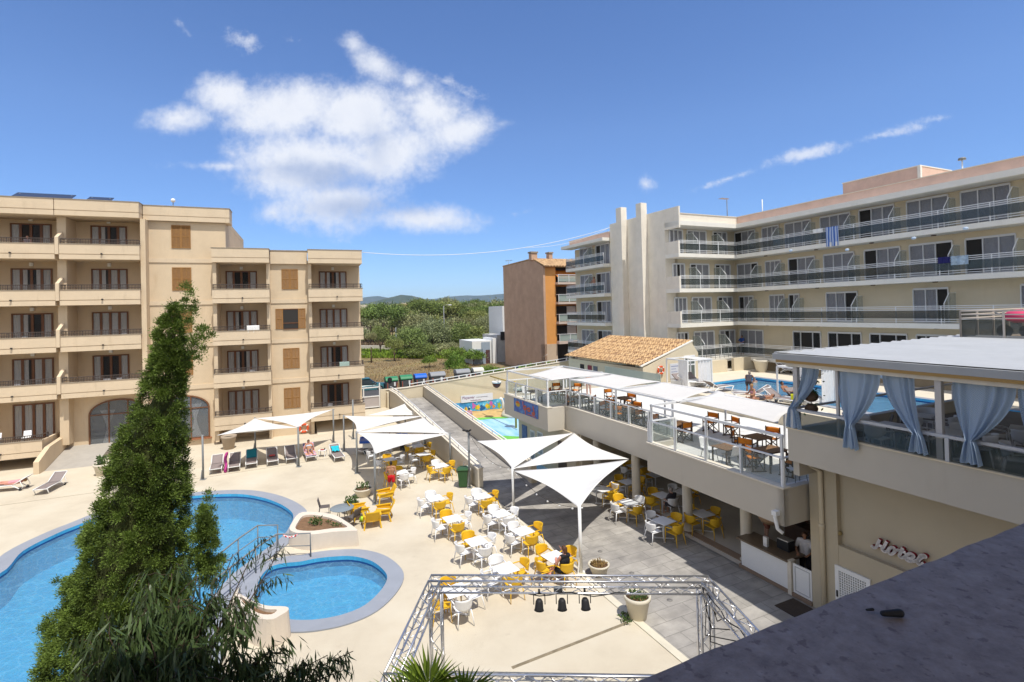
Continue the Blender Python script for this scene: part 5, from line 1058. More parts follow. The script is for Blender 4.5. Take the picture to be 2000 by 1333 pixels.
t = thing('back_bar', 'dark back-bar shelf unit with bottles behind the bar', 'shelf', FA, (18, 12, 0)); part('cabinet', MB().box(17.6, 18.2, 10.8, 13.6, .03, 1.05), m_dwood, t); part('shelf', MB().box(17.9, 18.2, 10.8, 13.6, 1.5, 1.53).box(17.9, 18.2, 10.8, 13.6, 1.95, 1.98).box(18.2, 18.24, 10.8, 13.6, 1.05, 2.3), m_dwood, t)
part('worktop', MB().box(16.6, 17.4, 11.0, 12.4, .95, 1.0).box(16.65, 17.35, 11.1, 12.3, .03, .948), mat('steel worktop', (.25,.25,.26), .35, metal=.6), t)
for i in range(22):
    v = 18.0+random.uniform(-.04, .04); u = 10.95+.12*i; z = 1.535; single('bottle', MB().lathe([(.035, 0), (.035, .17), (.012, .22), (.012, .27)], (v, u, z), 8), mat('bottle glass %d' % (i % 3), ((.02,.06,.02), (.10,.04,.01), (.2,.2,.2))[i % 3], .15), 'bottle in the row on the dark back-bar shelf', 'bottle', FA, (v, u, z), 'bottles on the back-bar shelf')
t = single('menu_holder', MB().box(15.1, 15.2, 12.35, 12.5, 1.085, 1.4), m_white, 'white upright menu box on the brown bar top', 'menu holder', FA, (15.1, 12.4, 1.085))
t = thing('coffee_machine', 'dark coffee machine on the bar counter end', 'coffee machine', FA, (15.5, 12, 1.08)); part('body', MB().box(15.38, 15.72, 11.75, 12.2, 1.085, 1.4), m_black, t, .02); part('cup_rack', MB().box(15.4, 15.7, 11.78, 12.17, 1.4, 1.43), m_alu, t)
def wicker(v, u, z, r, lab):
    t = thing('wicker_lamp', lab, 'lamp', FA, (v, u, z), 0, 'wicker lamps under the terrace'); part('shade', MB().lathe([(r*.35, .42), (r*.8, .36), (r, .2), (r*.95, 0), (r*.7, -.14), (r*.66, -.13), (r*.9, 0), (r*.94, .19), (r*.78, .33), (r*.3, .39)], (v, u, z), 20), mat('pale wicker', (.36,.24,.15), .9, .3, 25, .8, 40), t); part('cord', MB().tube([(v, u, z+.4), (v, u, 2.42)], .012, 5), m_iron, t)
wicker(16.6, 15.3, 1.75, .55, 'big round wicker lamp hanging behind the middle cream column'); wicker(16.0, 12.9, 1.7, .42, 'tall wicker lamp hanging above the bar counter end')
t = thing('sideboard', 'small brown wooden cabinet on tall legs against the restaurant back wall', 'cabinet', FA, (20.2, 22, .03)); part('cabinet', MB().box(19.9, 20.4, 19.7, 20.9, .75, 1.3), mat('chestnut wood', (.20,.09,.03), .5, .2, 9), t); [part('leg', MB().bar((v, u, .03), (v, u, .75), .05), MATS['chestnut wood'], t) for v in (19.95, 20.35) for u in (19.75, 20.85)]
# ================================================================== TILED ROOF POOL HOUSE, POOL DECK
ph = thing('pool_house', 'low cream pool house with a single-slope clay tile roof', 'building', FA, (24.5, 28, 4.1))
ug, ve, vt = 27.9, 22.55, 26.95
e0 = FA.onX(1256.7, 715.5, ve); zE = 5.32; zT = 6.78; uF = 37.8
w = MB().ext([(ve+.1, ug, 3.4), (vt+.7, ug, 3.4), (vt+.7, ug, 6.0), (vt+.1, ug, zT), (ve+.1, ug, zE-.1)], (0, .25, 0)); w.box(ve+.1, ve+.35, ug+.25, uF-.2, 3.3, zE-.12); w.box(vt+.4, vt+.7, ug+.25, uF, 3.4, 5.9); part('wall', w, m_wallc, ph)
r = MB(); nc = 44
def rfn(s, t):
    u = ug+.12+(uF-ug)*s; return (ve-.12+(vt+.3-ve)*t, u, zE+(zT-zE)*t*1.03+.06*abs(math.sin(s*math.pi*nc))+.045*(1-((t*15) % 1)))
r.grid(rfn, nc*6, 60, False); o = part('roof', r, m_tile, ph); s_ = o.modifiers.new('thick', 'SOLIDIFY'); s_.thickness = .05; s_.offset = -1
part('verge', MB().bar((ve-.05, ug+.08, zE+.02), (vt+.25, ug+.08, zT+.1), .2, .09), m_slab, ph)
a, b_ = FA.onY(1335, 700, ug), FA.onY(1358, 742, ug); o = part('glass_door', MB().box(a.x, b_.x, ug-.05, ug, 4.1, 5.85), m_whitef, ph); [part('pane', MB().box(x0_, x1_, ug-.06, ug-.05, z0_, z1_), mat('dim door glass', (.10,.12,.11), .15), o) for x0_, x1_, z0_, z1_ in ((a.x+.12, a.x+.32, 4.2, 5.75), (a.x+.42, b_.x-.08, 4.2, 5.15), (a.x+.42, b_.x-.08, 5.25, 5.75))]
for i, (du, c_) in enumerate(((7.3, m_dark), (6.2, mat('dark red poster', (.22,.03,.05), .6)), (5.4, mat('blue grey poster', (.12,.14,.18), .6)), (3.6, m_dark), (2.6, m_dark))): part('vent' if c_ is m_dark else 'poster', MB().box(ve+.06, ve+.098, ug+du, ug+du+.55, 4.42, 4.85), c_, ph)
p = FA.onY(1318, 722, ug); o = part('notice_board', MB().box(p.x-.45, p.x+.38, ug-.03, ug-.001, p.z-.62, p.z+.42), mat('pale notice', (.62,.64,.70), .5), ph); part('notice_text', MB().box(p.x-.36, p.x+.3, ug-.034, ug-.03, p.z+.2, p.z+.27).box(p.x-.36, p.x+.1, ug-.034, ug-.03, p.z+.02, p.z+.07).box(p.x-.36, p.x+.2, ug-.034, ug-.03, p.z-.18, p.z-.13), mat('notice ink', (.30,.33,.48), .6), o)
m_buoy = mat('orange life ring', (.62,.09,.025), .5)
def lifering(lab, fr, p, rad_, ax):
    t = thing('life_ring', lab, 'life ring', fr, p, 0, 'orange life rings on walls'); b = MB(); pts = []
    mb = MB()
    def fn(s, q):
        a_ = 2*math.pi*s; b2 = 2*math.pi*q; rr = rad_+.28*rad_*math.cos(b2); h_ = .28*rad_*math.sin(b2)*.7
        return (p[0]+rr*math.cos(a_), p[1]-.12+h_, p[2]+rr*math.sin(a_))
    mb.grid(fn, 32, 10); part('ring', mb, m_buoy, t)
    w_ = MB()
    for k in range(4):
        a0 = math.pi/4+k*math.pi/2
        w_.grid(lambda s, q, a0=a0: (lambda rr, h_, a_: (p[0]+rr*math.cos(a_), p[1]-.12+h_, p[2]+rr*math.sin(a_)))(rad_+.30*rad_*math.cos(2*math.pi*q), .30*rad_*math.sin(2*math.pi*q)*.75, a0+(s-.5)*.28), 4, 10)
    part('band', w_, m_white, t); part('hook', MB().bar((p[0], p[1]-.1, p[2]+rad_*1.1), (p[0], p[1], p[2]+rad_*1.35), .03).bar((p[0], p[1]-.03, p[2]-rad_*1.2), (p[0], p[1]-.03, p[2]-rad_*2.2), .02), m_white, t)
p = FA.onY(1288.5, 723, ug); lifering('orange life ring hanging on the pool house wall', FA, (p.x, ug, p.z), .24, 0)
p = FB.onY(593.5, 836, NW); lifering('orange life ring on the left apartment wall behind the sail pole', FB, (p.x, NW, p.z), .30, 0)
dk = MB(); PZ = 4.1
pool2 = [Vector(p) for p in ((26.0, 25.7), (31.2, 26.2), (31.2, 8.0), (25.2, 8.0))]
outl = [Vector(p) for p in ((22.21, 10.61), (24.61, 10.61), (24.61, 2.0), (VB+.4, 2.0), (VB+.4, 31.4), (22.21, 31.4))]
struct('pool_deck', sheet(outl, [pool2], PZ), mat('pale pool deck', (.60,.54,.44), .85, .06, 1.2, stain=((.44,.39,.31), 1, .62, .4)), FA)
pool('terrace_pool', pool2, .5, .03, 1.2, FA, True, PZ)
# retaining wall with steps opening and side ramp rail at the far end of the pool
w = MB(); a, b_, c_ = FA.onY(1384, 720, 29.6), FA.onY(1421, 720, 29.6), FA.onY(1490, 720, 29.6); w.box(a.x, b_.x, 29.6, 29.85, PZ, PZ+.95); w.box(FA.onY(1434, 720, 29.6).x, c_.x, 29.6, 29.85, PZ, PZ+1.02); single('pool_wall', w, m_wallc, 'low cream wall with a gap beyond the upper pool', 'wall', FA, (30, 29.7, PZ))
t = thing('pool_handrail', 'thin grey ramp railing above the low cream pool wall', 'railing', FA, (30.5, 30, PZ)); r = MB(); A, B = Vector((28.9, 30.2, PZ+1.75)), Vector((34.6, 30.2, PZ+1.95))
r.bar(A, B, .035); [r.bar(A.lerp(B, i/12), A.lerp(B, i/12)-Vector((0, 0, .85)), .025) for i in range(13)]; r.bar(A-Vector((0,0,.6)), B-Vector((0,0,.6)), .025); part('rail', r, m_silver, t)
def cabana(c, w_, d_, h_, lab, rot=0):
    t = thing('cabana', lab, 'cabana', FA, (c[0], c[1], PZ), 0, 'white curtained cabanas by the pool'); f = MB(); x0, x1, y0, y1 = c[0]-w_/2, c[0]+w_/2, c[1]-d_/2, c[1]+d_/2; z = PZ+h_
    for q in ((x0,y0),(x1,y0),(x0,y1),(x1,y1)): f.bar(q+(PZ,), q+(z,), .07)
    for p_, q in (((x0,y0),(x1,y0)),((x1,y0),(x1,y1)),((x1,y1),(x0,y1)),((x0,y1),(x0,y0))): f.bar(p_+(z,), q+(z,), .08)
    part('frame', f, m_rail, t)
    for nm, P in (('curtain', ((x0+.02, y0+.05), (x0+.02, y0+d_*.42))), ('curtain', ((x0+w_*.45, y0+.02), (x0+w_*.98, y0+.02)))):
        g = MB(); A, B = Vector(P[0]), Vector(P[1]); n_ = Vector((-(B-A).y, (B-A).x)).normalized()
        g.grid(lambda s, q: (A.x+(B-A).x*s+n_.x*.03*math.sin(s*26), A.y+(B-A).y*s+n_.y*.03*math.sin(s*26), PZ+.15+(h_-.2)*q), 30, 4); part(nm, g, m_curt, t)
    part('roof_cloth', MB().grid(lambda s, q: (x0+w_*(.5+.5*s), y0+d_*q, z+.03-.1*math.sin(math.pi*s)), 6, 2), m_sail, t)
    part('daybed', MB().box(x0+.15, x1-.15, y0+.15, y1-.15, PZ+.02, PZ+.35), m_white, t, .03); part('cushion', MB().ext([(x0+.2, y1-.75, PZ+.36), (x0+.2, y1-.25, PZ+.75), (x0+.2, y1-.2, PZ+.70), (x0+.2, y1-.66, PZ+.36)], (w_-.4, 0, 0)), m_sling, t)
p0 = FA.z(1340, 752, PZ); cabana((p0.x+.1, p0.y-.2), 2.1, 1.9, 1.75, 'white cabana with hanging curtains in front of the pool house door')
p0 = FA.z(1578, 790, PZ); cabana((p0.x+.3, p0.y+.3), 1.9, 1.9, 1.9, 'white cabana beside the pergola corner, at the near pool edge')
# utility boxes and the deck tree
a = FA.z(1226, 741, 4.1); single('utility_box', MB().box(a.x-.35, a.x+.5, a.y-.3, a.y+.3, 4.1, 5.15), m_slab, 'white metal cabinet standing before the pool house eave', 'cabinet', FA, (a.x, a.y, 4.1), None, .02)
# ================================================================== OUR OWN BALCONY
ob = thing('own_balcony', 'speckled grey-brown balcony wall of the building we stand in, lower right corner', 'balcony', FA, (1.5, .3, 8.4))
a, b_ = FA.z(1290, 1333, 8.85), FA.z(2000, 1010, 8.85); ue = (a.y+b_.y)/2
def topfn(s, t):
    x = -.3+5.3*s; y = ue-.42+.42*t; return (x, y+(.004*mnoise.noise(Vector((x*9, 0, 3)))+.002*mnoise.noise(Vector((x*30, 1, 3))) if t > .99 else 0), 8.85+.0015*mnoise.noise(Vector((x*14, y*14, 0))))
tp = MB(); tp.grid(topfn, 160, 12); part('wall_top', tp, m_gran, ob); part('wall_body', MB().box(-.3, 5, ue-.42, ue-.004, 7.6, 8.84), m_gran, ob)
part('upper_slab', MB().box(-9, 9, -8, .22, 11.2, 11.45), m_slab, ob); part('upper_front', MB().box(-14, 12, -8, .1, 11.46, 18.0), m_wallc, ob); part('house_front', MB().box(-12, -3.2, -1.6, -1.4, -1, 11.2).box(3.2, 12, -1.6, -1.4, -1, 11.2).box(-3.2, 3.2, -1.6, -1.4, -1, 8.2).box(-3.2, 3.2, -1.6, -1.4, 10.6, 11.2), m_wallc, ob); part('floor', MB().box(-3, 5, -1.4, ue-.42, 7.6, 7.8), m_slab, ob)
for px, py, s_, lab in ((1742, 1203, .022, 'larger black scrap lying on the balcony wall top'), (1699, 1196, .008, 'tiny black crumb beside the scrap on the balcony wall')):
    p = FA.z(px, py, 8.853); mb = MB(); mb.capsule((p.x-s_*.6, p.y+s_*.3, 8.857), (p.x+s_*.5, p.y-s_*.3, 8.858), s_*.22, s_*.32, 8); single('debris', mb, m_black, lab, 'debris', FA, tuple(p))
# ================================================================== COURTYARD: SAIL POLES AND SAILS
POLES = {}
def pole(key, top, base, lab, white=False):
    b = gz(*base); t_ = gY(top[0], top[1], b.y); z = t_.z
    t = thing('sail_pole', lab, 'pole', FW, (b.x, b.y, 0), 0, 'posts carrying the shade sails'); m = m_white if white else m_silver; r = .055 if not white else .06
    part('post', MB().tube([(b.x, b.y, 0), (b.x, b.y, z)], r, 12), m, t); part('base_plate', MB().box(b.x-.14, b.x+.14, b.y-.14, b.y+.14, 0, .025), m, t)
    part('tension_bracket', MB().bar((b.x-.11, b.y-.03, .02), (b.x-.05, b.y, .55), .05), m, t)
    part('eye_bolt', MB().tube([(b.x, b.y, z-.06), (b.x+.12, b.y-.04, z-.03)], .018, 6), m, t)
    POLES[key] = Vector((b.x, b.y, z-.05)); return t
pole('a', (394,850), (397,937), 'grey sail pole standing alone left of the sunlounger row'); pole('b', (497.5,816), (499,881), 'grey sail pole behind the teal-towel lounger'); pole('c', (581,834), (583.7,912), 'grey sail pole in front of the life ring wall'); pole('d', (650,799), (652,864.6), 'grey sail pole farthest back beside the apartment wall corner')
pole('e', (673,811), (672.6,882.6), 'grey sail pole right of the turquoise-towel lounger'); pole('f', (689.5,781), (690.6,857.8), 'thin grey sail pole in front of the lowest right balcony'); pole('g', (698,843), (697.8,925), 'grey sail pole left of the blue games table'); pole('h', (731,885), (733.5,985), 'grey sail pole beside the man in red shorts')
pole('i', (877,846), (880,914), 'grey sail pole behind the far right yellow table group'); pole('j', (914.6,845), (917.5,952.7), 'dark grey lamp pole beside the green wheelie bin'); pole('m', (791.7,788), (791.7,846), 'grey sail pole against the walkway wall under the farthest sail'); pole('n', (830,815), (830,872), 'grey sail pole mostly hidden by the middle sail')
pole('k', (1002,914), (1003.5,1005), 'white sail pole on the paving edge carrying two sails', True); pole('l', (1132,990), (1135,1120), 'white sail pole nearest us, beside the woman in black', True)
p = POLES['j']; t = thing('lamp_head', 'small twin spotlight on the dark pole by the green bin', 'lamp', FW, (p.x, p.y, p.z+.05)); part('spotlight', MB().tube([(p.x-.02, p.y, p.z+.12), (p.x-.3, p.y-.1, p.z+.2)], .05, 8), m_black, t); part('spotlight', MB().tube([(p.x+.02, p.y, p.z+.12), (p.x+.14, p.y-.2, p.z+.22)], .05, 8), m_black, t)
def sail(corners, lab, curve=.16, sag=.25, m=None, thick=.012):
    P = [Vector(c) for c in corners]; mb = MB(); n = 26
    if len(P) == 3:
        G = sum(P, Vector())/3; idx = {}
        for i in range(n+1):
            for j in range(n+1-i):
                a, b_ = i/n, j/n; c_ = 1-a-b_
                q = P[0]*a+P[1]*b_+P[2]*c_
                # pull each edge's middle inwards
                for (u_, v_, w_) in ((a, b_, c_), (b_, c_, a), (c_, a, b_)):
                    q = q+(G-q)*(curve*4*u_*v_*(1-w_)**2)
                q.z -= sag*27*a*b_*c_; idx[(i, j)] = len(mb.v); mb.v.append(tuple(q))
        for i in range(n):
            for j in range(n-i):
                mb.f.append((idx[(i, j)], idx[(i+1, j)], idx[(i, j+1)])); mb.sm.append(True)
                if i+j < n-1: mb.f.append((idx[(i+1, j)], idx[(i+1, j+1)], idx[(i, j+1)])); mb.sm.append(True)
    else:
        def fn(s, t):
            s2 = .5+(s-.5)*(1-curve*4*t*(1-t)); t2 = .5+(t-.5)*(1-curve*4*s*(1-s)); q = P[0]*(1-s2)*(1-t2)+P[1]*s2*(1-t2)+P[2]*s2*t2+P[3]*(1-s2)*t2; q.z -= sag*16*s*(1-s)*t*(1-t)/4; return q
        mb.grid(fn, n, n)
    o = single('shade_sail', mb, m or m_sail, lab, 'shade sail', FW, tuple(P[0]), 'white shade sails over the courtyard'); s_ = o.modifiers.new('thick', 'SOLIDIFY'); s_.thickness = thick
    return o
def cord(a, b_, par): part('cord', MB().tube([a, b_], .012, 5), m_white, par)
def atY(px, py, Y): return gY(px, py, Y)
Q = POLES
c_ = atY(424, 851, Q['a'].y+.5); s = sail([c_, Q['b'], Q['c']], 'white triangular sail over the left sunloungers', .2); cord(Q['a'], c_, s)
sail([Q['b'], Q['d'], Q['c']], 'white triangular sail rising to the farthest grey pole by the apartment wall', .2)
sail([Q['e'], atY(827, 813, Q['n'].y), Q['g']], 'white sail sweeping from the turquoise-towel lounger pole to the walkway', .18)
c_ = atY(716, 812, Q['f'].y+1.2); s = sail([c_, Q['m'], atY(823, 812, Q['n'].y+3)], 'farthest white sail, peaked against the walkway wall', .2); cord(Q['e'], c_, s)
sail([Q['g'], Q['n'], Q['i']], 'middle white sail over the blue games table', .14)
sail([Q['g'], Q['h'], Q['i']], 'white sail above the man in red shorts', .16)
f1 = FA.onX(1121, 846, 14.95); f1 = FA.wor(f1); f2 = FA.onX(1228, 897, 14.7); f2 = FA.wor(f2)
c_ = atY(931, 862, Q['j'].y-.2); s = sail([c_, f1, Q['k']], 'white triangular sail over the paving next to the green bin', .14); cord(Q['j'], c_, s)
s = sail([Q['k'], f1, f2], 'peaked white sail over the paving, tied to the terrace fascia', .2); cord(f1, FA.wor((15.19, FA.loc(f1).y-.35, FA.loc(f1).z+.25)), s)
s = sail([Q['k']-Vector((0, 0, .10)), f2-Vector((0, 0, .03)), Q['l']], 'nearest white sail, pointing down to the white pole beside the woman', .16); cord(f2, FA.wor((13.95, 16.95, 2.75)), s)
bulb = MB(); A_0, B_0 = Q['j'], Q['l']
st_ = thing('string_lights', 'string of small bulbs drooping between the sail poles', 'string lights', FW, tuple(A_0)); L1 = [A_0.lerp(Q['k'], i/12)-Vector((0, 0, .5*math.sin(math.pi*i/12))) for i in range(13)]+[Q['k'].lerp(B_0, i/12)-Vector((0, 0, .45*math.sin(math.pi*i/12))) for i in range(1, 13)]
part('wire', MB().tube(L1, .008, 5), m_black, st_); [bulb.sphere(tuple(p-Vector((0, 0, .05))), .04, 8, 6) for p in L1[1:-1:2]]; part('bulbs', bulb, m_white, st_)
# ================================================================== STAGE TRUSS
m_truss = mat('bare aluminium truss', (.62,.62,.64), .3, .06, 6, metal=.9)
TA = Fr(rad(-2.0)); HT = 3.12
tl, trr, nl, nr = gz(841, 1122, HT), gz(1383, 1123.5, HT), gz(741, 1336, HT), gz(1470, 1290, HT)
tr_ = thing('stage_truss', 'square aluminium box truss stage frame standing on the cream deck', 'truss', FW, (tl.x, tl.y, 0))
def boxtruss(p, q, s=.27, r=.024, step=.36):
    p, q = Vector(p), Vector(q); d = (q-p).normalized(); up = Vector((0, 0, 1)) if abs(d.z) < .9 else Vector((0, 1, 0)); a = d.cross(up).normalized()*s/2; b_ = a.cross(d).normalized()*s/2
    ch = MB(); br_ = MB(); off = [a+b_, -a+b_, -a-b_, a-b_]
    for o in off: ch.tube([p+o, q+o], r, 10)
    n = max(2, int(round((q-p).length/step)))
    for k in range(4):
        o1, o2 = off[k], off[(k+1) % 4]
        for i in range(n):
            A, B = p.lerp(q, i/n), p.lerp(q, (i+1)/n); br_.tube([A+(o1 if i % 2 == 0 else o2), B+(o2 if i % 2 == 0 else o1)], .0095, 6)
        br_.tube([p+o1, p+o2], .012, 6); br_.tube([q+o1, q+o2], .012, 6)
    o = part('truss_beam' if abs(d.z) < .9 else 'truss_leg', ch, m_truss, tr_); part('bracing', br_, m_truss, o)
zc = HT-.16; h_ = .135
def flat(p, z): return Vector((p.x, p.y, z))
cT = {}
for k, p, dx, dy in (('tl', tl, h_, -h_), ('tr', trr, -h_, -h_), ('nl', nl, h_, h_), ('nr', nr, -h_, h_)): cT[k] = Vector((p.x+dx, p.y+dy, zc))
cT['nr'] = cT['tr']+(cT['nl']-cT['tl'])*1.0+Vector((.62, 0, 0))
for a, b_ in (('tl','tr'),('tl','nl'),('tr','nr'),('nl','nr')):
    d = (cT[b_]-cT[a]).normalized(); boxtruss(cT[a]+d*(-h_ if a+b_ in ('tltr','nlnr') else h_), cT[b_]-d*(-h_ if a+b_ in ('tltr','nlnr') else h_))
for k in cT: boxtruss((cT[k].x, cT[k].y, .02), (cT[k].x, cT[k].y, zc-h_)); part('base_plate', MB().box(cT[k].x-.25, cT[k].x+.25, cT[k].y-.25, cT[k].y+.25, 0, .018), m_truss, tr_)
cb = MB(); e = cT['tr']
for i in range(5): cb.tube([e+Vector((random.uniform(-.1, .1), random.uniform(-.15, .15), .0)), e+Vector((random.uniform(-.15, .15), random.uniform(-.2, .2), -.25)), e+Vector((random.uniform(-.15, .15), -.3, -.5-.15*i)), e+(cT['nr']-e)*(.2+.12*i)+Vector((-.1, 0, -.12))], .012, 5)
cb.tube([cT['tl'].lerp(cT['tr'], .35+i*.04)+Vector((0, -.15, -.14-.05*math.sin(i*1.3))) for i in range(10)], .012, 5); cb.tube([cT['tr'].lerp(cT['nr'], i/14)+Vector((-.13+.03*math.sin(i*2), 0, .0+.05*math.sin(i))) for i in range(15)], .013, 5)
single('truss_cable', cb, m_black, 'black cables taped along the far and right truss beams', 'cable', FW, tuple(e))
for i, (px, py) in enumerate(((1053,1158),(1097,1159),(1142,1158))):
    Y = cT['tl'].lerp(cT['tr'], .45).y-.14; p = gY(px, py, Y); z = zc-h_-.02; t = thing('stage_light', ('left','middle','right')[i]+' black can spotlight hanging from the far truss beam', 'stage light', FW, (p.x, Y, z), 0, 'black can spotlights on the truss')
    an = (-.12, .02, .1)[i]; dx = Vector((math.sin(an)*.5, -.12, -1)).normalized(); c0 = Vector((p.x, Y, z-.10))
    part('can', MB().tube([c0, c0+dx*.05, c0+dx*.2, c0+dx*.24], [.055, .085, .10, .115], 16), m_black, t); part('lens', MB().tube([c0+dx*.241, c0+dx*.245], [.1, .1], 16), mat('lens glass', (.30,.42,.40), .1), t)
    part('yoke', MB().tube([(p.x, Y, z+.04), (p.x-.13, Y, z), (p.x-.13, Y, z-.22)], .012, 6).tube([(p.x, Y, z+.04), (p.x+.13, Y, z), (p.x+.13, Y, z-.22)], .012, 6), m_black, t); part('clamp', MB().tube([(p.x, Y, z+.02), (p.x, Y+.02, z+.12)], .025, 8), m_black, t)
p = gY(1090, 1157, cT['tl'].y-.14); single('dimmer_box', MB().box(p.x-.10, p.x+.10, cT['tl'].y-.2, cT['tl'].y-.08, zc-h_-.06, zc-h_+.06), m_silver, 'small grey control box on the far truss beam above the middle spotlight', 'control box', FW, (p.x, cT['tl'].y-.14, zc-.2))
# ================================================================== PLANTERS, POTS, HANDRAILS, BIN
def leaves_mb(c, rx, ry, h_, n, size, mb=None, up=.5):
    mb = mb or MB()
    for i in range(n):
        a = random.uniform(0, 2*math.pi); r_ = math.sqrt(random.random()); p = Vector((c[0]+rx*r_*math.cos(a), c[1]+ry*r_*math.sin(a), c[2]+random.random()*h_)); d = Vector((random.gauss(0, 1), random.gauss(0, 1), random.uniform(-.2, 1)+up)).normalized()*size*random.uniform(.6, 1.3); s_ = d.orthogonal().normalized()*size*.22
        mb.quad(p, p+d*.5+s_, p+d, p+d*.5-s_)
    return mb
m_plant = mat('planter foliage', (.055,.10,.022), .6, .35, 5, trans=.2); m_dry = mat('dry plant', (.22,.14,.05), .9, .35, 6)
def planter(nm, lab, outer, inner, zt):
    o_ = [gz(x, y, zt) for x, y in outer]; i_ = [gz(x, y, zt) for x, y in inner]; o_ = [V2(p) for p in catmull(o_, 3)]; i_ = [V2(p) for p in catmull(i_, 3)]
    c = sum(o_, Vector((0, 0)))/len(o_); t = thing('planter', lab, 'planter', FW, (c.x, c.y, 0)); w = sheet(o_, [i_], zt); n = len(o_); b2 = offset(o_, .05); w.add([(p.x, p.y, zt) for p in o_]+[(p.x, p.y, -.02) for p in b2], [(i, n+i, n+(i+1)%n, (i+1)%n) for i in range(n)][::1])
    n2 = len(i_); w.add([(p.x, p.y, zt) for p in i_]+[(p.x, p.y, zt-.25) for p in i_], [(i, (i+1)%n2, n2+(i+1)%n2, n2+i) for i in range(n2)])
    ob_ = part('planter_wall', w, mat('white lime planter', (.64,.56,.47), .9, .05, 2, .3, 30, stain=((.52,.42,.32), 1.5, .6, .4)), t); part('soil', sheet(offset(i_, .02), [], zt-.09), m_soil, t); return t, c, i_
t, c, i_ = planter('p', 'white curved planter with soil between the two pools', [(584,1003),(610,1000),(650,1005),(672,1016),(697,1034),(690,1037),(650,1039),(612,1044),(585,1042),(566,1035),(570,1022)], [(592,1008),(612,1006),(645,1012),(668,1022),(678,1030),(650,1032),(612,1037),(585,1036),(577,1031),(582,1020)], .62)
p = gz(617, 1024, .55); [part('plant', leaves_mb(gz(x_, y_, .55), a_, b2, c2, n_, s2), m_plant, t) for x_, y_, a_, b2, c2, n_, s2 in ((617,1024,.28,.22,.2,90,.13),(655,1028,.25,.15,.1,40,.10),(641,1022,.15,.1,.08,20,.09))]
t, c, i_ = planter('p', 'white planter block at the lower edge of the small pool', [(462,1158),(490,1172),(520,1183),(558,1185),(563,1192),(548,1202),(530,1210),(500,1206),(470,1185)], [(470,1166),(495,1180),(520,1190),(541,1191),(530,1200),(505,1198),(480,1182)], .78)
def pot(px, py, r, h_, lab, m, plant=None, dark=False, base=None):
    b_ = base or gz(px, py); t = thing('plant_pot', lab, 'pot', FW, (b_.x, b_.y, b_.z)); part('pot', MB().lathe([(r*.66, 0), (r*.92, h_*.8), (r*1.0, h_*.82), (r*1.02, h_), (r*.9, h_), (r*.86, h_*.86), (.02, h_*.84)], tuple(b_), 28), m, t); part('soil', MB().lathe([(.01, .004), (r*.87, .0), (.01, .006)], (b_.x, b_.y, b_.z+h_*.865), 20), m_dark if dark else m_soil, t)
    if plant: part('plants', leaves_mb((b_.x, b_.y, b_.z+h_*.87), r*.7, r*.7, plant[0], plant[1], plant[2]), plant[3], t)
    return t
m_pot = mat('cream concrete pot', (.60,.55,.45), .75, .05, 3, stain=((.5,.43,.32), 3, .6, .35))
pot(1245.5, 1206, .40, .68, 'tall cream pot with green succulents on the paving edge, under the truss', m_pot, (.12, 160, .10, m_plant)); pot(1170, 1122, .37, .38, 'low cream pot of dry reddish plants beside the white pole', m_pot, (.10, 200, .08, m_dry))
pot(447, 877, .50, .95, 'big empty taupe pot in shade against the apartment wall', mat('taupe pot', (.36,.29,.22), .8, .06, 3), None, True); pot(709, 969, .48, .42, 'low cream pot with a twig, left of the sail pole', m_pot, (.3, 110, .12, m_plant)); pot(687, 1001, .42, .48, 'cream pot of rounded green leaves behind the grey round table', m_pot, (.28, 220, .11, m_plant))
pot(200, 928, .45, .7, 'pale pot half hidden by the conifer at the ramp foot', m_pot, (.5, 160, .16, m_plant))
p = FA.z(1487, 727, PZ); pot(0, 0, .55, .95, 'large cream pot at the far corner of the upper pool', m_pot, None, base=FA.wor((p.x, p.y, PZ))); p = FA.z(1258, 741, PZ); pot(0, 0, .28, .3, 'small pot with a pale feathery shrub by the pool house', m_pot, (.75, 200, .13, mat('pale shrub leaves', (.24,.27,.12), .8, .3, 5)), base=FA.wor((p.x, p.y, PZ)))
def handrail(lab, feet, h_=.95):
    P = [gz(x, y) for x, y in feet]; t = thing('handrail', lab, 'railing', FW, tuple(P[0])); r = MB(); up = Vector((0, 0, h_)); r.tube([P[0]]+[p+up for p in P]+[P[-1]], .03, 8); part('top_rail', r, m_silver, t); part('mid_rail', MB().tube([p+up*.5 for p in P], .018, 6), m_silver, t)
    for p in P[1:-1]: part('post', MB().tube([p, p+up], .025, 8), m_silver, t)
    return t
handrail('grey tube handrail over the pool bridge, nearer the small pool', [(607,1090),(541,1092),(500,1122),(450,1165),(415,1195)]); handrail('grey tube handrail over the pool bridge, nearer the big pool', [(543,1072),(504,1073),(466,1102),(420,1143),(390,1170)])
cord_ = MB(); p, q = gz(554, 1093)+Vector((0, 0, .93)), gz(583, 1091)+Vector((0, 0, .93)); cord_.tube([p.lerp(q, i/10)-Vector((0, 0, .10*math.sin(math.pi*i/10))) for i in range(11)], .035, 8)
m_tape, N_, L_ = node_mat('red and white tape'); b = N_['Principled BSDF']; ch = N_.new('ShaderNodeTexChecker'); ch.inputs['Scale'].default_value = 14; ch.inputs['Color1'].default_value = (.6,.05,.05,1); ch.inputs['Color2'].default_value = (.75,.75,.75,1); tcd = N_.new('ShaderNodeTexCoord').outputs['Object']; mp = N_.new('ShaderNodeMapping'); mp.inputs['Scale'].default_value = (1, .01, .01); L_.new(tcd, mp.inputs[0]); L_.new(mp.outputs[0], ch.inputs['Vector']); L_.new(ch.outputs[0], b.inputs['Base Color'])
single('barrier_tape', cord_, m_tape, 'red and white barrier tape wound on the pool handrail', 'tape', FW, tuple(p))
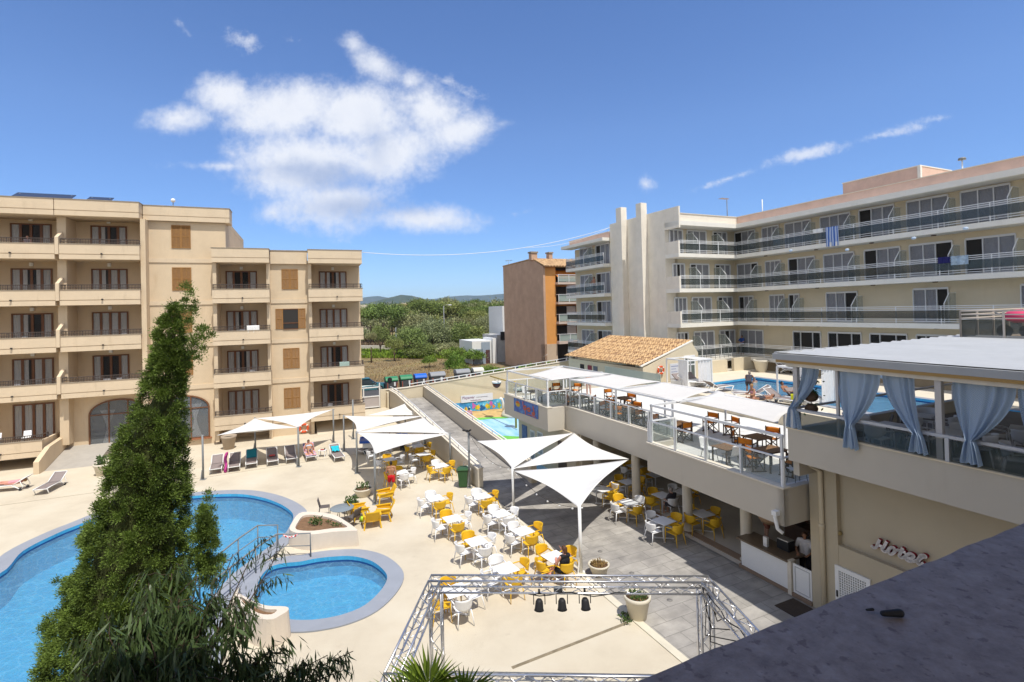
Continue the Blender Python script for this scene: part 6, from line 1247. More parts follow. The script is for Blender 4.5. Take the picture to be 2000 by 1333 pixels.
b_ = gz(905, 951); t = thing('wheelie_bin', 'dark green wheelie bin beside the lamp pole', 'bin', FW, (b_.x, b_.y, 0), 0); x, y = b_.x, b_.y
part('body', MB().add([(x-.2, y-.22, .05), (x+.2, y-.22, .05), (x+.2, y+.2, .05), (x-.2, y+.2, .05), (x-.27, y-.3, .92), (x+.27, y-.3, .92), (x+.27, y+.3, .92), (x-.27, y+.3, .92)], [(0,3,2,1),(4,5,6,7),(0,1,5,4),(1,2,6,5),(2,3,7,6),(3,0,4,7)]), m_green, t, .02); part('lid', MB().ext([(x-.29, y-.33, .93), (x-.29, y+.3, .93), (x-.29, y+.3, 1.0), (x-.29, y-.2, 1.04), (x-.29, y-.33, .98)], (.58, 0, 0)), m_green, t, .02)
for sx in (-1, 1): part('wheel', MB().tube([(x+sx*.2, y+.2, .11), (x+sx*.26, y+.2, .11)], .11, 14), m_black, t)
part('handle', MB().tube([(x-.2, y+.34, 1.0), (x+.2, y+.34, 1.0)], .02, 8).box(x-.2, x-.17, y+.29, y+.34, .96, 1.0).box(x+.17, x+.2, y+.29, y+.34, .96, 1.0), m_green, t)
p = gz(908, 915, .9); t = thing('wash_basin', 'white outdoor washbasin on the walkway wall behind the green bin', 'basin', FA, FA.loc(p)); q = FA.loc(p); part('bowl', MB().box(q.x-.3, q.x+.25, q.y-.3, q.y+.3, .8, .95), m_white, t, .03); part('tap', MB().tube([(q.x, q.y+.2, .95), (q.x, q.y+.2, 1.2), (q.x, q.y, 1.22)], .02, 6), m_alu, t); part('pedestal', MB().box(q.x-.08, q.x+.08, q.y-.08, q.y+.1, 0, .8), m_white, t)
b_ = gz(707, 1014, .12); single('ball', MB().sphere(tuple(b_), .12, 16, 12), mat('lime ball', (.40,.62,.02), .4), 'lime green ball on the deck beside the yellow armchairs', 'ball', FW, tuple(b_-Vector((0, 0, .12))))
# weeds at the pot foot
p = gz(1222, 1213); single('weeds', leaves_mb((p.x, p.y, 0), .16, .3, .12, 90, .10), m_plant, 'small tuft of weeds at the deck joint beside the tall cream pot', 'weeds', FW, tuple(p))
# blue games table under the middle sail
tb = gz(762, 857, .8); t = thing('games_table', 'blue-topped white games table half hidden under the middle sail', 'games table', FW, (tb.x, tb.y, 0), rad(14)); ORG[t.name] = (0, 0, 0)
part('top', MB().box(-1.9, 1.1, -.65, .65, .82, .88), mat('royal blue top', (.02,.06,.30), .4), t); part('cabinet', MB().box(-1.8, 1.0, -.55, .55, .42, .819), m_white, t); part('rim', MB().box(-2.0, -1.901, -.7, .7, .78, .93).box(1.101, 1.2, -.7, .7, .78, .93).box(-1.9, 1.1, -.72, -.651, .78, .93).box(-1.9, 1.1, .651, .72, .78, .93), mat('blue rim', (.03,.10,.45), .4), t)
for sx in (-1.6, .8): part('leg', MB().box(sx-.15, sx+.15, -.45, .45, 0, .419), m_black, t)
# ================================================================== FURNITURE PROTOTYPES
def armchair(nm, m, cat='chair'):
    t = thing(nm, 'x', cat, FW, (0, 0, 0)); ORG[t.name] = (0, 0, 0)     # faces +Y
    part('seat', MB().grid(lambda s, q: ((s-.5)*(.44+.03*q), -.2+.44*q, .445-.02*math.sin(math.pi*s)*math.sin(math.pi*q)+.01*q), 8, 6), m, t).modifiers.new('t', 'SOLIDIFY').thickness = .018
    def bk(s, q):
        a = (s-.5)*math.pi*.86; rx, ry = .285, .22; z = .47+.36*q; back = max(0, math.cos(a)); return (math.sin(a)*rx, -.06-ry*math.cos(a)*(1+.0*q)-.07*q*back, .47+(z-.47)*(.18+.82*back**.7)+.20*(1-back)*min(1, 1.0))
    part('backrest', MB().grid(bk, 18, 6), m, t).modifiers.new('t', 'SOLIDIFY').thickness = .016
    for sx in (-1, 1):
        part('armrest', MB().tube([(sx*.275, -.10, .67), (sx*.285, .08, .66), (sx*.28, .21, .64), (sx*.275, .235, .60)], [.02, .022, .02, .018], 8), m, t)
        part('leg', MB().tube([(sx*.275, .235, .61), (sx*.27, .24, .42), (sx*.29, .27, 0)], [.018, .018, .013], 8), m, t); part('leg', MB().tube([(sx*.20, -.22, .46), (sx*.235, -.27, .22), (sx*.255, -.31, 0)], [.019, .017, .013], 8), m, t)
    return t
def cafe_table(m):
    t = thing('cafe_table', 'x', 'table', FW, (0, 0, 0)); ORG[t.name] = (0, 0, 0); part('tabletop', MB().box(-.35, .35, -.35, .35, .705, .73), m, t, .008); part('column', MB().tube([(0, 0, .03), (0, 0, .705)], .03, 10), m, t); part('base', MB().bar((-.28, -.28, .02), (.28, .28, .02), .06, .03).bar((-.28, .28, .024), (.28, -.28, .024), .06, .03), m, t); return t
CH = {'W': armchair('armchair', m_wchair), 'Y': armchair('armchair', m_ychair)}; TB = cafe_table(m_wchair)
bpy.context.view_layer.update()
SIDE = {'L': 'left', 'B': 'far', 'R': 'right', 'F': 'near'}; CN = {'W': 'white', 'Y': 'mustard yellow'}
TROT = rad(30)
def group_at(px, py, cols, desc, rot=None, dist=.52, inside=False, zt=.73, floor=0.):
    c = gz(px, py, zt+floor); r = (TROT if rot is None else rot)+random.uniform(-.08, .08)
    place(TB, USED, (c.x, c.y, floor), r, 'white square cafe table '+desc, 'white square cafe tables')
    for k, col in zip('LBRF', cols):
        if col not in CH: continue
        a = {'L': math.pi, 'B': math.pi/2, 'R': 0, 'F': -math.pi/2}[k]+r; d_ = dist+random.uniform(-.05, .08); jx = random.uniform(-.07, .07)
        x, y = c.x+math.cos(a)*d_-math.sin(a)*jx, c.y+math.sin(a)*d_+math.cos(a)*jx
        place(CH[col], USED, (x, y, floor), a+math.pi/2+random.uniform(-.14, .14), f'{CN[col]} armchair, {SIDE[k]} side of the table {desc}', CN[col]+' plastic armchairs')
    return c
for px, py, cols, desc in ((850,973,'WWYY','heading the left row of deck tables'),(884,1013,'WYWY','second in the left row on the deck'),(930,1057,'WYWW','third in the left row'),(988,1110,'WWYY','fourth in the left row, beyond the truss'),
   (940.7,969,'WWYY','closest to the green wheelie bin'),(978,1003,'WWWW','with four white chairs, paving edge'),(1021,1037,'WWYY','third along the paving edge'),(1083,1087,'YYYY','where the woman in black sits'),(890,1153,'YYWW','seen through the truss left corner'),
   (761,897,'WYWY','hidden behind the red-shorts man'),(783,922,'YYWW','right of the red-shorts man'),(826,887,'WYYY','in sail shade by the walkway wall'),(861,909,'YWYY','in sun beside the far grey pole'),(816,871,'YWYY','farthest back under the sails'),(742,879,'W-W-','by the blue games table'),
   (1226,981,'WYWY','on the paving by a terrace column'),(1178,955,'-WYY','half hidden by the nearest sail'),(1296,1017,'WWYY','nearest us in the terrace shade')): group_at(px, py, cols, desc)
for px, py, cols, desc in ((1293,967,'YY-W','inside between two terrace columns'),(1372,1003,'YYYY','inside the terrace beside the bar'),(1226,941,'WYYY','inside, behind a terrace column'),(1280,927,'WY--','deep inside the restaurant, centre'),(1240,910,'WY-Y','deepest inside near the cabinet'),(1335,960,'-WY-','deep inside behind the middle column')): group_at(px, py, cols, desc, rad(26), .56, floor=.03)
# lounge corner
m_gtab = mat('slate blue table', (.20,.235,.26), .45, .05, 4)
def lounge_chair():
    t = thing('lounge_chair', 'x', 'chair', FW, (0, 0, 0)); ORG[t.name] = (0, 0, 0); part('seat', MB().grid(lambda s, q: ((s-.5)*.6, -.3+.62*q, .33+.07*q-.02*math.sin(math.pi*s)), 6, 6), m_ychair, t).modifiers.new('t', 'SOLIDIFY').thickness = .025
    part('backrest', MB().grid(lambda s, q: ((s-.5)*(.62-.06*q), -.3-.24*q-.02*math.cos((s-.5)*3), .34+.46*q), 8, 6), m_ychair, t).modifiers.new('t', 'SOLIDIFY').thickness = .022
    for sx in (-1, 1):
        part('armrest', MB().bar((sx*.34, -.36, .58), (sx*.36, .34, .53), .09, .03), m_ychair, t); part('arm_panel', MB().ext([(sx*.34, -.34, .36), (sx*.34, .28, .40), (sx*.345, .3, .53), (sx*.335, -.34, .57)], (.015, 0, 0)), m_ychair, t); part('leg', MB().bar((sx*.33, .3, .4), (sx*.37, .37, 0), .05), m_ychair, t); part('leg', MB().bar((sx*.31, -.28, .36), (sx*.36, -.38, 0), .05), m_ychair, t)
    return t
LC = lounge_chair()
for px, py, rz, lab in ((704,1012,-60,'mustard lounge armchair beside the lime ball, seat facing right'),(752,982,115,'mustard lounge armchair in front of the red-shorts man'),(748,1015,100,'mustard lounge armchair at the right of the low group'),(727,1028,20,'mustard lounge armchair with its back to us, by the lime ball')):
    g = gz(px, py); place(LC, USED, (g.x, g.y, 0), rad(rz), lab, 'mustard lounge armchairs')
g = gz(668, 992, .72); t = thing('round_table', 'round slate blue garden table behind the white planter', 'table', FW, (g.x, g.y, 0)); ORG[t.name] = (0, 0, 0); part('tabletop', MB().lathe([(.01, .70), (.5, .70), (.52, .715), (.5, .73), (.01, .73)], (0, 0, 0), 32), m_gtab, t)
for k in range(4): a = rad(45+90*k); part('leg', MB().tube([(math.cos(a)*.14, math.sin(a)*.14, .70), (math.cos(a)*.36, math.sin(a)*.36, 0)], .014, 6), m_iron, t)
def mesh_chair():
    t = thing('mesh_chair', 'x', 'chair', FW, (0, 0, 0)); ORG[t.name] = (0, 0, 0); part('seat', MB().box(-.21, .21, -.2, .22, .43, .45), mat('grey brown wicker', (.11,.095,.09), .8, .2, 30), t, .01); part('backrest', MB().grid(lambda s, q: ((s-.5)*.42, -.2-.10*q, .45+.38*q), 6, 4), MATS['grey brown wicker'], t).modifiers.new('t', 'SOLIDIFY').thickness = .015
    for sx in (-1, 1): part('leg', MB().tube([(sx*.2, .2, .44), (sx*.23, .24, 0)], .012, 6), m_iron, t); part('leg', MB().tube([(sx*.2, -.2, .44), (sx*.22, -.27, 0)], .012, 6), m_iron, t)
    return t
MC = mesh_chair()
for px, py, rz, lab in ((691,1028,60,'dark mesh chair right of the round slate table'),(634,1008,-75,'dark mesh chair left of the round slate table')): g = gz(px, py); place(MC, USED, (g.x, g.y, 0), rad(rz), lab, 'dark mesh garden chairs')
# sunloungers
def lounger(sl_m):
    t = thing('sun_lounger', 'x', 'sun lounger', FW, (0, 0, 0)); ORG[t.name] = (0, 0, 0)       # foot at -Y, head at +Y
    an = rad(32); L_ = .75; y0 = .25; hz = .34
    part('sling', MB().grid(lambda s, q: ((s-.5)*.56, -1.0+1.25*q, hz-.015*math.sin(math.pi*s)), 4, 10), sl_m, t).modifiers.new('t', 'SOLIDIFY').thickness = .012
    part('backrest', MB().grid(lambda s, q: ((s-.5)*.56, y0+L_*math.cos(an)*q, hz+L_*math.sin(an)*q-.015*math.sin(math.pi*s)), 4, 6), sl_m, t).modifiers.new('t', 'SOLIDIFY').thickness = .012
    f = MB()
    for sx in (-1, 1):
        x = sx*.31; f.tube([(x, -1.03, hz-.02), (x, -.6, hz+.0), (x, y0, hz)], .026, 8); f.tube([(x, y0, hz), (x, y0+L_*math.cos(an), hz+L_*math.sin(an))], .024, 8); f.tube([(x, -.98, hz-.03), (x, -.86, .12), (x, -.8, 0)], .026, 8); f.tube([(x, .2, hz), (x, .5, .16), (x, .62, .07)], .026, 8); f.tube([(x, y0+.35, hz+.2), (x, .75, .2), (x, .62, .07)], .018, 6)
    f.tube([(-.31, -1.03, hz-.02), (.31, -1.03, hz-.02)], .022, 8); f.tube([(-.31, y0+L_*math.cos(an), hz+L_*math.sin(an)), (.31, y0+L_*math.cos(an), hz+L_*math.sin(an))], .022, 8); part('frame', f, m_white, t)
    for sx in (-1, 1): part('wheel', MB().tube([(sx*.30, .62, .075), (sx*.345, .62, .075)], .075, 12), m_black, t)
    return t
SLG = lounger(m_sling)
bpy.context.view_layer.update()
GL = 'taupe and white sunloungers'
spots = []
for px, py, rz, lab in ((421,927,26,'bare taupe sunlounger leftmost in the row under the sails'),(457,922.5,26,'taupe sunlounger with the pink inflatable leaning on it'),(491,916,26,'sunlounger with a teal towel over its backrest'),(533,911,27,'sunlounger with a small coral towel on its seat'),(570,906,27,'bare taupe sunlounger beside the pole, left of the sunbathing woman'),(609,902,28,'sunlounger under the woman in sunglasses'),(664,903,30,'sunlounger with a crumpled turquoise towel, right end of the row')):
    g = gz(px, py); r = rad(rz); d = Vector((-math.sin(r), math.cos(r), 0)); o = place(SLG, USED, g+d*1.0, r, lab, GL); spots.append((Vector(o.location), r))
for (x, y, rz, lab) in ((78,968,14,'lone empty sunlounger lying left of the conifer'),(-22,962,-75,'sunlounger with a pink sunbather at the left photo edge')):
    g = gz(x, y); r = rad(rz); d = Vector((-math.sin(r), math.cos(r), 0)); o = place(SLG, USED, g+d*1.0, r, lab, GL); spots.append((Vector(o.location), r))
g = gz(722, 885); place(SLG, USED, (g.x, g.y+.3, 0), rad(-30), 'sunlounger in shade beside the blue games table', GL)
def on_lounger(i, lx, ly, lz): P, r = spots[i]; return Vector((P.x+lx*math.cos(r)-ly*math.sin(r), P.y+lx*math.sin(r)+ly*math.cos(r), lz))
def towel(i, m, lab, back=True, w_=.5, crumple=.0, y0=.28, y1=.85):
    mb = MB(); P, r = spots[i]; an = rad(32)
    def fn(s, q):
        y = y0+(y1-y0)*q; z = .36+max(0, (y-.25))*math.tan(an)+.012+crumple*(.5+.5*mnoise.noise(Vector((s*4+i, q*4, i)))); return on_lounger(i, (s-.5)*w_*(1+crumple*mnoise.noise(Vector((q*3, i, 2)))), y, z)
    mb.grid(fn, 14, 12); o = single('towel', mb, m, lab, 'towel', FW, tuple(on_lounger(i, 0, y0, .36))); o.modifiers.new('t', 'SOLIDIFY').thickness = .015
towel(2, mat('teal towel', (.01,.16,.20), .95, .1, 30), 'teal towel covering a lounger backrest', True, .58, .02, .26, .90); towel(3, mat('coral towel', (.60,.09,.08), .95, .1, 30), 'small coral towel folded on a lounger seat', True, .34, .10, -.05, .25); towel(6, mat('turquoise towel', (.02,.42,.52), .95, .1, 30), 'crumpled turquoise towel on the right end lounger', True, .46, .16, .2, .62)
mb = MB(); A = on_lounger(1, -.42, -.85, .0); pk = mat('pink inflatable', (.42,.04,.22), .5, .05, 5)
mb.grid(lambda s, q: on_lounger(1, -.40-.07*math.sin(math.pi*q)+(.04 if True else 0)*math.sin(s*7), -.95+1.5*s, .12+.72*(s)*1.0+(q-.5)*.32*math.sin(math.pi*min(1, s*1.02+.02))**.6), 24, 10); o = single('inflatable', mb, pk, 'pink inflatable mattress propped between two loungers', 'inflatable', FW, tuple(A)); o.modifiers.new('t', 'SOLIDIFY').thickness = .09
g = gz(630, 892); t = thing('side_table', 'small white side table right of the sunbathing woman', 'table', FW, (g.x, g.y, 0)); ORG[t.name] = (0, 0, 0); part('tabletop', MB().box(-.24, .24, -.22, .22, .40, .43), m_white, t, .01); [part('leg', MB().bar((sx*.2, sy*.18, 0), (sx*.2, sy*.18, .4), .04), m_white, t) for sx in (-1, 1) for sy in (-1, 1)]; single('book', MB().box(g.x-.12, g.x+.1, g.y-.1, g.y+.08, .435, .47), mat('red book cover', (.35,.05,.05), .6), 'red-covered book on the small white side table', 'book', FW, (g.x, g.y, .435))
single('drink_can', MB().lathe([(.03, 0), (.033, .01), (.033, .11), (.026, .12)], (g.x+.14, g.y+.05, .435), 12), m_black, 'dark drink can on the small white side table', 'can', FW, (g.x+.14, g.y+.05, .435))
# upper pool deck loungers
GP = 'white loungers round the upper pool'
for px, py, rz, lab in ((1352,756,70,'grey lounger half hidden by the first cabana curtain'),(1402,766,115,'lounger with blue towels between the cabana and pool'),(1470,779,-100,'white lounger with people at the near pool edge'),(1528,790,25,'reclined lounger beside the white cabana, facing the pool'),(1543,731,35,'left grey lounger beyond the pool, under the hotel slab'),(1565,730,35,'right grey lounger beyond the pool, under the hotel slab'),(1600,728,35,'dark lounger beyond the pool behind the hanging planter')):
    p = FA.z(px, py, PZ); place(SLG, USED, FA.wor((p.x, p.y, PZ)), rad(rz), lab, GP)
# director's chairs and tables on the terrace
def director(m):
    t = thing('director_chair', 'x', 'chair', FW, (0, 0, 0)); ORG[t.name] = (0, 0, 0)
    part('seat', MB().grid(lambda s, q: ((s-.5)*.5, -.2+.4*q, .45-.03*math.sin(math.pi*s)), 6, 3), m, t).modifiers.new('t', 'SOLIDIFY').thickness = .01
    part('backrest', MB().grid(lambda s, q: ((s-.5)*.54, -.22-.03*math.sin(math.pi*s), .62+.22*q), 6, 3), m, t).modifiers.new('t', 'SOLIDIFY').thickness = .01
    f = MB()
    for sx in (-1, 1): f.bar((sx*.27, -.22, .04), (sx*.27, -.22, .86), .035); f.bar((sx*.27, .2, .04), (sx*.27, .2, .63), .035); f.bar((sx*.27, -.24, .64), (sx*.27, .24, .64), .05, .03); f.bar((sx*.27, -.26, .02), (sx*.27, .26, .02), .035); f.bar((sx*.25, -.2, .45), (sx*.25, .2, .45), .03)
    for y in (-.17, .17): f.bar((-.25, y, .05), (.25, y, .44), .03); f.bar((.25, y, .05), (-.25, y, .44), .03)
    part('frame', f, m_dwood, t); return t
DC = director(m_orange)
def dtable(w_=.9, d_=.75):
    t = thing('terrace_table', 'x', 'table', FW, (0, 0, 0)); ORG[t.name] = (0, 0, 0); tp_ = MB(); n = 9
    for i in range(n): tp_.box(-w_/2, w_/2, -d_/2+d_/n*i+.004, -d_/2+d_/n*(i+1)-.004, .71, .735)
    part('tabletop', tp_, m_ttop, t); f = MB(); f.box(-w_/2+.04, w_/2-.04, -d_/2+.04, -d_/2+.07, .66, .709); f.box(-w_/2+.04, w_/2-.04, d_/2-.07, d_/2-.04, .66, .709); part('apron', f, m_dwood, t)
    for sx in (-1, 1):
        for sy in (-1, 1): part('leg', MB().bar((sx*(w_/2-.06), sy*(d_/2-.06), 0), (sx*(w_/2-.06), sy*(d_/2-.06), .66), .045), m_dwood, t)
    return t
def keep_in(p):
    q = FA.loc(p); q.x = max(q.x, 15.95 if 16.9 < q.y < 25.6 else 14.75); return FA.wor(q)
DT = dtable(); bpy.context.view_layer.update(); TT = []
for px, py, lab in ((1104,763,'dark slatted table under the farthest terrace sail'),(1132,775,'dark slatted table behind the terrace corner railing'),(1216,777,'dark slatted table in sun, back of the middle terrace group'),(1225,793,'dark slatted table in sun, front of the middle terrace group'),(1186,810,'low dark table close to the middle terrace railing'),(1296,831,'dark table just behind the tall railing corner post'),(1479,852.6,'teak slatted table among orange chairs, back of the near group'),(1505,877,'teak slatted table nearest the terrace end corner'),(1406,875,'dark slatted table between two white chairs'),(1030,765,'brown table behind the fish sign railing')):
    p = keep_in(FA.wor(FA.z(px, py, ZF+.73))); place(DT, USED, (p.x, p.y, ZF), AA+random.uniform(-.06, .06), lab, 'slatted tables on the terrace'); TT.append(p)
def face(p):
    q = min(TT, key=lambda t_: (t_-p).length); d = q-p; return math.atan2(d.y, d.x)-math.pi/2
for i, (px, py) in enumerate(((1080,769),(1088,759),(1099,770),(1126,760),(1116,783),(1153,784),(1161,800),(1191,772),(1230,781),(1196,791),(1240,799),(1205,806),(1213,817),(1262,823),(1318,842),(1388,822),(1428,831),(1444,860),(1460,872),(1506,853),(1474,890),(1543,900))):
    p = keep_in(FA.wor(FA.z(px, py, ZF+.5))); place(DC, USED, (p.x, p.y, ZF), face(p)+random.uniform(-.15, .15), f'orange canvas folding chair, {["first","second","third","fourth","fifth","sixth","seventh","eighth","ninth","tenth","eleventh","twelfth","thirteenth","fourteenth","fifteenth","sixteenth","seventeenth","eighteenth","nineteenth","twentieth","second last","last"][i]} from the left on the terrace', 'orange folding chairs on the terrace')
def shellchair():
    t = thing('shell_chair', 'x', 'chair', FW, (0, 0, 0)); ORG[t.name] = (0, 0, 0)
    part('shell', MB().grid(lambda s, q: ((s-.5)*.46*(1-.15*q), (.22-.44*min(1, q*1.8)) if q < .556 else -.22-.10*(q-.556)/.444, .45+.03*abs(s-.5) if q < .556 else .45+.4*(q-.556)/.444), 10, 18), m_wchair, t).modifiers.new('t', 'SOLIDIFY').thickness = .015
    for sx in (-1, 1): part('leg', MB().tube([(sx*.17, .16, .44), (sx*.22, .22, 0)], .013, 6), m_silver, t); part('leg', MB().tube([(sx*.17, -.16, .44), (sx*.22, -.24, 0)], .013, 6), m_silver, t)
    return t
WS = shellchair(); bpy.context.view_layer.update()
for px, py, lab in ((1355,882,'white shell chair left of the dark table behind the railing'),(1421,890,'white shell chair right of the dark table behind the railing'),(1018,769,'white shell chair behind the fish sign, left of the brown table'),(1040,775,'cream shell chair behind the fish sign, right of the brown table'),(1063,772,'pale shell chair by the terrace corner post'),(1557,918,'white shell chair at the terrace end under the pergola')):
    p = keep_in(FA.wor(FA.z(px, py, ZF+.45))); place(WS, USED, (p.x, p.y, ZF), face(p), lab, 'white shell chairs')
# pergola tables and chairs
for i, (v, u, d_) in enumerate(((15.6, 8.6, 'left front'), (16.0, 7.4, 'middle front'), (17.6, 8.9, 'left back'), (18.0, 6.6, 'middle back'), (15.8, 5.3, 'right front'), (18.4, 4.6, 'right back'), (16.0, 9.8, 'corner'))):
    p = FA.wor((v, u, PF)); place(TB, USED, p, AA+.1*i, f'white square table in the pergola shade, {d_}', 'white tables in the pergola')
    for k, a in enumerate((0, math.pi/2, math.pi, -math.pi/2)):
        if (i+k) % 4 == 3: continue
        a2 = a+AA+.1*i; place(CH['W'] if (i+k) % 3 else MC, USED, (p.x+.62*math.cos(a2), p.y+.62*math.sin(a2), PF), a2+math.pi/2, (f'white armchair' if (i+k) % 3 else 'dark mesh chair')+f' at the {d_} table in the pergola, {["right","far","left","near"][k]} side', 'chairs in the pergola')
# balcony furniture seen over the left building's railings
for k, lx in ((1, -19.4), (1, -18.2), (2, -12.3), (1, -12.5), (1, -13.2), (2, -17.9), (0, -19.0), (0, -17.4), (2, -4.6), (1, -4.2), (1, 2.6), (0, 1.4)):
    n = 43.9 if k or lx > -10 else 43.4; p = FB.wor((lx, n, LV[k]-.0)); place(WS, USED, p, BB+math.pi+random.uniform(-.6, .6), f'white chair on a left apartment balcony, storey {k+1}, '+('left bays' if lx < -10 else 'right bays')+f', {"outer" if int(lx*10) % 2 else "inner"} chair', 'white chairs on the left balconies')
# laundry and towels
def hang(fr, a, b_, drop, m, lab, off):
    mb = MB(); A, B = Vector(a), Vector(b_)
    def fn(s, q):
        p = A.lerp(B, s)
        if q < .25: return (p.x+off[0]*(.25-q)*.5+0, p.y+off[1]*(.25-q)*.5, p.z-.0-drop*.15*(1-q/.25))
        t_ = (q-.25)/.75; return (p.x-off[0]*(.05+.03*math.sin(s*14)), p.y-off[1]*(.05+.03*math.sin(s*14)), p.z-drop*t_)
    mb.grid(fn, 20, 16); o = single('towel', mb, m, lab, 'towel', fr, tuple(a)); o.modifiers.new('t', 'SOLIDIFY').thickness = .012
m_stripe, N_, L_ = node_mat('blue striped towel'); b = N_['Principled BSDF']; tcd = N_.new('ShaderNodeTexCoord').outputs['Object']; wv = N_.new('ShaderNodeTexWave'); wv.inputs['Scale'].default_value = 1.6; wv.bands_direction = 'Y'; wv.inputs['Distortion'].default_value = 1.5; L_.new(tcd, wv.inputs['Vector']); L_.new(RAMP(N_, L_, wv.outputs[0], [(.3, (.05,.13,.42)), (.6, (.42,.50,.66))]), b.inputs['Base Color']); b.inputs['Roughness'].default_value = .95
a, b_ = FA.onX(1613, 450, VB), FA.onX(1638, 447, VB); hang(FA, (VB+.05, a.y, SL[3]+1.06), (VB+.05, b_.y, SL[3]+1.06), 1.35, m_stripe, 'blue striped towel hung over the top hotel balcony rail', (1, 0, 0))
a, b_ = FA.onX(1588, 457, VB), FA.onX(1608, 455, VB); hang(FA, (VB+.05, a.y, SL[3]+1.06), (VB+.05, b_.y, SL[3]+1.06), .28, m_white, 'small white cloth on the top hotel rail, left of the striped towel', (1, 0, 0))
a, b_ = FA.onX(1832, 508, VB), FA.onX(1856, 506, VB); hang(FA, (VB+.05, a.y, SL[2]+1.06), (VB+.05, b_.y, SL[2]+1.06), .35, mat('navy cloth', (.02,.02,.12), .9), 'navy towel on the third floor hotel rail', (1, 0, 0)); a, b_ = FA.onX(1857, 506, VB), FA.onX(1892, 502, VB); hang(FA, (VB+.05, a.y, SL[2]+1.06), (VB+.05, b_.y, SL[2]+1.06), .5, mat('pale print towel', (.35,.45,.55), .9, .4, 6), 'pale printed towel with blue ends on the third floor hotel rail', (1, 0, 0))
p = FB.onY(493, 638, NF+.1); q = FB.onY(503, 638, NF+.1); a = FB.onY(482, 637, NF+.05); hang(FB, (a.x, NF+.09, LV[2]+1.13), (a.x+.85, NF+.09, LV[2]+1.13), .55, m_white, 'white towel over the left apartment rail beside the open shutter window', (0, 1, 0))
a = FB.onY(663, 706, NF+.05); hang(FB, (a.x, NF+.09, LV[1]+1.13), (a.x+.75, NF+.09, LV[1]+1.13), .4, mat('mint towel', (.32,.42,.38), .9), 'pale green towel over the right end rail of the left apartments', (0, 1, 0))
# ================================================================== VEGETATION
def leafmesh(name, C, D, Ls, Ws, tone, fold=0.):
    """many small pointed leaves: centre, direction, length, width (numpy arrays), one mesh"""
    n = len(C); ref = rng.normal(size=(n, 3)); S = np.cross(D, ref); S /= np.linalg.norm(S, axis=1)[:, None]+1e-9
    L_ = Ls[:, None]; W_ = Ws[:, None]/2
    V = np.stack([C, C+D*L_*.45+S*W_, C+D*L_, C+D*L_*.45-S*W_], 1).reshape(-1, 3)
    me = bpy.data.meshes.new(name); me.vertices.add(4*n); me.vertices.foreach_set('co', V.ravel()); me.loops.add(4*n); me.loops.foreach_set('vertex_index', np.arange(4*n)); me.polygons.add(n); me.polygons.foreach_set('loop_start', np.arange(0, 4*n, 4))
    try: me.polygons.foreach_set('loop_total', np.full(n, 4))
    except Exception: pass
    me.update(calc_edges=True); at = me.attributes.new('tone', 'FLOAT', 'POINT'); at.data.foreach_set('value', np.repeat(tone, 4)); return me
def unit(v): return v/(np.linalg.norm(v, axis=1)[:, None]+1e-9)
m_cyp = mat('conifer sprays', (.105,.175,.032), .65, .22, 1.4, tone=True, trans=.22)
m_euc = mat('eucalyptus leaves', (.065,.098,.032), .42, .2, 3, tone=True, trans=.18, spec=.5)
m_palm = mat('palm blades', (.16,.26,.035), .45, .15, 3, tone=True, trans=.25)
m_lf = [mat('scrub leaves', (.20,.245,.075), .75, .2, .6, tone=True, trans=.15), mat('olive scrub leaves', (.25,.27,.13), .75, .2, .6, tone=True, trans=.15), mat('pine leaves', (.15,.20,.05), .75, .2, .6, tone=True, trans=.12), mat('fresh leaves', (.16,.245,.04), .7, .2, .6, tone=True, trans=.2)]
# ---------------- the big conifer
YC = 10.6
prof = [(590,345,3),(615,338,26),(640,330,44),(680,333,50),(715,332,54),(745,322,54),(780,316,64),(810,312,72),(850,300,86),(900,288,97),(950,285,100),(1000,275,110),(1050,268,122),(1100,262,134),(1150,255,140),(1200,245,146),(1260,240,165),(1333,240,185),(1420,240,190),(1500,240,170)]
py_ = np.array([p[0] for p in prof]); pcx = np.array([p[1] for p in prof]); phw = np.array([p[2] for p in prof])
def cyl(y): return np.interp(y, py_, pcx), np.interp(y, py_, phw)
base = gY(240, 1500, YC); tt = thing('conifer_tree', 'tall dense green conifer in the left foreground before the big pool', 'tree', FW, (base.x, YC, 0.0))
C, D, LL, WW, TN = [], [], [], [], []
clumps = []
while len(clumps) < 1750:
    y = 592+(1490-592)*rng.random()**.8; cx_, hw = cyl(y); hw = max(3, (hw-20)*.80)
    if rng.random() > hw/150+(.42 if y < 760 else .12): continue
    th = rng.uniform(0, 2*math.pi); rr = rng.uniform(.80, 1.02); lob = 1+.13*mnoise.noise(Vector((math.cos(th)*1.6, math.sin(th)*1.6, y*.011))); R = hw*YC/1000*rr*lob; c0 = np.array(gY(cx_, y, YC)); clumps.append((c0+np.array([R*math.cos(th), R*math.sin(th), 0]), np.array([math.cos(th), math.sin(th), .75]), rng.uniform(.075, .15)*(1 if y > 700 else .8), rng.random()))
for px, py, hw_, n in ((402,1050,20,60),(400,1012,10,20),(404,1105,22,50),(395,662,12,8),(380,672,10,6),(362,600,8,7),(374,594,6,4),(205,1010,12,10),(168,1070,12,12),(135,1160,14,12),(100,1225,14,14)):
    for i in range(n): c0 = np.array(gY(px+rng.normal()*hw_*.6, py+rng.normal()*20, YC-.6*rng.random())); clumps.append((c0, np.array([.3*(1 if px > 300 else -1), -.4, .8]), rng.uniform(.06, .12), rng.random()))
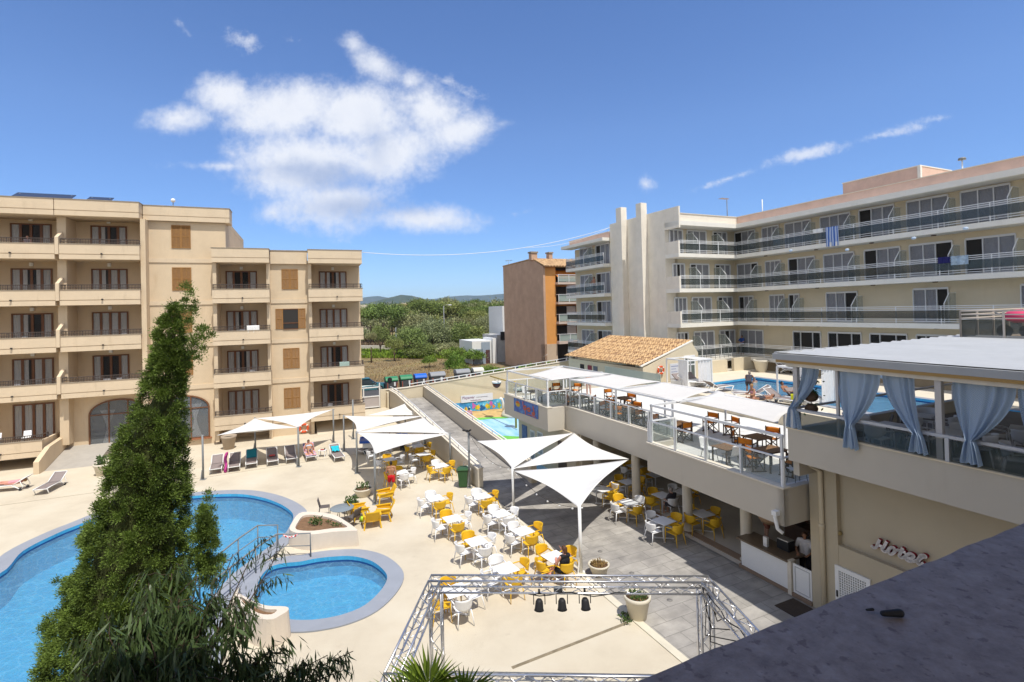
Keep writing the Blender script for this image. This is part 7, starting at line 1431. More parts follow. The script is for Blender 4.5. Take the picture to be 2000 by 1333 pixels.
for c0, dr_, sz, tn in clumps:
    n = int(175*(sz/.11)**1.4)+24; nd = dr_/np.linalg.norm(dr_); loc = rng.normal(size=(n, 3))*sz*.40; P = c0+loc+nd*(rng.random(n)*sz*.5)[:, None]
    d = unit(nd*.9+loc/sz*1.1+rng.normal(size=(n, 3))*.40); C.append(P); D.append(d); LL.append(rng.uniform(.032, .07, n)); WW.append(rng.uniform(.011, .022, n)); TN.append(np.clip(tn*.6+.25+rng.normal(size=n)*.16, 0, 1))
link('foliage', leafmesh('foliage', np.concatenate(C)-np.array([base.x, YC, 0]), np.concatenate(D), np.concatenate(LL), np.concatenate(WW), np.concatenate(TN)), m_cyp, tt)
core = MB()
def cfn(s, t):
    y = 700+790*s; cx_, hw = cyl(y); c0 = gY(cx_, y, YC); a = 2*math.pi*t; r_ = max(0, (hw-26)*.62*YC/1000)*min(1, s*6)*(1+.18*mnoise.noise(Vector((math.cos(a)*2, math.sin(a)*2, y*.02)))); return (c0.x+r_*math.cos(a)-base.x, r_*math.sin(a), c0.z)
core.grid(cfn, 60, 24); link('shade_core', core.mesh('shade_core'), mat('shaded crown core', (.06,.07,.02), 1, .3, 9, .8, 30), tt)  # solid core filling the crown; its dark green stands for the shade inside
top = gY(340, 640, YC); link('trunk', MB().tube([(0, 0, -.2), (0, 0, 1.6), ((top.x-base.x)*.5, 0, top.z*.55), (top.x-base.x, 0, top.z)], [.26, .2, .12, .03], 10).mesh('trunk'), m_bark, tt)
# ---------------- eucalyptus boughs in the lower left foreground
eu = thing('eucalyptus_tree', 'drooping eucalyptus with long dark leaves in the lower left foreground', 'tree', FW, (-2.9, 4.6, 0)); eo = np.array([-2.9, 4.6, 0.])
C, D, LL, WW, TN = [], [], [], [], []; wood = MB()
def twig(p0, p1, sag, n, r0=.012, ll=(.11, .19), droop=1.25, spread=.045):
    n = int(n*2.3)
    A, B = Vector(p0), Vector(p1); pts = [A.lerp(B, i/8)+Vector((0, 0, sag*math.sin(math.pi*i/8)))+Vector((random.gauss(0, .01), random.gauss(0, .01), random.gauss(0, .01))) for i in range(9)]
    wood.tube([p-Vector(eo) for p in pts], [r0*(1-.8*i/8) for i in range(9)], 5)
    for k in range(n):
        q = (k+random.random())/n; i = min(7, int(q*8)); p = pts[i].lerp(pts[i+1], q*8-i); C.append((np.array(p)+rng.normal(size=3)*spread)[None]); ax = np.array((pts[i+1]-pts[i]).normalized())
        d = np.array([0, 0, -droop])+ax*.45+rng.normal(size=3)*.40; D.append((d/np.linalg.norm(d))[None]); l = random.uniform(*ll); LL.append(np.array([l])); WW.append(np.array([l*random.uniform(.105, .165)])); TN.append(np.array([random.uniform(.1, .95)]))
root = gY(330, 1560, 4.7)
def bough(px, py, Y, n, sag=.12, sub=5, sp=.35, ll=(.11, .19)):
    tip = gY(px, py, Y); mid = root.lerp(tip, .55)+Vector((0, 0, .25)); wood.tube([root-Vector(eo), mid-Vector(eo), tip-Vector(eo)], [.012, .008, .004], 5)
    for s in range(sub):
        q = random.uniform(.45, 1.0); b0 = mid.lerp(tip, max(0, (q-.45)/.55)); e = b0+Vector((random.uniform(-sp, sp), random.uniform(-.35, .35), random.uniform(-.30, .14)))
        twig(b0, e, random.uniform(.02, .12), n, .0045, ll)
random.seed(5)
for px, py, Y in ((455,1082,5.6),(500,1068,5.8),(555,1062,6.2),(430,1130,5.2),(470,1150,5.4),(520,1140,5.9)): bough(px, py, Y, 12, sub=4, sp=.26, ll=(.07, .15))
for px, py, Y in ((290,1135,4.9),(335,1120,5.0),(385,1125,5.0),(300,1190,4.7),(350,1170,4.8),(410,1170,4.8),(265,1215,4.5),(440,1200,4.9)): bough(px, py, Y, 17, sub=6, sp=.32)
for px, py, Y in ((180,1262,4.2),(215,1250,4.2),(160,1310,4.1),(240,1290,4.2),(300,1270,4.3),(360,1250,4.4),(420,1255,4.5),(480,1245,4.7),(525,1275,4.7),(270,1330,4.1),(350,1320,4.2),(440,1320,4.3),(520,1330,4.5)): bough(px, py, Y, 19, sub=9, sp=.34)
for px, py, Y in ((548,1272,5.0),(600,1300,5.0),(640,1280,5.2),(690,1272,5.3),(670,1310,5.1),(620,1330,5.0)): bough(px, py, Y, 15, sub=6, sp=.24, ll=(.08, .15))
link('crown', leafmesh('crown', np.concatenate(C)-eo, np.concatenate(D), np.concatenate(LL), np.concatenate(WW), np.concatenate(TN)), m_euc, eu); link('branches', wood.mesh('branches'), mat('reddish twig', (.06,.04,.025), .8, .2, 12), eu)
r_ = root-Vector(eo); link('trunk', MB().tube([(.3, .5, 0), (.2, .3, 3.), tuple(r_)], [.16, .12, .05], 10).mesh('trunk'), m_bark, eu)
# ---------------- fan palm at the bottom edge
pm = thing('fan_palm', 'green fan palm fronds rising at the bottom edge before the truss', 'palm', FW, (gY(850, 1400, 6.4).x, 6.4, 0)); po = np.array(pm.location)
C, D, LL, WW, TN = [], [], [], [], []; wood = MB(); hub0 = gY(850, 1420, 6.4)
for px, py, Y, tilt, rot in ((838,1342,6.2,.25,-.25),(905,1360,6.3,.5,.45),(880,1378,6.0,.7,.1),(800,1375,6.1,.4,-.7),(940,1390,6.2,.6,.9)):
    h = gY(px, py, Y); wood.tube([hub0-Vector(po), hub0.lerp(h, .5)-Vector(po), h-Vector(po)], [.02, .014, .01], 6)
    for k in range(34):
        a = rad(-105+210*k/33)+rot; d = np.array([math.sin(a), -math.sin(tilt)*.6*(.3+abs(math.cos(a))), math.cos(a)*math.cos(tilt)+.05]); d /= np.linalg.norm(d)
        n = 1; C.append(np.array(h)[None]); D.append(d[None]); l = .62*(1-.25*abs(k-16.5)/16.5)*random.uniform(.9, 1.08); LL.append(np.array([l])); WW.append(np.array([.055])); TN.append(np.array([random.uniform(.25, .9)]))
Cn = np.concatenate(C)-po; link('frond', leafmesh('frond', Cn, np.concatenate(D), np.concatenate(LL), np.concatenate(WW), np.concatenate(TN)), m_palm, pm); link('stalks', wood.mesh('stalks'), m_green, pm); link('trunk', MB().tube([(0, 0, 0), (0, 0, hub0.z)], [.16, .13], 10).mesh('trunk'), m_bark, pm)
# ---------------- the wood beyond the street: each tree and bush its own thing
def crown_mesh(seed, nc, rx, rz, leaf, per, flat=0.):
    r2 = np.random.default_rng(seed); C, D, LL, WW, TN = [], [], [], [], []
    for i in range(nc):
        v = r2.normal(size=3); v /= np.linalg.norm(v); v[2] = abs(v[2])*(1-flat)+v[2]*flat*.4 if r2.random() < .8 else v[2]*.5; k = r2.uniform(.62, 1.0); c0 = np.array([v[0]*rx*k, v[1]*rx*k, v[2]*rz*k]); sz = r2.uniform(.16, .30)*rx; tn = r2.random()
        loc = r2.normal(size=(per, 3))*sz*np.array([.5, .5, .40]); d = unit(loc+r2.normal(size=(per, 3))*.5*sz+np.array([0, 0, .25*sz])); C.append(c0+loc); D.append(d); LL.append(r2.uniform(.6, 1.3, per)*leaf); WW.append(r2.uniform(.3, .55, per)*leaf); TN.append(np.clip(.25+.5*tn+r2.normal(size=per)*.15, 0, 1))
    return leafmesh('crown', np.concatenate(C), np.concatenate(D), np.concatenate(LL), np.concatenate(WW), np.concatenate(TN))
CROWN = [crown_mesh(1, 70, 1.0, .85, .13, 62), crown_mesh(2, 55, 1.0, .75, .14, 70), crown_mesh(3, 85, 1.0, 1.0, .12, 55), crown_mesh(4, 48, 1.0, .55, .13, 80, .5), crown_mesh(6, 36, 1.0, .9, .17, 60)]
CM = {}
TRUNK = MB().tube([(0, 0, -.9), (.03, 0, -.3), (0, .03, .2)], [.07, .055, .03], 8).tube([(.02, 0, -.35), (.3, .1, .15)], [.04, .02], 6).tube([(.02, 0, -.4), (-.28, -.12, .2)], [.04, .02], 6).mesh('trunk'); TRUNK.materials.append(m_bark)
KIND = ['scrubby mid green tree', 'grey olive tree', 'dark umbrella pine', 'fresh green bush']
cnt = {}
def ground_z(p): return land_h(FA.loc(p).y)
def tree(px, ytop, Y, wpx, kind, hw=None, lab=None):
    """top of the crown at pixel (px, ytop), at distance Y, crown wpx pixels wide"""
    p = gY(px, ytop, Y); g = ground_z(p)-.1; rx = wpx*Y/2000; hgt = max(1.2, p.z-g); cnt[kind] = cnt.get(kind, 0)+1
    t = thing('tree' if kind != 3 else 'bush', lab or 'x', 'tree' if kind != 3 else 'bush', FW, (p.x, Y, g), random.uniform(0, 6.28), 'trees of the wood beyond the field')
    k = (cnt[kind]*2+kind) % 3 if kind != 2 else 3; k = 4 if kind == 3 else k
    if (k, kind) not in CM: me = CROWN[k].copy(); me.materials.append(m_lf[kind]); CM[(k, kind)] = me
    rz = min(hgt*.62, rx*1.05) if kind != 3 else hgt*.55; c = link('crown', CM[(k, kind)], None, t); c.scale = (rx, rx, max(rz, .6)); zt = {0: .8, 1: .75, 2: 1.0, 3: .6, 4: .85}[k]; c.location = (0, 0, hgt-rz*zt*1.05)
    tk = link('trunk', TRUNK, None, t); s_ = hgt*.5; tk.scale = (s_*.8, s_*.8, s_*.95); tk.location = (0, 0, s_*.86); return t
random.seed(21); TREES = []
rowsT = [(190, 26, 588, 8, 46, (0, 2, 1)), (150, 24, 596, 10, 56, (0, 2, 0, 1)), (125, 20, 618, 12, 62, (0, 1, 0, 1)), (104, 17, 640, 12, 60, (1, 0, 1, 0)), (90, 11, 664, 9, 52, (0, 0, 1))]
for Y, n, yt, jit, wpx, kinds in rowsT:
    for i in range(n):
        px = 640+(1075-640)*(i+random.uniform(.1, .9))/n
        if Y <= 104 and px < 790: continue
        if Y == 125 and px < 745: continue
        TREES.append((px, yt+random.uniform(-jit, jit)+(6 if px < 800 and Y > 140 else 0), Y*random.uniform(.94, 1.06), wpx*random.uniform(.75, 1.25), random.choice(kinds)))
TREES += [(748,589,118,78,2),(722,598,122,52,2),(848,586,150,60,2),(965,590,130,60,2),(930,594,140,64,2),(875,590,160,50,2),(742,636,98,40,0),(724,650,84,22,1),(770,662,86,34,0),(700,640,100,40,1),(800,640,92,66,0),(845,622,100,70,1)]
TREES.sort(key=lambda a: (round(a[2]/18), a[0])); seen = {}
for a in TREES:
    band_ = round(a[2]/18); seen.setdefault((band_, a[4]), []).append(a)
BN = {}
for (b2, kd), lst in seen.items():
    lst.sort(key=lambda a: a[0])
    bn = sorted({k[0] for k in seen}).index(b2)
    for i, a in enumerate(lst): tree(*a, lab=f'{KIND[kd]}, {ORD[i] if i < 20 else "last"} from the left in the {ORD[bn]} rank of the wood')
for px, yt, Y, w_, lab in ((888,690,62,40,'dark leafy young tree at the field edge behind the bins'),(905,712,60,34,'yellowish bush below the young tree behind the bins'),(944,717,63,40,'fresh green bush in front of the white garage house'),(960,716,60,46,'low green hedge bush left of the dark blue car'),(1040,712,60,60,'flowering low hedge in front of the brown house'),(1082,708,60,50,'green bush beside the front steps of the orange facade'),(890,680,80,60,'bright green bush at the far edge of the dry field'),(925,684,78,44,'bright green bush left of the white garage wall'),(838,697,76,30,'small green shrub alone in the dry field'),(980,722,58,50,'low green hedge right under the brown wall'),(1010,722,58,50,'low green hedge by the parked dark car')):
    tree(px, yt, Y, w_, 3, lab=lab)
# bright grass band and dry grass tufts
def grass(nm, px0, px1, y0, y1, n, h_, m, seed):
    r2 = np.random.default_rng(seed); C = []
    for i in range(n):
        px = r2.uniform(px0, px1); py = r2.uniform(y0, y1); p = gz(px, py, 1.2); C.append((p.x, p.y, ground_z(p)))
    C = np.array(C); D = unit(r2.normal(size=(n, 3))*.35+np.array([0, 0, 1.])); L_ = r2.uniform(.5, 1.3, n)*h_; o = link(nm, leafmesh(nm, C, D, L_, L_*r2.uniform(.25, .5, n), r2.uniform(.1, .9, n)), m); tag(o, kind='stuff'); return o
grass('green_grass', 690, 910, 681, 703, 13000, .75, mat('bright grass', (.17,.27,.03), .8, .2, .2, tone=True, trans=.25), 3); grass('dry_grass', 690, 925, 701, 764, 9000, .22, mat('straw grass', (.30,.225,.105), .9, .3, .25, tone=True, trans=.15), 4); grass('reed_bank', 690, 800, 666, 690, 3000, 1.3, mat('brownish reeds', (.15,.115,.06), .9, .2, .2, tone=True), 5)
rw = MB(); a, b_ = gY(690, 661, 108), gY(762, 664, 104); rw.bar((a.x, a.y, 2.2), (b_.x, b_.y, 2.2), .5, 1.2); single('field_wall', rw, m_capw, 'pale low wall at the far left edge of the dry field', 'wall')
# lamp posts and far houses
for px, yt, Y, lab in ((866.5,598,100,'tall street lamp standing in the middle of the wood'),(773,640,92,'short thin post at the left edge of the wood'),(955,607,120,'thin pole among the right-hand trees')):
    p = gY(px, yt, Y); g = ground_z(p); t = thing('street_lamp' if yt < 600 else 'pole', lab, 'street lamp' if yt < 600 else 'pole', FW, (p.x, Y, g)); part('post', MB().tube([(p.x, Y, g), (p.x, Y, p.z)], .08, 8), m_silver, t)
    if yt < 600: part('lamp_arm', MB().tube([(p.x, Y, p.z), (p.x+.5, Y, p.z+.25), (p.x+1.0, Y, p.z+.2)], .05, 6), m_silver, t); part('lamp_head', MB().sphere((p.x+1.2, Y, p.z+.15), (.4, .15, .1), 10, 6), m_white, t)
m_clay = mat('far clay roof', (.50,.27,.14), .9, .15, .3)
def house(px0, px1, yt, Y, lab, roof=True, hgt=6.):
    a, b_ = gY(px0, yt, Y), gY(px1, yt, Y); z = a.z; t = thing('house', lab, 'house', FW, (a.x, Y, ground_z(a))); w_ = b_.x-a.x; part('wall', MB().box(a.x, b_.x, Y, Y+8, ground_z(a)-1, z-(1.2 if roof else 0)), mat('far cream wall', (.62,.55,.44), .9), t)
    if roof: part('roof', MB().ext([(a.x-.5, Y-.6, z-1.3), (b_.x+.5, Y-.6, z-1.3), (b_.x+.5, Y+4, z), (a.x-.5, Y+4, z)], (0, 0, .3)).ext([(a.x-.5, Y+4, z), (b_.x+.5, Y+4, z), (b_.x+.5, Y+8.6, z-1.3), (a.x-.5, Y+8.6, z-1.3)], (0, 0, .3)), m_clay, t)
    for i in range(max(1, int(w_/4))): part('window', MB().box(a.x+1+4*i, a.x+2.3+4*i, Y-.06, Y-.005, z-3.6, z-2.2), m_dark, t)
    return t
house(778, 818, 596, 210, 'cream house with clay roof among the far trees'); house(783, 795, 592, 225, 'small cream upper block behind the far clay roof', False); house(799, 815, 592, 226, 'second cream upper block behind the far clay roof', False); house(696, 716, 596, 170, 'white flat-roofed house at the left building edge', False); house(796, 826, 611, 185, 'low house with a long brownish roof amid the trees'); house(905, 912, 597, 240, 'tiny pale house far off between the right trees', False)
# ================================================================== PEOPLE
def remesh(mb, vox):
    me = mb.mesh('tmp'); o = bpy.data.objects.new('tmp', me); COL.objects.link(o); r = o.modifiers.new('r', 'REMESH'); r.mode = 'VOXEL'; r.voxel_size = vox; r.use_smooth_shade = True; s_ = o.modifiers.new('s', 'SMOOTH'); s_.iterations = 3; s_.factor = .5
    bpy.context.view_layer.update(); out = bpy.data.meshes.new_from_object(o.evaluated_get(bpy.context.evaluated_depsgraph_get())); bpy.data.objects.remove(o); bpy.data.meshes.remove(me); return out
SK = {k: mat('skin '+k, v, .55, .05, 8, spec=.35) for k, v in dict(pale=(.52,.30,.215), tan=(.36,.18,.105), deep=(.27,.125,.07), red=(.56,.26,.19)).items()}
HAIR = {k: mat('hair '+k, v, .6, .2, 20) for k, v in dict(dark=(.02,.013,.01), brown=(.075,.035,.02), grey=(.25,.22,.2), fair=(.30,.17,.07)).items()}
def vec(*a): return Vector(a)
STAND = dict(pelvis=(0,0,.93), chest=(0,.0,1.28), neck=(0,-.01,1.47), head=(0,.02,1.62), sl=(-.19,0,1.42), el=(-.25,-.03,1.13), wl=(-.27,.05,.88), sr=(.19,0,1.42), er=(.25,-.03,1.13), wr=(.27,.05,.88), hl=(-.095,0,.92), kl=(-.11,.02,.49), al=(-.12,-.02,.08), hr=(.095,0,.92), kr=(.11,.02,.49), ar=(.12,-.02,.08))
SIT = dict(pelvis=(0,0,.50), chest=(0,-.02,.86), neck=(0,-.0,1.05), head=(0,.04,1.20), sl=(-.19,-.02,1.0), el=(-.27,.10,.75), wl=(-.18,.34,.74), sr=(.19,-.02,1.0), er=(.27,.10,.75), wr=(.18,.34,.74), hl=(-.095,.02,.50), kl=(-.12,.42,.50), al=(-.12,.40,.08), hr=(.095,.02,.50), kr=(.12,.42,.50), ar=(.12,.40,.08))
RECL = dict(pelvis=(0,.12,.48), chest=(0,.45,.72), neck=(0,.60,.86), head=(0,.66,1.0), sl=(-.19,.56,.82), el=(-.30,.30,.62), wl=(-.10,.05,.62), sr=(.19,.56,.82), er=(.30,.30,.62), wr=(.10,.05,.62), hl=(-.095,.08,.46), kl=(-.13,-.32,.66), al=(-.12,-.66,.40), hr=(.095,.08,.46), kr=(.13,-.34,.50), ar=(.12,-.78,.40))
LIE = dict(pelvis=(0,0,.45), chest=(0,.38,.47), neck=(0,.56,.50), head=(0,.70,.54), sl=(-.19,.5,.46), el=(-.30,.25,.43), wl=(-.28,-.02,.44), sr=(.19,.5,.46), er=(.30,.25,.43), wr=(.28,-.02,.44), hl=(-.095,-.03,.45), kl=(-.11,-.45,.50), al=(-.11,-.85,.44), hr=(.095,-.03,.45), kr=(.11,-.45,.46), ar=(.11,-.87,.44))
def person(lab, loc, rz, pose, skin, hair, wear=(), s=1.0, over=None, look=(0,1,0), hairlen=0., fr=FW):
    """one continuous body from joints; faces +Y; clothing and hair are separate shells"""
    J = {k: Vector(v)*s for k, v in {**pose, **(over or {})}.items()}; t = thing('person', lab, 'person', fr, loc, rz); ORG[t.name] = (0, 0, 0); m = SK[skin]
    B = MB(); lk = Vector(look).normalized(); side = lk.cross(Vector((0, 0, 1))); side = side.normalized() if side.length > .1 else Vector((1, 0, 0)); upv = side.cross(lk).normalized()
    def seg(mb, a, b_, r0, r1, g=0.): mb.capsule(a, b_, (r0+g)*s, (r1+g)*s, 12)
    def torso(mb, g=0., top=1., low=True):
        p, c, n_ = J['pelvis'], J['chest'], J['neck']; xs = (J['sr']-J['sl']).normalized()
        if low:
            for k in (-1, 1): seg(mb, p+xs*.065*k*s, p.lerp(c, .5)+xs*.055*k*s, .105, .098, g)
        for k in (-1, 1): seg(mb, p.lerp(c, .45)+xs*.055*k*s, c+xs*.075*k*s, .098, .105, g)
        seg(mb, J['sl']+xs*.05*s, J['sr']-xs*.05*s, .068, .068, g); seg(mb, c, n_-(n_-c)*.15, .10, .06, g)
    def arm(mb, k, g=0., to=1.):
        S, E_, W_ = J['s'+k], J['e'+k], J['w'+k]; seg(mb, S, E_ if to >= .5 else S.lerp(E_, to*2), .052, .040 if to >= .5 else .048, g)
        if to >= .5: seg(mb, E_, W_ if to >= 1 else E_.lerp(W_, (to-.5)*2), .040, .027, g)
    def leg(mb, k, g=0., to=1.):
        h, n_, a = J['h'+k], J['k'+k], J['a'+k]; seg(mb, h, n_ if to >= .5 else h.lerp(n_, to*2), .085, .056 if to >= .5 else .075, g)
        if to >= .5:
            if to >= 1: seg(mb, n_, n_.lerp(a, .35), .055, .055, g); seg(mb, n_.lerp(a, .35), a, .055, .036, g)
            else: seg(mb, n_, n_.lerp(a, (to-.5)*2), .056, .05, g)
    torso(B); 
    for k in 'lr': arm(B, k); leg(B, k)
    seg(B, J['neck']-(J['neck']-J['chest'])*.1, J['head']-upv*.04*s, .052, .05)
    hd = J['head']
    hb = MB().sphere((0, 0, 0), (.073*s, .092*s, .112*s), 16, 12)
    def hp(x, y, z): return hd+(side*x+lk*y+upv*z)*s
    B.add([hd+side*v[0]+lk*v[1]+upv*v[2] for v in [Vector(q) for q in hb.v]], hb.f, True); seg(B, hp(0, .045, -.075), hp(0, .055, -.085), .045, .035); seg(B, hp(0, .088, .005), hp(0, .108, -.028), .010, .016)
    for k in (-1, 1): seg(B, hp(.072*k, -.005, .015), hp(.076*k, -.012, -.03), .014, .012)
    for k in 'lr':                      # hands with five fingers, feet
        sg = -1 if k == 'l' else 1; W_, E_ = J['w'+k], J['e'+k]; d = (W_-E_).normalized(); ax = d.cross(Vector((0, 0, 1))); ax = ax.normalized() if ax.length > .2 else Vector((0, 1, 0)); nr = d.cross(ax).normalized(); pc = W_+d*.085*s
        seg(B, W_+ax*.018*s, pc+ax*.028*s, .020, .017); seg(B, W_-ax*.018*s, pc-ax*.028*s, .020, .017)
        for i, f_ in enumerate((.072, .082, .076, .058)):
            b0 = pc+ax*(.033-.022*i)*s; m1 = b0+(d*.9-nr*.25).normalized()*f_*.55*s; seg(B, b0, m1, .0105, .009); seg(B, m1, m1+(d*.7-nr*.6).normalized()*f_*.45*s, .009, .0078)
        t0 = W_+d*.03*s+ax*.025*s; t1 = t0+(d*.6+ax*.75).normalized()*.045*s; seg(B, t0, t1, .013, .011); seg(B, t1, t1+(d*.9+ax*.2).normalized()*.03*s, .011, .009)
        a, n_ = J['a'+k], J['k'+k]; sh = (a-n_).normalized(); fd = (lk-sh*lk.dot(sh)); fd = Vector((fd.x, fd.y, 0)) if abs(sh.z) > .6 else -Vector((0, 0, -1))+sh*.2; fd = fd.normalized() if fd.length > .1 else Vector((0, 1, 0))
        seg(B, a+sh*.025*s-fd*.03*s, a+sh*.045*s+fd*.10*s, .037, .03); seg(B, a+sh*.045*s+fd*.10*s, a+sh*.05*s+fd*.16*s, .034, .022)
    link('body', remesh(B, .0125*s), m, t)
    Hm = MB()
    hh = MB().sphere((0, 0, 0), (.080*s, .096*s, .112*s), 16, 12); Hm.add([hd+side*v[0]+lk*(v[1]-.012*s)+upv*(v[2]+.014*s) for v in [Vector(q) for q in hh.v] if True], hh.f, True)
    if hairlen:
        for k in (-1, 0, 1): seg(Hm, hp(.035*k, -.06, .03), hp(.04*k, -.075, -hairlen), .055, .032)
    hm = remesh(Hm, .012*s); bm = bmesh.new(); bm.from_mesh(hm); dl = [v for v in bm.verts if (v.co-hd).dot(lk) > .045*s and (v.co-hd).dot(upv) < .062*s]; bmesh.ops.delete(bm, geom=dl, context='VERTS'); bm.to_mesh(hm); bm.free(); link('hair', hm, HAIR[hair], t)
    E_ = MB(); [E_.sphere(tuple(hp(.03*k, .079, .012)), .0115*s, 8, 6) for k in (-1, 1)]; link('eyes', E_.mesh('eyes'), m_black, t)
    Mo = MB().capsule(hp(-.02, .089, -.056), hp(.02, .089, -.056), .007*s, .007*s, 8); link('mouth', Mo.mesh('mouth'), mat('lips', (.30,.09,.08), .5), t)
    for nm, mm, kind in wear:
        Cm = MB()
        if kind == 'shorts':
            for k in 'lr': leg(Cm, k, .018, .26)
            xs = (J['sr']-J['sl']).normalized(); p = J['pelvis']; seg(Cm, p-xs*.07*s, p+xs*.07*s, .105, .105, .014); seg(Cm, p+(J['chest']-p)*.18-xs*.06*s, p+(J['chest']-p)*.18+xs*.06*s, .10, .10, .010)
        elif kind == 'trousers':
            for k in 'lr': leg(Cm, k, .014, .93)
            xs = (J['sr']-J['sl']).normalized(); p = J['pelvis']; seg(Cm, p-xs*.07*s, p+xs*.07*s, .105, .105, .012)
        elif kind == 'briefs':
            xs = (J['sr']-J['sl']).normalized(); p = J['pelvis']; seg(Cm, p-xs*.075*s, p+xs*.075*s, .105, .105, .008)
        elif kind in ('tshirt', 'vest', 'dress'):
            torso(Cm, .011)
            if kind == 'tshirt':
                for k in 'lr': arm(Cm, k, .014, .33)
            if kind == 'dress':
                for k in 'lr': leg(Cm, k, .03, .42)
        elif kind == 'bikini':
            xs = (J['sr']-J['sl']).normalized(); c = J['chest']; f_ = lk; seg(Cm, c-xs*.10*s-(c-J['pelvis'])*.05, c+xs*.10*s-(c-J['pelvis'])*.05, .10, .10, .010)
        me = remesh(Cm, .014*s); 
        if kind in ('tshirt', 'vest', 'dress'):
            bm = bmesh.new(); bm.from_mesh(me); nk = J['neck']; dl = [v for v in bm.verts if (v.co-nk).length < .062*s or (kind == 'vest' and (v.co-J['sl']).length < .055*s) or (kind == 'vest' and (v.co-J['sr']).length < .055*s)]; bmesh.ops.delete(bm, geom=dl, context='VERTS'); bm.to_mesh(me); bm.free()
        link(nm, me, mm, t)
    return t
red = mat('red cloth', (.55,.012,.02), .8, .06, 10); blk = mat('black cloth', (.014,.014,.017), .85); wht = mat('white cotton', (.72,.70,.72), .85, .04, 8); blu = mat('blue cotton', (.03,.09,.35), .85); pnk = mat('pink cotton', (.58,.27,.30), .85, .1, 8); gry = mat('charcoal cloth', (.05,.045,.055), .85); stw = mat('white blue swimwear', (.45,.50,.60), .8, .4, 25)
g = gz(765, 966); person('person walking away in red swim shorts, bare back, between the yellow chairs', tuple(g), rad(8), STAND, 'tan', 'dark', [('shorts', red, 'shorts')], .99, dict(al=(-.13,.16,.08), kl=(-.12,.12,.5), ar=(.12,-.22,.11), kr=(.11,-.0,.50), el=(-.27,.0,1.14), wl=(-.2,.16,.93), er=(.25,-.08,1.14), wr=(.22,-.02,.88)))
c_ = gz(1083, 1087, .73); a = rad(30)-math.pi/2; x, y = c_.x+math.cos(a)*.60, c_.y+math.sin(a)*.60; person('seated person in a black vest seen from behind at the near table', (x, y, -.03), a+math.pi/2, SIT, 'red', 'brown', [('vest', blk, 'vest'), ('skirt', blk, 'shorts')], 1.02, dict(al=(-.40,.30,.40), kl=(-.28,.36,.52), wl=(-.14,.30,.76), wr=(.06,.22,1.12), er=(.26,.16,.92), head=(.03,.06,1.19)), (0,1,-.25), .10)
P, r = spots[5]; t = person('sunbathing person in sunglasses and light swimwear on a lounger', (P.x, P.y, 0), r, RECL, 'tan', 'dark', [('top', stw, 'bikini'), ('bottom', stw, 'briefs')], .95, None, (0,-1,-.12), .14)
sgm = MB(); hd = Vector(RECL['head'])*.95; [sgm.sphere((hd.x+.03*k, hd.y-.085, hd.z+.01), (.024, .012, .018), 10, 6) for k in (-1, 1)]; link('sunglasses', sgm.mesh('sunglasses'), m_black, t)
m_tw, N_, L_ = node_mat('printed beach towel'); b = N_['Principled BSDF']; tcd = N_.new('ShaderNodeTexCoord').outputs['Object']; L_.new(RAMP(N_, L_, NZ(N_, L_, tcd, 5, 3, .5), [(.36, (.09,.04,.22)), (.45, (.60,.60,.66)), (.55, (.55,.12,.20)), (.64, (.62,.40,.05))]), b.inputs['Base Color']); b.inputs['Roughness'].default_value = .95
towel(5, m_tw, 'bright printed towel hanging over the sunbathing woman\'s lounger', True, .66, .03, -.95, .92)
P, r = spots[8]; person('sunbather in pink lying at the left photo edge', (P.x, P.y, 0), r, LIE, 'red', 'fair', [('swimsuit', pnk, 'vest')], .95, None, (0,-.3,1))
b_ = FW.loc(tb)+Vector((-.2, 1.05, 0)); person('bare-backed person leaning over the blue games table under the sail', (b_.x+.5, b_.y+.15, 0), rad(160), STAND, 'tan', 'dark', [('shorts', blu, 'shorts')], 1., dict(chest=(0,.26,1.18), neck=(0,.42,1.26), head=(0,.54,1.30), sl=(-.19,.36,1.22), sr=(.19,.36,1.22), el=(-.28,.60,1.08), wl=(-.26,.80,.95), er=(.28,.60,1.08), wr=(.26,.80,.95)), (0,1,-.5))
p = FA.z(917, 836, zk); person('person in a pinkish T-shirt and striped shorts at the splash pool', FA.wor((p.x, p.y, zk)), AA-.3, STAND, 'tan', 'dark', [('tshirt', pnk, 'tshirt'), ('shorts', mat('red striped cloth', (.35,.03,.06), .8), 'shorts')], .97, dict(el=(-.36,.08,1.36), wl=(-.30,.12,1.62)))
p = FA.z(1572, 1052, 1.5); p = FA.wor((p.x, p.y, .06)); person('bartender in a white T-shirt leaning at the bar half door', p, AA+math.pi/2+.35, STAND, 'tan', 'brown', [('tshirt', wht, 'tshirt'), ('apron', gry, 'trousers')], .96, dict(el=(-.27,.12,1.14), wl=(-.18,.36,1.08), er=(.27,.14,1.14), wr=(.12,.40,1.08)), (-.5,1,-.2))
c_ = FA.wor((0, 0, 0)); c_ = gz(1293, 967, .76); a = rad(26)-math.pi/2; person('person sitting at a table in the restaurant shade, bare legs', (c_.x+math.cos(a)*.62, c_.y+math.sin(a)*.62, 0), a+math.pi/2, SIT, 'pale', 'grey', [('shirt', gry, 'tshirt'), ('shorts', gry, 'shorts')], .98)
p = FA.wor((17.6, 14.4, .03)); person('person standing deep in the restaurant, only legs seen below the fascia', p, AA-2.2, STAND, 'pale', 'brown', [('dress', mat('rust dress', (.30,.12,.08), .8), 'dress')], .97)
p = FA.wor(FA.z(1150, 771, ZF)); person('person in pale pink trousers standing under the second terrace sail', p, AA+2.4, STAND, 'pale', 'fair', [('top', m_orange, 'vest'), ('trousers', mat('pale pink trousers', (.50,.33,.28), .85), 'trousers')], .95)
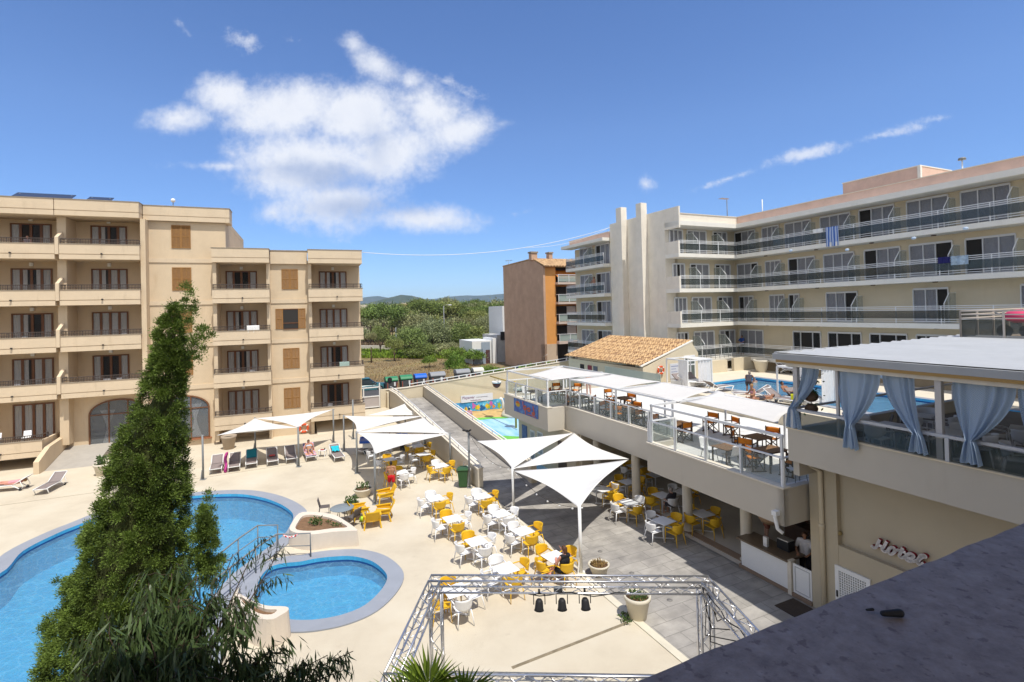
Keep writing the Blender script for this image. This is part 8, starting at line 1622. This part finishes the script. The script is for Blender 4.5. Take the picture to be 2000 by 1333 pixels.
p = FA.wor(FA.z(1463, 772, PZ)); person('bather in dark swimwear bending at the pool edge', p, AA-1.0, STAND, 'tan', 'grey', [('swimsuit', gry, 'vest'), ('shorts', gry, 'shorts')], .92, dict(chest=(0,.24,1.12), neck=(0,.38,1.24), head=(0,.46,1.34), sl=(-.19,.32,1.18), sr=(.19,.32,1.18), el=(-.24,.48,.98), wl=(-.18,.52,.74), er=(.24,.48,.98), wr=(.18,.52,.74), pelvis=(0,-.06,.86), hl=(-.095,-.06,.85), hr=(.095,-.06,.85), kl=(-.12,.14,.48), kr=(.12,.14,.48)))
p = FA.wor(FA.z(1470, 781, PZ+.35)); person('swimsuited person sitting on a lounger at the near pool edge', (p.x, p.y, PZ-.05), AA+1.2, SIT, 'tan', 'fair', [('bikini', pnk, 'bikini'), ('bottom', pnk, 'briefs')], .93)
p = FA.wor(FA.z(1481, 782, PZ+.3)); person('sunbather lying on the white lounger, dark tanned legs', (p.x+.2, p.y, PZ-.02), AA-1.75, LIE, 'deep', 'dark', [('shorts', gry, 'shorts')], .95, None, (0,-.3,1))
for px, py, lab, sk in ((1499,770,'swimmer with head above water near the pool edge','red'),(1474,743,'child in the water beside the bending bather','pale')):
    p = FA.z(px, py, PZ-.02); person(lab, FA.wor((p.x, p.y, PZ-1.5 if sk == 'red' else PZ-1.15)), AA+2.6, STAND, sk, 'brown', [('shorts', blu, 'shorts')], .97 if sk == 'red' else .74)
p = FA.wor(FA.z(1549, 787, PZ)); person('person reclining on the lounger beside the white cabana', (p.x, p.y, PZ), rad(25), RECL, 'deep', 'dark', [('shorts', gry, 'shorts')], .95, None, (0,-1,0))
mb = MB(); q = FA.z(1552, 789, PZ+.1); mb.grid(lambda s, t_: (q.x-.25+.5*s, q.y+.03*math.sin(s*12), PZ+.02+.6*t_), 16, 6); single('towel', mb, mat('lime yellow towel', (.38,.40,.02), .95), 'lime yellow towel hanging at the upper pool lounger by the pergola', 'towel', FA, (q.x, q.y, PZ)).modifiers.new('t', 'SOLIDIFY').thickness = .02
p = FA.onX(1453, 690, VW-.1); person('person in a blue shirt leaning on the hotel window rail', FA.wor((VW-.28, p.y, SL[0])), AA+math.pi/2, STAND, 'pale', 'brown', [('shirt', blu, 'tshirt'), ('trousers', gry, 'trousers')], .93, dict(el=(-.30,.16,1.16), wl=(-.18,.40,1.10), er=(.30,.16,1.16), wr=(.18,.40,1.10)))
p = FA.onX(1159, 560, 28.2); person('person leaning on the far left hotel balcony rail, third floor', FA.wor((28.3, p.y, SL[2])), AA+math.pi/2, STAND, 'tan', 'dark', [('shorts', gry, 'shorts')], .98, dict(el=(-.30,.16,1.16), wl=(-.18,.36,1.08), er=(.30,.16,1.16), wr=(.18,.36,1.08)))
p = FB.onY(55, 470, 44.0); person('person in a patterned top on the top left apartment balcony', FB.wor((p.x, 43.9, LV[4]-.25)), BB+math.pi, STAND, 'red', 'fair', [('top', mat('patterned top', (.35,.28,.30), .8, .5, 20), 'vest'), ('trousers', gry, 'trousers')], .94)
# thin summer air between us and the hills
hz = MB().box(-9000, 9000, -60, 9000, -3.2, 330); m_haze, N_, L_ = node_mat('haze air'); N_.remove(N_['Principled BSDF']); pvn = N_.new('ShaderNodeVolumePrincipled'); pvn.inputs['Color'].default_value = (.55,.72,1,1); pvn.inputs['Density'].default_value = .00010; pvn.inputs['Anisotropy'].default_value = .0
L_.new(pvn.outputs[0], N_['Material Output'].inputs['Volume']); o = link('haze', hz.mesh('haze'), m_haze); tag(o, kind='stuff')
